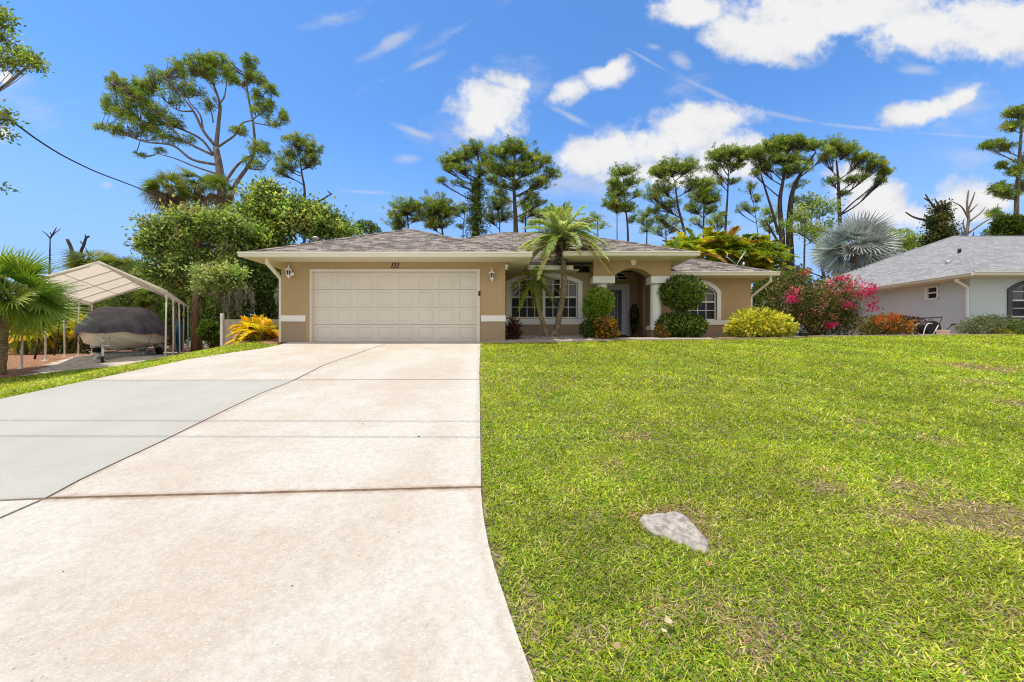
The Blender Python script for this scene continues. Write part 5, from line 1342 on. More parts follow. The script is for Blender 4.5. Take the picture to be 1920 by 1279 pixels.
for i in range(84):
    a = i * 2.399 + rng.normal(0, 0.15); t = (i + 0.5) / 84
    el = 1.42 - 1.55 * t + rng.normal(0, 0.08)
    d = np.array([math.cos(a) * math.cos(el), math.sin(a) * math.cos(el), math.sin(el)])
    col = pal(DP, 1, 0.1)[0] if t < 0.86 else pal([(0.33, 0.29, 0.10), (0.25, 0.25, 0.07)], 1)[0]
    feather(fm, st, h + d * 0.08, d, rng.uniform(1.35, 1.8), 46, 0.027, 0.27, rng.uniform(0.3, 0.55) + 0.25 * t, col, r=0.012, ang=0.95, ldroop=0.25, tipcol=col * 1.1)
for i in range(3): # spear leaves
    d = np.array([rng.normal(0, 0.2), rng.normal(0, 0.2), 1.0]); feather(fm, st, h, d, 1.35, 40, 0.016, 0.2, 0.15, (0.22, 0.26, 0.1), r=0.01, ang=0.35)
h = P(1003, 522, YF)
for i in range(26):
    a = i * 2.399; t = (i + 0.5) / 26; el = 1.1 - 2.1 * t
    d = np.array([math.cos(a) * math.cos(el), math.sin(a) * math.cos(el), math.sin(el)])
    col = pal([(0.28, 0.36, 0.04), (0.40, 0.42, 0.05), (0.2, 0.28, 0.04)], 1)[0]
    feather(fm, st, h, d, rng.uniform(0.7, 0.95), 30, 0.022, 0.2, rng.uniform(0.4, 0.7), col, r=0.009, ang=0.95, ldroop=0.5)
st.build('rachis', M['stem_green'], root); fm.build('fronds', M['palm'], root)

# ------------------------------------------------------------------ shrubs before the house
root = thing('ti_plant', 'dark red spiky ti plant at the garage corner', 'plant', P(967, 640, 12.3))
fm = FM(); st = MB()
for s in range(6):
    b = P(966 + rng.normal(0, 5), 640, 12.3 + rng.normal(0, 0.1)); t_ = b + np.array([rng.normal(0, 0.08), rng.normal(0, 0.05), rng.uniform(0.25, 0.72)])
    st.tube([b, (b + t_) / 2, t_], [0.018, 0.016, 0.014], 6)
    n = 70; k = rng.uniform(0.2, 1, n)[:, None]; d = nrm(rng.normal(size=(n, 3)) + np.array([0, 0, 0.75]))
    leaves(fm, b + (t_ - b) * k, d, rng.uniform(0.18, 0.36, n), 0.035, pal([(0.10, 0.03, 0.03), (0.05, 0.02, 0.02), (0.20, 0.08, 0.06), (0.06, 0.05, 0.02)], n, 0.2), fold=-0.06)
st.build('stem', M['bark_dark'], root); fm.build('foliage', M['leaf'], root)
TOP = [(0.20, 0.33, 0.025), (0.31, 0.45, 0.04), (0.11, 0.20, 0.02), (0.42, 0.54, 0.07)]
tp = bush('round clipped topiary ball on a stem left of the front door', [(1124, 566, 27, 26), (1117, 580, 22, 20)], 12.55, 0.085, TOP, 4200, name='topiary', cat='topiary', shell=0.10, lump=0.05, stems=0, inner=0.4)
mb = MB(); mb.tube(smoothline([P(1118, 637, 12.55), P(1115, 615, 12.55), P(1116, 595, 12.55), P(1120, 575, 12.55)], 4), 0.03, 7); mb.build('trunk', M['bark_dark'], tp)
bush('low dark green leafy shrub under the left topiary ball', [(1106, 618, 17, 18), (1112, 632, 14, 9), (1120, 612, 12, 14)], 12.5, 0.09, [(0.05, 0.10, 0.015), (0.10, 0.17, 0.02)], 1500, wid=0.45)
bush('orange and yellow croton by the entry walk', [(1135, 610, 20, 18), (1142, 622, 18, 14), (1128, 630, 16, 10)], 12.35, 0.13, [(0.75, 0.45, 0.02), (0.65, 0.5, 0.04), (0.68, 0.26, 0.015), (0.2, 0.18, 0.02), (0.08, 0.12, 0.02), (0.28, 0.06, 0.02)], 800, name='croton', cat='shrub', wid=0.4, shell=0.2)
T2 = [(0.11, 0.19, 0.03), (0.18, 0.28, 0.045), (0.28, 0.38, 0.09), (0.06, 0.11, 0.02)]
tp = bush('wide two tier topiary shrub right of the entry arch', [(1279, 548, 42, 30), (1279, 555, 36, 27)], 13.0, 0.10, T2 + [(0.38, 0.48, 0.12)], 5600, name='topiary', cat='topiary', shell=0.1, lump=0.05, stems=0, inner=0.35)
mb = MB()
for dx in (-4, 0, 5): mb.tube(smoothline([P(1277 + dx * 0.4, 634, 13), P(1278 + dx * 0.5, 600, 13), P(1275 + dx, 585, 13), P(1277 + dx * 4, 560, 13)], 4), 0.035, 7)
mb.build('trunk', M['bark_dark'], tp)
fm = FM(); k = 5000
for (px, py, rx, ry) in ((1270, 610, 40, 23), (1290, 612, 32, 22)):
    c = P(px, py, 13); d = nrm(rng.normal(size=(k // 2, 3))); rad = 1 - np.abs(rng.normal(0, 0.13, k // 2))
    p = c + d * rad[:, None] * np.array([rx / F * 13, 0.55, ry / F * 13]); L = rng.uniform(0.07, 0.12, k // 2)
    leaves(fm, p, d + rng.normal(size=p.shape) * 0.7, L, L * 0.5, pal(T2, k // 2, 0.2))
fm.build('lower_tier', M['leaf'], tp)
bush('small rusty croton at the foot of the two tier topiary', [(1238, 622, 10, 14), (1244, 630, 12, 8)], 12.6, 0.09, [(0.28, 0.12, 0.02), (0.12, 0.10, 0.02), (0.3, 0.2, 0.03)], 500, name='croton', wid=0.35, shell=0.2)
bush('yellow variegated rounded shrub at the right wing corner', [(1425, 612, 58, 28), (1415, 598, 40, 20), (1450, 618, 38, 18), (1395, 618, 30, 16)], 13.2, 0.125, [(0.66, 0.63, 0.05), (0.76, 0.71, 0.12), (0.42, 0.48, 0.04), (0.16, 0.24, 0.03), (0.82, 0.78, 0.24)], 5200, wid=0.55, shell=0.13, w=[0.3, 0.25, 0.2, 0.13, 0.12])
PK = [(0.66, 0.03, 0.20), (0.78, 0.08, 0.32), (0.60, 0.04, 0.14)]; PR = [(0.62, 0.10, 0.16), (0.66, 0.2, 0.2)]
bush('large arching bougainvillea with pink blossoms between the houses', [(1520, 570, 64, 46), (1480, 560, 42, 52), (1560, 560, 44, 46), (1500, 610, 64, 26), (1560, 608, 44, 26), (1490, 530, 26, 26), (1580, 590, 26, 34), (1500, 515, 18, 16)], 15.6, 0.105, [(0.10, 0.16, 0.03), (0.17, 0.23, 0.05), (0.28, 0.28, 0.10), (0.05, 0.08, 0.02), (0.34, 0.22, 0.12)], 15000, name='bougainvillea', cat='flowering shrub', shell=0.28, stems=22, lump=0.16,
     flowers=[(1456, 562, 13, 11, 190, PK, 0.06), (1462, 550, 16, 9, 114, PR, 0.06), (1524, 610, 8, 6, 114, PK, 0.07), (1556, 578, 10, 9, 133, PK, 0.06), (1560, 545, 34, 27, 456, PR, 0.055), (1600, 548, 13, 16, 285, PK, 0.06), (1606, 575, 9, 13, 133, PK, 0.06), (1548, 528, 11, 6, 114, PK, 0.06), (1530, 552, 29, 25, 171, PR, 0.05), (1490, 515, 18, 11, 114, [(0.5, 0.16, 0.06), (0.4, 0.1, 0.04)], 0.06), (1500, 590, 46, 23, 95, PR, 0.05), (1580, 560, 23, 29, 171, PK, 0.05)])
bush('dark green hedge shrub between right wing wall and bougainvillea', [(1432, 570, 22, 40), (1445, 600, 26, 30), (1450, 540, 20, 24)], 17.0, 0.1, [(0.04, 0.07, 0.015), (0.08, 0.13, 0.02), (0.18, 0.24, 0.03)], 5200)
bush('light green leafy bush above the hedge beside the downspout', [(1450, 530, 28, 22), (1438, 545, 16, 14)], 17.5, 0.12, [(0.14, 0.20, 0.03), (0.22, 0.27, 0.05)], 2600)
OR = [(0.62, 0.13, 0.02), (0.68, 0.22, 0.05), (0.58, 0.09, 0.02)]
bush('orange flowering ixora hedge bush along the neighbour wall', [(1640, 610, 30, 20), (1665, 608, 34, 20), (1690, 616, 24, 15), (1650, 622, 46, 12)], 14.2, 0.07, [(0.09, 0.12, 0.02), (0.16, 0.17, 0.03), (0.26, 0.2, 0.03)], 4500, cat='flowering shrub', name='ixora', shell=0.25,
     flowers=[(1632, 600, 14, 14, 170, OR, 0.05), (1660, 596, 14, 12, 160, OR, 0.05), (1648, 612, 20, 10, 120, OR, 0.05), (1690, 606, 14, 8, 90, [(0.65, 0.28, 0.03), (0.6, 0.15, 0.03)], 0.05), (1675, 618, 18, 8, 70, OR, 0.05)])
bush('dark burgundy leaved shrub behind the orange flowers', [(1705, 608, 26, 14), (1690, 602, 14, 10), (1720, 616, 16, 12)], 14.9, 0.08, [(0.05, 0.015, 0.015), (0.10, 0.02, 0.03), (0.03, 0.04, 0.015)], 1500)
bush('grey green loose shrub below the neighbour downspout', [(1840, 612, 40, 18), (1860, 605, 34, 16), (1820, 618, 22, 13)], 14.0, 0.07, [(0.20, 0.24, 0.13), (0.13, 0.17, 0.07), (0.28, 0.31, 0.2)], 3200, shell=0.3, lump=0.2)
bush('bright green shrub under the dark framed arched window', [(1900, 615, 16, 16), (1890, 622, 14, 10)], 13.9, 0.08, [(0.14, 0.22, 0.03), (0.2, 0.28, 0.05)], 1100)
bush('small yellow flowering plant in front of the grey green shrub', [(1880, 624, 12, 8)], 13.6, 0.06, [(0.4, 0.4, 0.03), (0.2, 0.24, 0.03)], 420)
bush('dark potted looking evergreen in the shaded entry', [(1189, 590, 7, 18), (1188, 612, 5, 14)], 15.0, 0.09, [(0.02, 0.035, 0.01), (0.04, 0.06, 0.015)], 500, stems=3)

# distant woodland closing the view behind everything
def woods(name, Y, x0, x1, top, n, leaf, cols, thick=4):
    fm = FM(); px = rng.uniform(x0, x1, n); h = top(px) ; t = rng.uniform(0, 1, n) ** 0.8
    X = (px - CX) / F * Y; yv = Y + rng.uniform(-thick, thick, n) / 2; zb = gz(X, yv)
    zt = EYE + (CY - h) / F * Y
    pos = np.stack([X, yv, zb + (zt - zb) * t * (1 + 0.12 * wob(X, yv, 2.5))], 1)
    clusters(fm, pos, 0.8, 10, leaf, cols, wid=0.6)
    o = fm.build(name, M['leaf']); o['kind'] = 'stuff'; return o
woods('far_woods', 48, -250, 2200, lambda x: np.interp(x, [-250, 0, 130, 300, 700, 1400, 1530, 1640, 2200], [560, 560, 555, 540, 520, 520, 545, 540, 500]), 5200, 0.34, DARK + [(0.12, 0.17, 0.04)])
woods('left_undergrowth', 27, -200, 400, lambda x: np.interp(x, [-200, 0, 120, 170, 400], [575, 575, 560, 520, 500]), 2600, 0.2, DARK + [(0.12, 0.17, 0.04), (0.18, 0.22, 0.05)], 5)

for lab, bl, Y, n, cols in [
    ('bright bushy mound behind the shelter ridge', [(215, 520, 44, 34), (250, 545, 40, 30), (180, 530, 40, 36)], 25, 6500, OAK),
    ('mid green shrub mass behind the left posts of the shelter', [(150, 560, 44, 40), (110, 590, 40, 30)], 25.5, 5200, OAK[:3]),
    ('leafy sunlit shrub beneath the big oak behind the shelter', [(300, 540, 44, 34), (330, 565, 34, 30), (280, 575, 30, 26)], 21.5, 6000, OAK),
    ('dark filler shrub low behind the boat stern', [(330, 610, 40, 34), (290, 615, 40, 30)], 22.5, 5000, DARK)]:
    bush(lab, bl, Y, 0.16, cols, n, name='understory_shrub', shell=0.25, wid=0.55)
# ------------------------------------------------------------------ boat shelter
A_ = np.array([-0.558, 0.83, 0]); A_ /= np.linalg.norm(A_); W_ = np.array([A_[1], -A_[0], 0])
R0 = np.array([-12.37, 12.0, 0])
def CP(s, t, z): return R0 + A_ * s + W_ * t + np.array([0, 0, z])
RZ, EZ, HW, LEN = 3.86, 3.08, 1.525, 6.15
def tarpmat():
    m, nt, out = newmat('tarp_fabric')
    d = N(nt, 'ShaderNodeBsdfPrincipled'); d.inputs['Roughness'].default_value = 0.6
    d.inputs['Base Color'].default_value = (0.84, 0.82, 0.77, 1)
    t = N(nt, 'ShaderNodeBsdfTranslucent'); t.inputs[0].default_value = (0.95, 0.90, 0.82, 1)
    bp = N(nt, 'ShaderNodeBump'); bp.inputs['Strength'].default_value = 0.4; bp.inputs['Distance'].default_value = 0.03
    nt.links.new(noise(nt, 5, 4), bp.inputs['Height']); nt.links.new(bp.outputs[0], d.inputs['Normal'])
    mx = N(nt, 'ShaderNodeMixShader'); mx.inputs[0].default_value = 0.6
    nt.links.new(d.outputs[0], mx.inputs[1]); nt.links.new(t.outputs[0], mx.inputs[2]); nt.links.new(mx.outputs[0], out.inputs[0])
    return m
M['tarpf'] = tarpmat()
root = thing('boat_shelter', 'white fabric carport shelter on thin white poles over the boat', 'canopy', (R0[0], R0[1], 0.8))
ns, nt_ = 40, 22
vs = []
for i in range(ns + 1):
    s = -0.06 + (LEN + 0.12) * i / ns
    bay = abs(math.sin(math.pi * max(0, min(1, s / LEN)) * 4))
    for j in range(nt_ + 1):
        q = -1 + 2 * j / nt_
        a = abs(q)
        if a <= 0.88:
            t = HW * 1.03 * a / 0.88; z = RZ - (RZ - EZ) * a / 0.88 + 0.03
            z -= 0.035 * bay * math.sin(math.pi * a / 0.88) ** 0.7
            if a < 0.05: z -= 0.02
        else:
            k = (a - 0.88) / 0.12; t = HW * 1.03 + 0.015 * k; z = EZ + 0.03 - 0.16 * k - 0.02 * bay * k
        vs.append(CP(s, t * (1 if q > 0 else -1), z))
fs = []
for i in range(ns):
    for j in range(nt_):
        a = i * (nt_ + 1) + j; fs.append((a, a + 1, a + nt_ + 2, a + nt_ + 1))
mb = MB(); mb.add(vs, fs, 0, True)
o = mb.build('fabric_cover', M['tarpf'], root); 
md = o.modifiers.new('Solidify', 'SOLIDIFY'); md.thickness = 0.006
# front and back hems
mb = MB()
for s in (-0.07, LEN + 0.07):
    for sg in (-1, 1):
        pts = [CP(s, sg * HW * 1.03 * k, RZ + 0.03 - (RZ - EZ) * k) for k in np.linspace(0, 1, 7)]
        low = [p + np.array([0, 0, -0.11]) for p in pts]
        mb.add(pts + low, [(i, i + 1, 7 + i + 1, 7 + i) for i in range(6)], 0, True)
for o in build_each(mb, 'hem', M['tarpf'], root):
    md = o.modifiers.new('Solidify', 'SOLIDIFY'); md.thickness = 0.01
fr = MB()
for i in range(5):
    s = LEN * i / 4
    for sg in (-1, 1):
        fr.tube([CP(s, 0, RZ - 0.02), CP(s, sg * HW * 0.9, EZ + (RZ - EZ) * 0.1 - 0.02), CP(s, sg * HW, EZ - 0.03)], 0.02, 8)
for t in (-1, 0, 1): fr.tube([CP(0, t * HW, (EZ if t else RZ) - 0.03), CP(LEN, t * HW, (EZ if t else RZ) - 0.03)], 0.02, 8)
for t in (-0.5, 0.5): fr.tube([CP(0, t * HW, (EZ + RZ) / 2 - 0.03), CP(LEN, t * HW, (EZ + RZ) / 2 - 0.03)], 0.012, 6)
for s in (0.25, 0.5, 0.75):
    fr.tube([CP(0, -HW * 0.5, (EZ + RZ) / 2 - 0.03), CP(0, 0, RZ - 0.35), CP(0, HW * 0.5, (EZ + RZ) / 2 - 0.03)][:1] + [CP(0.02, -HW * 0.5 + HW * 0.001, (EZ + RZ) / 2 - 0.04)], 0.01, 6)
fr.build('frame', M['whitepipe'], root)
for i in range(5):
    for sg in (-1, 1):
        p = CP(LEN * i / 4, sg * HW, 0); gzv = float(gz(p[0], p[1]))
        lean = np.array([0.03 * ((i * 7) % 3 - 1), 0, 0])
        l = MB(); l.tube([p + lean + np.array([0, 0, gzv - 0.05]), p + np.array([0, 0, EZ - 0.03])], 0.024, 10)
        l.tube([p + np.array([0, 0, EZ - 0.32]), p + np.array([0, 0, EZ - 0.02])], 0.03, 10)
        l.lathe((p[0] + lean[0], p[1], gzv), [(0.09, -0.01), (0.09, 0.012), (0.03, 0.02)], 10)
        l.build('leg', M['whitepipe'], root)
mb = MB()
p = CP(LEN * 0.75, HW, 0); mb.lathe((p[0] + 0.03, p[1] - 0.04, 2.6), [(0.01, -0.12), (0.05, -0.08), (0.05, 0.06), (0.01, 0.1)], 8)
mb.build('ballast_bag', simple('lime_cloth', (0.3, 0.5, 0.02), 0.7), root)

# ------------------------------------------------------------------ boat on its trailer
BD = -A_; BW = W_; BC = CP(2.95, -0.02, 0); BL = 5.0
def BP(u, v, z):   # u 0 stern .. 1 bow, v metres to starboard
    return BC + BD * (u - 0.5) * BL + BW * v + np.array([0, 0, z])
def bg(u): return 1.13 * (1 - 0.97 * max(0, (u - 0.30) / 0.70) ** 3.0) * (0.94 + 0.06 * min(1, u / 0.3))
def hull_sec(u):
    g_ = bg(u); k = max(0, (u - 0.55) / 0.45)
    zk = 1.16 + 0.62 * k ** 3; zc = 1.42 + 0.34 * k ** 2; c_ = g_ * (0.86 - 0.30 * k ** 1.5); zg = 1.86 + 0.10 * u
    return [(0, zk), (c_ * 0.5, zk + (zc - zk) * 0.46), (c_ * 0.97, zc - 0.005), (c_, zc + 0.02), (c_ + (g_ - c_) * 0.55, zc + (zg - zc) * 0.5), (g_, zg)]
root = thing('motor_boat', 'cream hulled motor boat under a fitted dark navy cover', 'boat', BP(0.5, 0, 1.1))
mb = MB(); nu = 26; vs = []
for i in range(nu + 1):
    s = hull_sec(i / nu); full = [(-v, z) for v, z in s[::-1]] + s[1:]
    vs += [BP(i / nu, v, z) for v, z in full]
m_ = 11; fs = []
for i in range(nu):
    for j in range(m_ - 1): fs.append((i * m_ + j, i * m_ + j + 1, (i + 1) * m_ + j + 1, (i + 1) * m_ + j))
fs.append(tuple(range(m_)))
mb.add(vs, fs, 0, False)
mb.build('hull', M['hull'], root)
# rub rail and strake
mb = MB()
for sg in (-1, 1):
    mb.tube([BP(u, sg * (bg(u) + 0.01), 1.80 + 0.10 * u) for u in np.linspace(0, 1, 20)], 0.022, 6)
mb.build('rub_rail', M['rubber'], root)
mb = MB()
for sg in (-1, 1):
    pts = []
    for u in np.linspace(0.05, 0.93, 16):
        s = hull_sec(u); pts.append(BP(u, sg * (s[1][0] + 0.005), s[1][1] - 0.012))
    mb.tube(pts, 0.014, 5)
    pts = []
    for u in np.linspace(0.0, 0.97, 18):
        s = hull_sec(u); pts.append(BP(u, sg * (s[3][0] + 0.006), s[3][1]))
    mb.tube(pts, 0.012, 5)
mb.build('strake', M['hull'], root)
mb = MB()   # bow eye
mb.tube([BP(0.975, 0, 1.62), BP(1.0, 0, 1.6), BP(0.98, 0, 1.56)], 0.012, 6); mb.build('bow_eye', M['metal'], root)
# outboard
mb = MB(); mb.tube([BP(-0.06, 0, 1.2), BP(-0.06, 0, 1.7)], [0.09, 0.11], 8); mb.tube([BP(-0.07, 0, 1.7), BP(-0.07, 0, 2.15)], [0.19, 0.15], 10); mb.build('outboard_motor', M['black'], root)
# fitted cover
def ctop(u): return np.interp(u, [0, 0.08, 0.30, 0.48, 0.62, 0.80, 1.0], [0.28, 0.55, 0.80, 0.82, 0.66, 0.34, 0.04])
vs = []; prof = 21; nc = 44
for i in range(nc + 1):
    u = -0.02 + 1.05 * i / nc; uu = min(max(u, 0), 1)
    g_ = bg(uu) + 0.045 if u < 1 else 0.06; zg = 1.88 + 0.10 * uu; h_ = ctop(uu)
    for j in range(prof):
        q = -1 + 2 * j / (prof - 1); a = abs(q); sg = 1 if q > 0 else -1
        if a > 0.8:
            k = (a - 0.8) / 0.2
            sk = 0.17 + 0.075 * abs(math.sin(u * math.pi * 4.2 + (0.4 if sg > 0 else 1.2)))
            v = g_ + 0.01 * k; z = zg - sk * k
        else:
            k = a / 0.8; v = g_ * (k ** 0.9)
            flat_ = np.interp(k, [0, 0.45, 0.62, 0.82, 1.0], [1.0, 0.97, 0.86, 0.42, 0.0])
            z = zg + h_ * flat_ - 0.02 * math.sin(u * 31 + k * 7) * k * (1 - k) * 4 * 0.6
        vs.append(BP(u, v * sg if a > 0 else 0, z))
fs = []
for i in range(nc):
    for j in range(prof - 1): fs.append((i * prof + j, i * prof + j + 1, (i + 1) * prof + j + 1, (i + 1) * prof + j))
fs.append(tuple(range(prof))); fs.append(tuple(nc * prof + j for j in range(prof)))
mb = MB(); mb.add(vs, fs, 0, True); mb.build('fitted_cover', M['cover'], root)
mb = MB()
for u in (0.28, 0.5, 0.72):
    for sg in (-1, 1):
        mb.tube([BP(u, sg * (bg(u) + 0.04), 1.72), BP(u, sg * (bg(u) * 0.9), 1.3), BP(u, sg * 0.62, 1.05)], 0.009, 5)
mb.build('strap', M['rubber'], root)

root = thing('boat_trailer', 'galvanised boat trailer with tongue jack beneath the covered boat', 'trailer', BP(0.5, 0, 0.95))
zt = 1.06
mb = MB()
for sg in (-1, 1):
    mb.bar(BP(-0.02, sg * 0.62, zt), BP(0.62, sg * 0.62, zt), 0.055, 0.10); mb.bar(BP(0.615, sg * 0.62, zt), BP(0.99, sg * 0.06, zt - 0.03), 0.055, 0.10)
    mb.bar(BP(0.05, sg * 0.42, zt + 0.13), BP(0.55, sg * 0.42, zt + 0.13), 0.09, 0.05)
for u in (0.03, 0.3, 0.58): mb.bar(BP(u, -0.6, zt - 0.02), BP(u, 0.6, zt - 0.02), 0.05, 0.05)
mb.bar(BP(0.90, 0, zt - 0.02), BP(1.17, 0, zt - 0.06), 0.07, 0.08)
mb.build('frame', M['metal'], root)
mb = MB(); mb.bar(BP(1.01, 0, zt), BP(1.0, 0, 1.5), 0.05, 0.05); mb.bar(BP(1.0, -0.05, 1.5), BP(1.0, 0.05, 1.5), 0.09, 0.09); mb.tube([BP(1.0, 0.07, 1.58), BP(1.0, 0.16, 1.58), BP(1.03, 0.17, 1.7)], 0.012, 6)
mb.build('winch_post', M['metal'], root)
jg = BP(1.10, 0.10, 0); jz = float(gz(jg[0], jg[1]))
mb = MB(); mb.tube([BP(1.10, 0.10, jz + 0.15), BP(1.10, 0.10, 1.28)], 0.028, 10); mb.tube([BP(1.10, 0.10, 1.28), BP(1.10, 0.10, 1.36), BP(1.10, 0.24, 1.36)], 0.012, 6); mb.build('jack', M['whitepipe'], root)
def wheel(c, ax, r, w, parent, name='wheel'):
    ax = np.array(ax) / np.linalg.norm(ax)
    mb = MB(); a0 = Vector(c) - Vector(ax) * w / 2; a1 = Vector(c) + Vector(ax) * w / 2
    mb.tube([a0 - Vector(ax) * 0.001, a0 + Vector(ax) * w * 0.15, a1 - Vector(ax) * w * 0.15, a1], [r * 0.88, r, r, r * 0.88], 24)
    wo = mb.build(name, M['rubber'], parent)
    mb = MB(); mb.tube([a0 - Vector(ax) * 0.012, a0 + Vector(ax) * 0.02], [r * 0.35, r * 0.58], 16); mb.tube([a1 - Vector(ax) * 0.02, a1 + Vector(ax) * 0.012], [r * 0.58, r * 0.35], 16)
    mb.build('rim', M['metal'], wo)
wheel(jg + np.array([0, 0, jz + 0.10]), BW, 0.10, 0.06, root, 'jack_wheel')
for sg in (-1, 1):
    c = BP(0.30, sg * 0.86, 0); c[2] = float(gz(c[0], c[1])) + 0.29
    wheel(c, BW, 0.29, 0.2, root)
    mb = MB(); pts = []
    vs = []
    for k in range(13):
        a = math.pi * k / 12; p = c + BD * math.cos(a) * 0.38 + np.array([0, 0, math.sin(a) * 0.36])
        vs += [p - BW * 0.13, p + BW * 0.13]
    mb.add(vs, [(2 * i, 2 * i + 1, 2 * i + 3, 2 * i + 2) for i in range(12)], 0, True)
    fo = mb.build('fender', M['metal'], root); md = fo.modifiers.new('Solidify', 'SOLIDIFY'); md.thickness = 0.008
# blue kayak on end behind the shelter
p = P(336, 615, 17.3); mb = MB(); gzv = float(gz(p[0], p[1]))
mb.lathe((p[0], p[1], gzv), [(0.02, 0.0), (0.10, 0.12), (0.125, 0.5), (0.13, 0.9), (0.11, 1.25), (0.05, 1.45), (0.01, 1.5)], 16)
prop(mb.build('kayak', M['blue']), 'upright blue kayak leaning behind the shelter poles', 'kayak')
# beige fence panel beside the garage
fx0 = P(416, 0, 13.6)[0]; fg = float(gz(fx0, 13.6)); fzt = P(0, 599, 13.6)[2]
root = thing('fence_panel', 'beige vinyl fence panel with pale corner post beside the garage', 'fence', (fx0, 13.6, fg))
mb = MB(); mb.box(fx0 + 0.06, gx0, 13.58, 13.62, fg + 0.02, fzt)
for k in range(1, 12): mb.box(fx0 + 0.06 + k * 0.25 - 0.004, fx0 + 0.06 + k * 0.25 + 0.004, 13.574, 13.581, fg + 0.02, fzt - 0.03)
mb.build('panel', M['vinyl'], root)
mb = MB(); mb.box(fx0 - 0.03, fx0 + 0.06, 13.55, 13.64, fg - 0.1, fzt + 0.2); mb.build('post', M['whitepipe'], root, bevel=0.008)

# ------------------------------------------------------------------ small things on the right
cx = P(1738, 0, 14.1)[0]; cy = 14.1; cz = float(gz(cx, cy))
root = thing('hose_reel_cart', 'dark hose reel cart with pale curved frame tubes by the neighbour wall', 'hose reel', (cx, cy, cz))
mb = MB()
for dy in (-0.2, 0.2):
    mb.tube(smoothline([(cx - 0.34, cy + dy, cz), (cx - 0.28, cy + dy, cz + 0.25), (cx - 0.18, cy + dy, cz + 0.42), (cx - 0.02, cy + dy, cz + 0.44)], 5), 0.013, 8)
    mb.tube([(cx - 0.05, cy + dy - 0.03, cz), (cx + 0.16, cy + dy - 0.03, cz + 0.38)], 0.013, 8)
mb.build('leg_frame', M['whitepipe'], root)
mb = MB()
for dy in (-0.2, 0.2): mb.tube([(cx - 0.06, cy + dy, cz + 0.36), (cx - 0.02, cy + dy, cz + 0.64), (cx + 0.32, cy + dy, cz + 0.66), (cx + 0.2, cy + dy, cz + 0.35)], 0.012, 8)
mb.tube([(cx - 0.02, cy - 0.2, cz + 0.64), (cx - 0.02, cy + 0.2, cz + 0.64)], 0.018, 8); mb.tube([(cx + 0.32, cy - 0.2, cz + 0.66), (cx + 0.32, cy + 0.2, cz + 0.66)], 0.018, 8)
mb.build('handle', M['black'], root)
mb = MB(); mb.tube([(cx + 0.08, cy - 0.17, cz + 0.26), (cx + 0.08, cy - 0.16, cz + 0.26), (cx + 0.08, cy + 0.16, cz + 0.26), (cx + 0.08, cy + 0.17, cz + 0.26)], [0.24, 0.25, 0.25, 0.24], 20)
mb.build('drum', M['rubber'], root)
mb = MB(); hp = []
for k in range(140):
    a = k * 0.5; hp.append((cx + 0.08 + math.cos(a) * 0.262, cy - 0.14 + 0.28 * (k / 139), cz + 0.26 + math.sin(a) * 0.262))
mb.tube(hp, 0.014, 6); mb.build('hose', M['black'], root)
px_, py_ = P(1768, 0, 13.7)[0], 13.7; pz_ = float(gz(px_, py_))
mb = MB(); mb.box(px_ - 0.14, px_ + 0.14, py_ - 0.1, py_ + 0.1, pz_, pz_ + 0.10); mb.box(px_ - 0.135, px_ + 0.145, py_ - 0.095, py_ + 0.105, pz_ + 0.104, pz_ + 0.205)
prop(mb.build('paver_block', M['paver'], bevel=0.012), 'short stack of two pinkish paver blocks beside the hose reel', 'paver')
p0, p1 = P(1772, 622, 14.3), P(1787, 607, 14.3); mb = MB(); mb.tube([p0, p1], 0.014, 8); mb.tube([p1 - np.array([0.05, 0, 0.03]), p1 + np.array([0.06, 0, -0.02])], 0.03, 8)
prop(mb.build('garden_tool', M['black']), 'thin black garden tool leaning behind the paver blocks', 'garden tool')
mb = MB()
ed = [G(1728, 637.5), G(1760, 634.0), G(1790, 632.0), G(1815, 631)]
ed = [(P(1728, 0, 13.0)[0], 13.0), (P(1755, 0, 13.25)[0], 13.25), (P(1785, 0, 13.5)[0], 13.5), (P(1812, 0, 13.75)[0], 13.75)]
for (a, b) in zip(ed[:-1], ed[1:]):
    za, zb_ = float(gz(*a)) + 0.03, float(gz(*b)) + 0.03
    mb.bar((a[0], a[1], za), (b[0] - 0.01, b[1] - 0.004, zb_), 0.12, 0.08)
prop(mb.build('edging_stone', M['walk'], bevel=0.01), 'pale concrete edging strip running past the paver blocks', 'edging')
# bed curb on the right of the walk
mb = MB(); cpts = [(6.25, 12.3), (7.0, 12.36), (8.2, 12.48), (9.0, 12.72), (9.6, 12.93), (10.4, 13.06), (11.5, 13.18), (13.5, 13.26), (15.5, 13.28), (16.5, 13.12)]
cs = smoothline([(x, y, float(gz(x, y)) + 0.005) for x, y in cpts], 5)
for a, b in zip(cs[:-1], cs[1:]): mb.bar(a, b, 0.11, 0.10)
prop(mb.build('bed_edging', M['curb'], bevel=0.01), 'low terracotta coloured concrete curb around the right planting bed', 'edging')
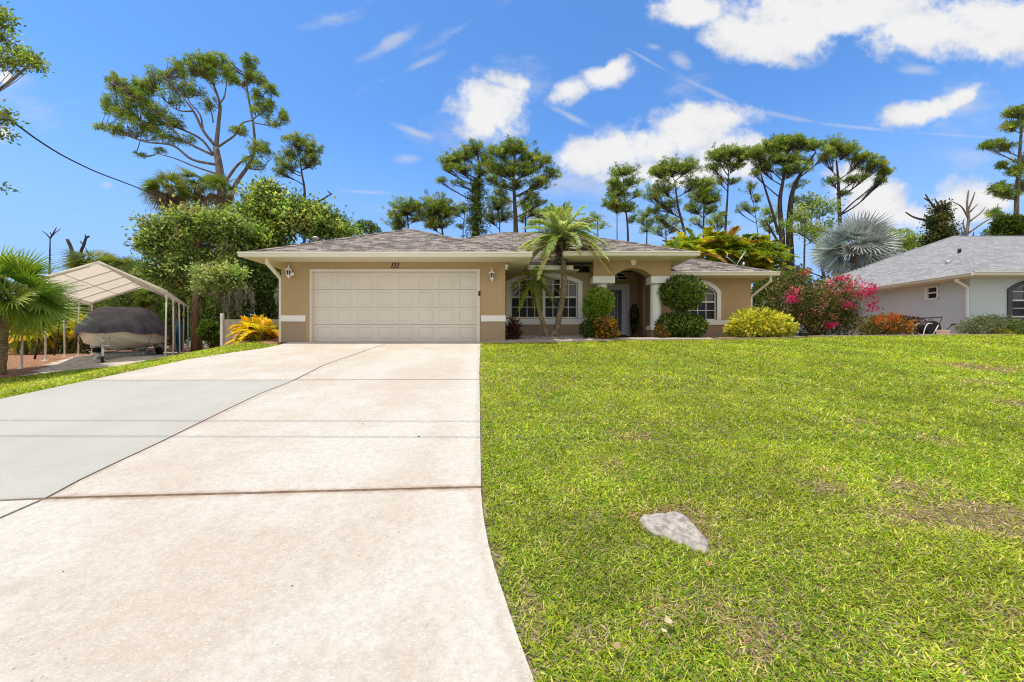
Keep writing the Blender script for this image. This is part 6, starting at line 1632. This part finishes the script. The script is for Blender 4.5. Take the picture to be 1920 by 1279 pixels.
# landscape light
q = P(1507, 630, 12.85); qz = float(gz(q[0], q[1])); mb = MB()
mb.tube([(q[0], q[1], qz - 0.05), (q[0], q[1], qz + 0.08)], 0.012, 8)
mb.add([(q[0] - 0.1, q[1] - 0.05, qz + 0.05), (q[0] + 0.1, q[1] - 0.05, qz + 0.05), (q[0] + 0.1, q[1] + 0.06, qz + 0.05), (q[0] - 0.1, q[1] + 0.06, qz + 0.05), (q[0] - 0.12, q[1] - 0.07, qz + 0.15), (q[0] + 0.12, q[1] - 0.07, qz + 0.15), (q[0] + 0.12, q[1] + 0.08, qz + 0.17), (q[0] - 0.12, q[1] + 0.08, qz + 0.17)], [(0, 1, 5, 4), (1, 2, 6, 5), (2, 3, 7, 6), (3, 0, 4, 7), (4, 5, 6, 7), (3, 2, 1, 0)])
ll_ = prop(mb.build('landscape_light', M['black']), 'small black landscape floodlight in the lawn before the bougainvillea', 'light')
mb = MB(); mb.box(q[0] - 0.1, q[0] + 0.1, q[1] - 0.05, q[1] + 0.06, qz + 0.171, qz + 0.176); mb.build('lens', M['metal'], ll_)

# stepping stone in the lawn
ol = [G(*p) for p in [(1199, 979), (1203, 972), (1220, 969), (1246, 966), (1272, 966), (1287, 973), (1302, 988), (1317, 1004), (1328, 1022), (1324, 1036), (1308, 1034), (1290, 1026), (1272, 1022), (1250, 1010), (1228, 1004), (1208, 992)]]
ol = smoothline([(x, y, 0) for x, y in ol] + [(ol[0][0], ol[0][1], 0)], 4)[:-1]
c = ol.mean(0); mb = MB(); rings = []
for k, (sc_, h_) in enumerate([(1.03, -0.04), (1.01, 0.006), (0.97, 0.020), (0.88, 0.024), (0.74, 0.027), (0.58, 0.028), (0.42, 0.030), (0.2, 0.030)]):
    rings.append([(c[0] + (p[0] - c[0]) * sc_, c[1] + (p[1] - c[1]) * sc_, 0.125 * (c[1] + (p[1] - c[1]) * sc_) + h_ + 0.007 * wob(p[0] * 9 * sc_, p[1] * 9 + sc_ * 3, 0.9) * (k > 1)) for p in ol])
n = len(ol); vs = [p for r in rings for p in r]; fs = []
for k in range(len(rings) - 1):
    for i in range(n): fs.append((k * n + i, k * n + (i + 1) % n, (k + 1) * n + (i + 1) % n, (k + 1) * n + i))
fs.append(tuple((len(rings) - 1) * n + i for i in range(n))); mb.add(vs, fs, 0, True)
prop(mb.build('flat_stone', M['stone']), 'flat pale grey stone half sunk in the lawn', 'stone')
# fallen leaves
for i, (px, py, s, on) in enumerate([(1253, 1187, 0.05, 0.05), (1155, 1235, 0.045, 0.05), (1330, 1075, 0.04, 0.05), (1245, 1205, 0.03, 0.05), (785, 822, 0.03, 0.018), (680, 798, 0.022, 0.018), (548, 1105, 0.012, 0.017), (118, 1078, 0.010, 0.017)]):
    x, y = G(px, py); a = rng.uniform(0, 6.28); mb = MB(); z = 0.125 * y + on; vs = []
    for k, w in enumerate([0.02, 0.28, 0.36, 0.2, 0.02]):
        t = (k / 4 - 0.5) * s; zz = z + 0.15 * s * (k - 2) ** 2 / 4
        for sg in (-1, 0, 1): vs.append((x + math.cos(a) * t - math.sin(a) * w * s * sg, y + math.sin(a) * t + math.cos(a) * w * s * sg, zz + abs(sg) * 0.08 * s + 0.125 * math.sin(a) * t))
    mb.add(vs, [(3 * k + j, 3 * k + j + 1, 3 * k + j + 4, 3 * k + j + 3) for k in range(4) for j in range(2)])
    o = mb.build('fallen_leaf', simple('fallen_leaf_mat', [(0.5, 0.42, 0.24), (0.35, 0.25, 0.12), (0.42, 0.2, 0.08), (0.5, 0.45, 0.3), (0.05, 0.04, 0.03), (0.06, 0.05, 0.04), (0.07, 0.05, 0.04), (0.1, 0.07, 0.05)][i], 0.8))
    prop(o, ['curled tan fallen leaf lying on the lawn below the flat stone', 'brown dead leaf in the grass near the driveway curve', 'small reddish fallen leaf on the lawn right of the flat stone', 'tiny pale dead leaf just below the curled tan leaf', 'larger dark leaf speck on the driveway right half', 'small dark leaf speck near the wire shadows', 'tiny dark leaf speck on the nearest driveway slab', 'tiny dark leaf speck at the left of the nearest driveway slab'][i], 'leaf')

# ------------------------------------------------------------------ overhead wires
mb = MB(); mb.tube(smoothline([P(-260, 40, 6.5), P(-60, 172, 8), P(30, 233, 9.5), P(70, 262, 10.5), P(120, 293, 11.7), P(180, 322, 13.6), P(240, 345, 16), P(292, 366, 19)], 6), 0.021, 8)
prop(mb.build('service_cable', M['wire']), 'thin black service cable drooping from upper left to the cabbage palm', 'cable')
for i, (yy, dzz) in enumerate(((3.60, 8.0), (3.10, 8.0))):
    mb = MB(); mb.tube([(x, yy - 0.006 * x, dzz + 0.0006 * x * x) for x in np.linspace(-42, 42, 29)], 0.010, 8)
    prop(mb.build('power_line', M['wire']), ['far one of two overhead street wires casting faint lines on the driveway', 'near one of two overhead street wires casting faint lines on the driveway'][i], 'cable')

# ------------------------------------------------------------------ grass
REx = np.array([p[0] for p in RE][::-1]); REy = np.array([p[1] for p in RE][::-1])
def redge(y): return np.interp(y, np.concatenate([[0.9], REy]), np.concatenate([[REx[0] + 0.35], REx]))
fx = np.array([-1.2, 0.6, 2.2, 3.4, 6.2, 7.0, 8.2, 9.0, 9.6, 10.4, 11.5, 13.5, 15.5, 16.6, 19, 30]); fy = np.array([11.46, 11.5, 11.78, 12.05, 12.2, 12.27, 12.4, 12.63, 12.84, 12.97, 13.08, 13.16, 13.18, 13.1, 13.3, 13.6])
spots = [(1850, 968, 0.34, 0.10), (1905, 985, 0.22, 0.14), (1720, 968, 0.26, 0.10), (1700, 912, 0.16, 0.10), (1755, 828, 0.12, 0.1), (1915, 757, 0.25, 0.15), (1850, 690, 0.5, 0.25), (1830, 716, 0.25, 0.15), (1790, 683, 0.4, 0.15), (1410, 1200, 0.09, 0.05), (1450, 1180, 0.08, 0.03), (1395, 1235, 0.07, 0.03), (1110, 1190, 0.08, 0.04), (1000, 1165, 0.05, 0.07), (985, 1112, 0.04, 0.07), (940, 1050, 0.03, 0.08), (1290, 962, 0.14, 0.08), (1240, 962, 0.14, 0.05), (1325, 1005, 0.08, 0.1), (1180, 818, 0.2, 0.1), (1555, 912, 0.15, 0.07), (1360, 1150, 0.12, 0.08), (1250, 1150, 0.1, 0.05), (1900, 1160, 0.16, 0.08), (1760, 905, 0.1, 0.06), (1545, 880, 0.1, 0.05), (1610, 790, 0.15, 0.07), (1150, 870, 0.1, 0.06)]
spots += [(1850, 968, 0.36, 0.10), (1905, 985, 0.25, 0.14), (1720, 968, 0.2, 0.06), (1700, 912, 0.14, 0.06), (1905, 760, 0.2, 0.1), (1860, 692, 0.4, 0.15), (1905, 985, 0.2, 0.1)]
spots = [(*G(a, b), c, d) for a, b, c, d in spots]
stone_c = c[:2]
ol2 = ol[:, :2]
def in_stone(x, y):
    ins = np.zeros(len(x), bool); n = len(ol2); j = n - 1
    for i in range(n):
        xi, yi = ol2[i]; xj, yj = ol2[j]
        cnd = ((yi > y) != (yj > y)) & (x < (xj - xi) * (y - yi) / (yj - yi + 1e-12) + xi); ins ^= cnd; j = i
    return ins
def blades(fm, x, y, L, w, col, segs, lean=(25, 80)):
    n = len(x); az = rng.uniform(0, 6.283, n); ln = np.radians(rng.uniform(*lean, n)); bend = rng.uniform(0.3, 1.1, n)
    h = np.stack([np.cos(az), np.sin(az), np.zeros(n)], 1); base = np.stack([x, y, gz(x, y) - 0.004], 1)
    roll = az + 1.5708 + rng.normal(0, 0.5, n); s = np.stack([np.cos(roll), np.sin(roll), rng.normal(0, 0.25, n)], 1)
    ts = [0, 0.4, 0.75, 1.0] if segs == 3 else [0, 0.55, 1.0]; ws = [0.7, 1.0, 0.75, 0.08] if segs == 3 else [0.75, 1.0, 0.1]
    V = []
    for t, k in zip(ts, ws):
        hor = np.sin(ln) * t + 0.25 * bend * t * t; ver = np.cos(ln) * t - 0.32 * bend * t * t
        p = base + h * (L * hor)[:, None] + np.array([0, 0, 1.0]) * (np.maximum(L * ver, 0.003))[:, None]
        V += [p - s * (w * k / 2)[:, None], p + s * (w * k / 2)[:, None]]
    V = np.stack(V, 1); m = V.shape[1]
    q = np.array([[2 * i, 2 * i + 1, 2 * i + 3, 2 * i + 2] for i in range(len(ts) - 1)])
    Q = (q[None] + (np.arange(n) * m)[:, None, None]).reshape(-1, 4)
    fm.add(V, Q, np.repeat(col[:, None, :], m, 1))
GC = np.array([(0.38, 0.50, 0.025), (0.54, 0.60, 0.05), (0.16, 0.32, 0.02), (0.27, 0.43, 0.025), (0.68, 0.65, 0.20), (0.64, 0.51, 0.28)])
def grasscol(x, y, straw):
    n = len(x); a = wob(x, y, 1.6); b = wob(x + 31, y + 7, 0.45)
    p = np.stack([0.30 + 0.05 * a, 0.24 + 0.10 * np.clip(a, -1, 1.5) + 0.05 * b, np.clip(0.17 - 0.12 * a, 0.03, 1), 0.2 + 0 * a, 0.11 + 0.06 * np.clip(a + b, 0, 2) + 0.2 * straw, 0.025 + 0.55 * straw], 1)
    p = np.clip(p, 0.005, None); p /= p.sum(1, keepdims=True); r = rng.uniform(size=(n, 1)); i = (np.cumsum(p, 1) < r).sum(1).clip(0, 5)
    c = GC[i] * (1 + rng.normal(0, 0.24, (n, 1))) * (1 + 0.15 * np.clip(b, -1.5, 1.5))[:, None] * (1 + 0.13 * np.clip(wob(x + 9, y * 1.6, 2.2), -1.5, 1.5))[:, None]
    return np.clip(c, 0.01, 1)
fm = FM()
for (y0, y1, dens, Lr, wr_, seg) in [(1.0, 2.6, 20000, (0.02, 0.05), (0.004, 0.0068), 3), (2.6, 4.0, 13500, (0.022, 0.055), (0.005, 0.008), 3), (4.0, 6.0, 6800, (0.028, 0.062), (0.0065, 0.0105), 3), (6.0, 9.0, 3000, (0.035, 0.08), (0.009, 0.015), 2), (9.0, 13.7, 1800, (0.04, 0.08), (0.013, 0.021), 2)]:
    xa, xb = -0.95, 1.28 * y1 + 2.2
    n = int((xb - xa) * (y1 - y0) * dens); x = rng.uniform(xa, xb, n); y = rng.uniform(y0, y1, n)
    k = (x > redge(y) + 0.004 + 0.014 * wob(x, y, 0.12)) & (y < np.interp(x, fx, fy)) & (x < 1.28 * y + 2.2)
    x, y = x[k], y[k]
    bare_ = np.zeros(len(x))
    for (sx_, sy_, ra, rb) in spots: bare_ += np.exp(-(((x - sx_) / ra) ** 2 + ((y - sy_) / (rb * 1.6)) ** 2))
    sy_far = np.interp(y, [1.5, 3.0, 5.0], [0.75, 1.0, 1.25])
    thin = np.clip(0.22 * (wob(x + 3, y + 11, 0.32) - 0.55), 0, 0.6) + np.clip(0.3 * (wob(x, y, 0.11) - 0.7), 0, 0.35)
    edge = np.exp(-(np.maximum(0, x - redge(y)) / 0.05)) * 0.35 * (y < 3.2)
    prob = 1 - np.clip(bare_ * 0.55 * (sy_far) + thin * 0.6 + edge, 0, 0.85)
    k = (rng.uniform(size=len(x)) < prob) & ~in_stone(x - 0.01, y - 0.026 - 0.03 * wob(x, y, 0.05)); x, y, bare_ = x[k], y[k], bare_[k]
    n = len(x); hgt = 1 + 0.22 * wob(x + 5, y, 0.5)
    L = rng.uniform(*Lr, n) * np.clip(hgt, 0.6, 1.5); w = rng.uniform(*wr_, n)
    blades(fm, x, y, L, w, grasscol(x, y, np.clip(bare_, 0, 1) * 0.8), seg)
# runners over the bare soil and straw around the stone
n = 2600; a = rng.uniform(0, 6.28, n); r = np.abs(rng.normal(0, 0.05, n)); idx = rng.integers(0, len(ol2), n)
x = ol2[idx, 0] + np.cos(a) * r; y = ol2[idx, 1] + np.abs(np.sin(a)) * r * 0.8 + 0.01; k = ~in_stone(x, y) & (y > stone_c[1] - 0.02); x, y = x[k], y[k]
blades(fm, x, y, rng.uniform(0.03, 0.09, len(x)), rng.uniform(0.003, 0.006, len(x)), pal([(0.5, 0.36, 0.2), (0.42, 0.28, 0.13), (0.3, 0.3, 0.08)], len(x)), 3, (60, 88))
for (sx_, sy_, ra, rb) in spots:
    n = int(4200 * ra * rb * 6 / max(1, sy_ / 3)); x = sx_ + rng.normal(0, ra * 0.6, n); y = sy_ + rng.normal(0, rb, n); k = (x > redge(y) + 0.03) & ~in_stone(x, y); x, y = x[k], y[k]
    blades(fm, x, y, rng.uniform(0.03, 0.08, len(x)), rng.uniform(0.003, 0.006, len(x)) * max(1, sy_ / 3.5), pal([(0.62, 0.5, 0.33), (0.54, 0.41, 0.25), (0.42, 0.30, 0.17), (0.34, 0.38, 0.08)], len(x)), 3, (65, 89))
o = fm.build('lawn_grass', M['grass']); o['kind'] = 'stuff'
# left verge
fm = FM(); n = 230000; x = rng.uniform(-17, -6.3, n); y = rng.uniform(3.5, 12.4, n)
ley = np.array([3.5, 8.7, 9.6, 10.4, 11.0, 11.7]); lex = np.array([-7.06, -7.06, -6.80, -6.46, -6.42, -6.5])
k = (x < np.interp(y, ley, lex) - 0.03) & (y < strip_edge(x) - 0.03 + 0.08 * wob(x, y, 0.35)) & (x > -1.28 * y - 2.5); x, y = x[k], y[k]
k = rng.uniform(size=len(x)) < 1 - np.clip(0.25 * (wob(x, y, 0.3) - 0.5), 0, 0.5); x, y = x[k], y[k]
blades(fm, x, y, rng.uniform(0.04, 0.09, len(x)), rng.uniform(0.010, 0.017, len(x)), grasscol(x, y, np.full(len(x), 0.05)), 2)
o = fm.build('verge_grass', M['grass']); o['kind'] = 'stuff'
# loose weeds in the mulch + white gravel stones on the bed
fm = FM(); n = 2600; x = rng.uniform(-0.1, 2.6, n); y = 12.25 + rng.uniform(0, 1.35, n) ; d = nrm(rng.normal(size=(n, 3)))
pos = np.stack([x, y, gz(x, y) + 0.035 + 0.03 * np.clip(wob(x, y, 0.5), 0, 1)], 1); sz = rng.uniform(0.02, 0.05, n)
for ax3 in range(3):
    dd3 = nrm(rng.normal(size=(n, 3)) * np.array([1, 1, 0.5])); leaves(fm, pos - dd3 * sz[:, None] / 2, dd3, sz, sz * 0.9, pal([(0.75, 0.72, 0.68), (0.6, 0.56, 0.53), (0.5, 0.45, 0.42)], n, 0.12), fold=0.3)
o = fm.build('gravel', M['moss']); o['kind'] = 'stuff'

# ------------------------------------------------------------------ sky, sun, camera
S = Vector((-0.28, -0.12, 0.95)).normalized()
el = math.asin(S.z); az = math.atan2(S.x, S.y)
DENOISE = True
SKY, SUNS, EXPO = 0.15, 2.4, 0.75
w = bpy.data.worlds.new('World'); SC.world = w; w.use_nodes = True; nt = w.node_tree
for n_ in list(nt.nodes): nt.nodes.remove(n_)
out = nt.nodes.new('ShaderNodeOutputWorld'); bg_ = nt.nodes.new('ShaderNodeBackground'); bg_.inputs[1].default_value = SKY
sky = nt.nodes.new('ShaderNodeTexSky'); sky.sky_type = 'NISHITA'; sky.sun_disc = False; sky.sun_elevation = el; sky.sun_rotation = az
sky.air_density = 1.0; sky.dust_density = 0.3; sky.ozone_density = 1.5
tc = nt.nodes.new('ShaderNodeTexCoord'); sx = nt.nodes.new('ShaderNodeSeparateXYZ'); nt.links.new(tc.outputs['Generated'], sx.inputs[0])
yy = math_(nt, 'MAXIMUM', sx.outputs[1], 0.08); U = math_(nt, 'DIVIDE', sx.outputs[0], yy); V = math_(nt, 'DIVIDE', sx.outputs[2], yy)
front = ramp(nt, sx.outputs[1], 0.1, 0.3)
cmb = nt.nodes.new('ShaderNodeCombineXYZ'); nt.links.new(U, cmb.inputs[0]); nt.links.new(V, cmb.inputs[1]); UV = cmb.outputs[0]
def ell(cx, cy, rx, ry, rot=0, amp=1.0):
    mp = nt.nodes.new('ShaderNodeMapping'); mp.vector_type = 'TEXTURE'
    mp.inputs['Location'].default_value = ((cx - CX) / F, (CY - cy) / F, 0); mp.inputs['Rotation'].default_value = (0, 0, math.radians(rot)); mp.inputs['Scale'].default_value = (rx / F, ry / F, 1)
    nt.links.new(UV, mp.inputs[0]); ln = nt.nodes.new('ShaderNodeVectorMath'); ln.operation = 'LENGTH'; nt.links.new(mp.outputs[0], ln.inputs[0])
    return math_(nt, 'MULTIPLY', math_(nt, 'SUBTRACT', 1.0, ln.outputs['Value']), amp)
def mx_(lst):
    r = lst[0]
    for q in lst[1:]: r = math_(nt, 'SMOOTH_MAX' if False else 'MAXIMUM', r, q)
    return r
big = mx_([ell(1560, 20, 300, 70), ell(1400, 70, 110, 52, -20), ell(1300, 20, 80, 40), ell(1740, 55, 180, 62), ell(1860, 45, 160, 75), ell(1480, 60, 120, 50),
           ell(915, 205, 92, 66), ell(900, 185, 60, 45), ell(950, 150, 62, 22, -15, 0.7), ell(1070, 168, 52, 26, 25), ell(1130, 145, 62, 26, 12), ell(1150, 130, 40, 18, 30),
           ell(1200, 280, 165, 52, 8), ell(1100, 290, 75, 42), ell(1330, 222, 100, 34, 4), ell(1290, 250, 120, 46), ell(1370, 290, 90, 60), ell(1250, 325, 150, 40),
           ell(1640, 370, 80, 56), ell(1600, 340, 60, 40), ell(1810, 385, 120, 46), ell(1850, 375, 90, 40), ell(1720, 405, 80, 36, 0, 0.7),
           ell(1720, 212, 95, 28, 12), ell(1800, 185, 60, 22, 25), ell(10, 145, 22, 18), ell(8, 250, 40, 20, 0, 0.6)])
wisp = mx_([ell(1560, 440, 420, 60, 0, 0.62), ell(1020, 400, 260, 46, 0, 0.5), ell(640, 30, 90, 16, 20, 0.4), ell(850, 60, 110, 14, 30, 0.5), ell(740, 75, 80, 16, 32, 0.8), ell(700, 100, 50, 12, 25, 0.6), ell(790, 120, 90, 12, 28, 0.7), ell(720, 150, 50, 14, 20, 0.5), ell(775, 246, 60, 10, -20, 0.9), ell(762, 299, 40, 14, 0, 0.9), ell(1065, 216, 60, 9, -28, 0.9),
            ell(1275, 115, 34, 18, -35, 1.0), ell(1225, 88, 24, 10, -10, 0.9), ell(1720, 133, 46, 16, 0, 1.0), ell(1690, 60, 120, 50, 0, 0.6), ell(200, 348, 18, 10, 0, 0.9), ell(150, 405, 22, 9, 0, 0.5), ell(690, 360, 70, 5, -3, 0.6), ell(1060, 345, 190, 60, 0, 0.75), ell(1160, 240, 60, 16, 0, 0.6),
            ell(960, 150, 110, 40, -10, 0.5), ell(860, 250, 90, 60, 0, 0.5), ell(1850, 300, 120, 24, 0, 0.35), ell(1820, 200, 120, 50, 0, 0.5), ell(40, 200, 70, 120, 0, 0.35), ell(1280, 160, 60, 40, -30, 0.45)])
n1 = noise(nt, 7.5, 9, 0.62, coord=UV); n1b = noise(nt, 22, 5, 0.6, coord=UV); n2 = noise(nt, 5, 6, 0.65, coord=UV, stretch=(1.0, 2.2, 1))
nn = math_(nt, 'ADD', math_(nt, 'MULTIPLY', math_(nt, 'SUBTRACT', n1, 0.5), 2.1), math_(nt, 'MULTIPLY', math_(nt, 'SUBTRACT', n1b, 0.5), 0.95))
D1 = ramp(nt, math_(nt, 'ADD', math_(nt, 'MULTIPLY', big, 1.1), nn), -0.10, 0.60)
D2 = math_(nt, 'MULTIPLY', ramp(nt, math_(nt, 'ADD', wisp, math_(nt, 'MULTIPLY', math_(nt, 'SUBTRACT', n2, 0.5), 2.4)), 0.0, 1.0), 0.62)
# contrail
def seg(x0, y0, x1, y1, wd):
    cx, cy = (x0 + x1) / 2, (y0 + y1) / 2; L = math.hypot(x1 - x0, y1 - y0); return ell(cx, cy, L / 2 * 1.08, wd, math.degrees(math.atan2(-(y1 - y0), x1 - x0)), 1.0)
ct = mx_([seg(1160, 82, 1262, 140, 5), seg(1240, 128, 1410, 208, 8), seg(1395, 203, 1560, 236, 7), seg(1500, 228, 1720, 250, 5), seg(1690, 247, 1890, 260, 4)])
D3 = math_(nt, 'MULTIPLY', ramp(nt, math_(nt, 'ADD', ct, math_(nt, 'MULTIPLY', math_(nt, 'SUBTRACT', n1b, 0.5), 1.2)), 0.0, 0.9), 0.36)
D = math_(nt, 'MULTIPLY', math_(nt, 'MAXIMUM', math_(nt, 'MAXIMUM', D1, D2), D3), front)
shade = ramp(nt, math_(nt, 'ADD', noise(nt, 9, 6, 0.6, coord=UV, stretch=(1, 1.4, 1)), math_(nt, 'MULTIPLY', big, 0.35)), 0.35, 0.75)
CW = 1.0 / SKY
ccol = mixc(nt, shade, (0.37 * CW, 0.395 * CW, 0.45 * CW), (0.53 * CW, 0.53 * CW, 0.53 * CW))
skc = mixc(nt, 1.0, sky.outputs[0], SKYT if 'SKYT' in globals() else (0.44, 0.70, 0.95), 'MULTIPLY')
hz_ = math_(nt, 'MULTIPLY', math_(nt, 'SUBTRACT', 1.0, ramp(nt, sx.outputs[2], 0.05, 0.48)), 0.85)
skc = mixc(nt, hz_, skc, (0.215 * CW, 0.335 * CW, 0.60 * CW))
rear_fill = math_(nt, 'MULTIPLY', ramp(nt, noise(nt, 2.6, 6, 0.6, coord=tc.outputs['Generated']), 0.36, 0.56), math_(nt, 'SUBTRACT', 1.0, front))  # unseen cloud cover behind the camera, added as neutral fill for the facade
rc = mixc(nt, rear_fill, mixc(nt, D, skc, ccol), (0.62 * CW, 0.57 * CW, 0.50 * CW))
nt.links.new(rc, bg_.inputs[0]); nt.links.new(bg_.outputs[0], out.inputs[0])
w.cycles.sampling_method = 'MANUAL'; w.cycles.sample_map_resolution = 512

sun = bpy.data.lights.new('sun', 'SUN'); sun.energy = SUNS; sun.angle = math.radians(0.53); sun.color = (1.0, 0.93, 0.81)
so = bpy.data.objects.new('sun', sun); COL.objects.link(so); so.rotation_euler = S.to_track_quat('Z', 'Y').to_euler(); so.location = (-10, -10, 30)
cam = bpy.data.cameras.new('camera'); cam.sensor_width = 36; cam.lens = 36 * F / 1920; cam.clip_start = 0.05; cam.clip_end = 3000
co = bpy.data.objects.new('camera', cam); COL.objects.link(co); co.location = (0, 0, EYE); co.rotation_euler = (math.radians(90), 0, 0)
SC.camera = co
SC.render.engine = 'CYCLES'; SC.render.resolution_x = 1024; SC.render.resolution_y = 682
SC.cycles.use_denoising = DENOISE; SC.cycles.filter_width = 1.15; SC.cycles.denoiser = 'OPENIMAGEDENOISE'; SC.cycles.denoising_prefilter = 'NONE'; SC.cycles.denoising_input_passes = 'RGB_ALBEDO_NORMAL'
SC.cycles.max_bounces = 7; SC.cycles.diffuse_bounces = 4; SC.cycles.glossy_bounces = 3; SC.cycles.transmission_bounces = 5; SC.cycles.sample_clamp_indirect = 6
SC.cycles.use_adaptive_sampling = True; SC.cycles.adaptive_threshold = 0.012
SC.view_settings.view_transform = 'Standard'; SC.view_settings.look = 'None'; SC.view_settings.exposure = EXPO; SC.view_settings.gamma = 1.0

# repeats of a kind share a group
GROUPS = {'sabal_palm': 'cabbage palms behind the boat shelter and oak', 'understory_shrub': 'understory shrubs behind the boat shelter', 'fallen_leaf': 'fallen leaves on lawn and driveway',
          'garden_stake': 'stakes by the yellow arecas', 'power_line': 'overhead street wires', 'areca_palm': 'areca palms around the house', 'topiary': 'clipped topiaries by the entry',
          'croton': 'crotons by the entry', 'dead_tree': 'dead trees beyond the gardens', 'shrub': 'garden shrubs', 'oak_tree': 'oaks left of the garage'}
for o in list(SC.objects):
    if o.parent is None and 'category' in o and 'group' not in o:
        b_ = o.name.split('.')[0]
        if b_ in GROUPS: o['group'] = GROUPS[b_]
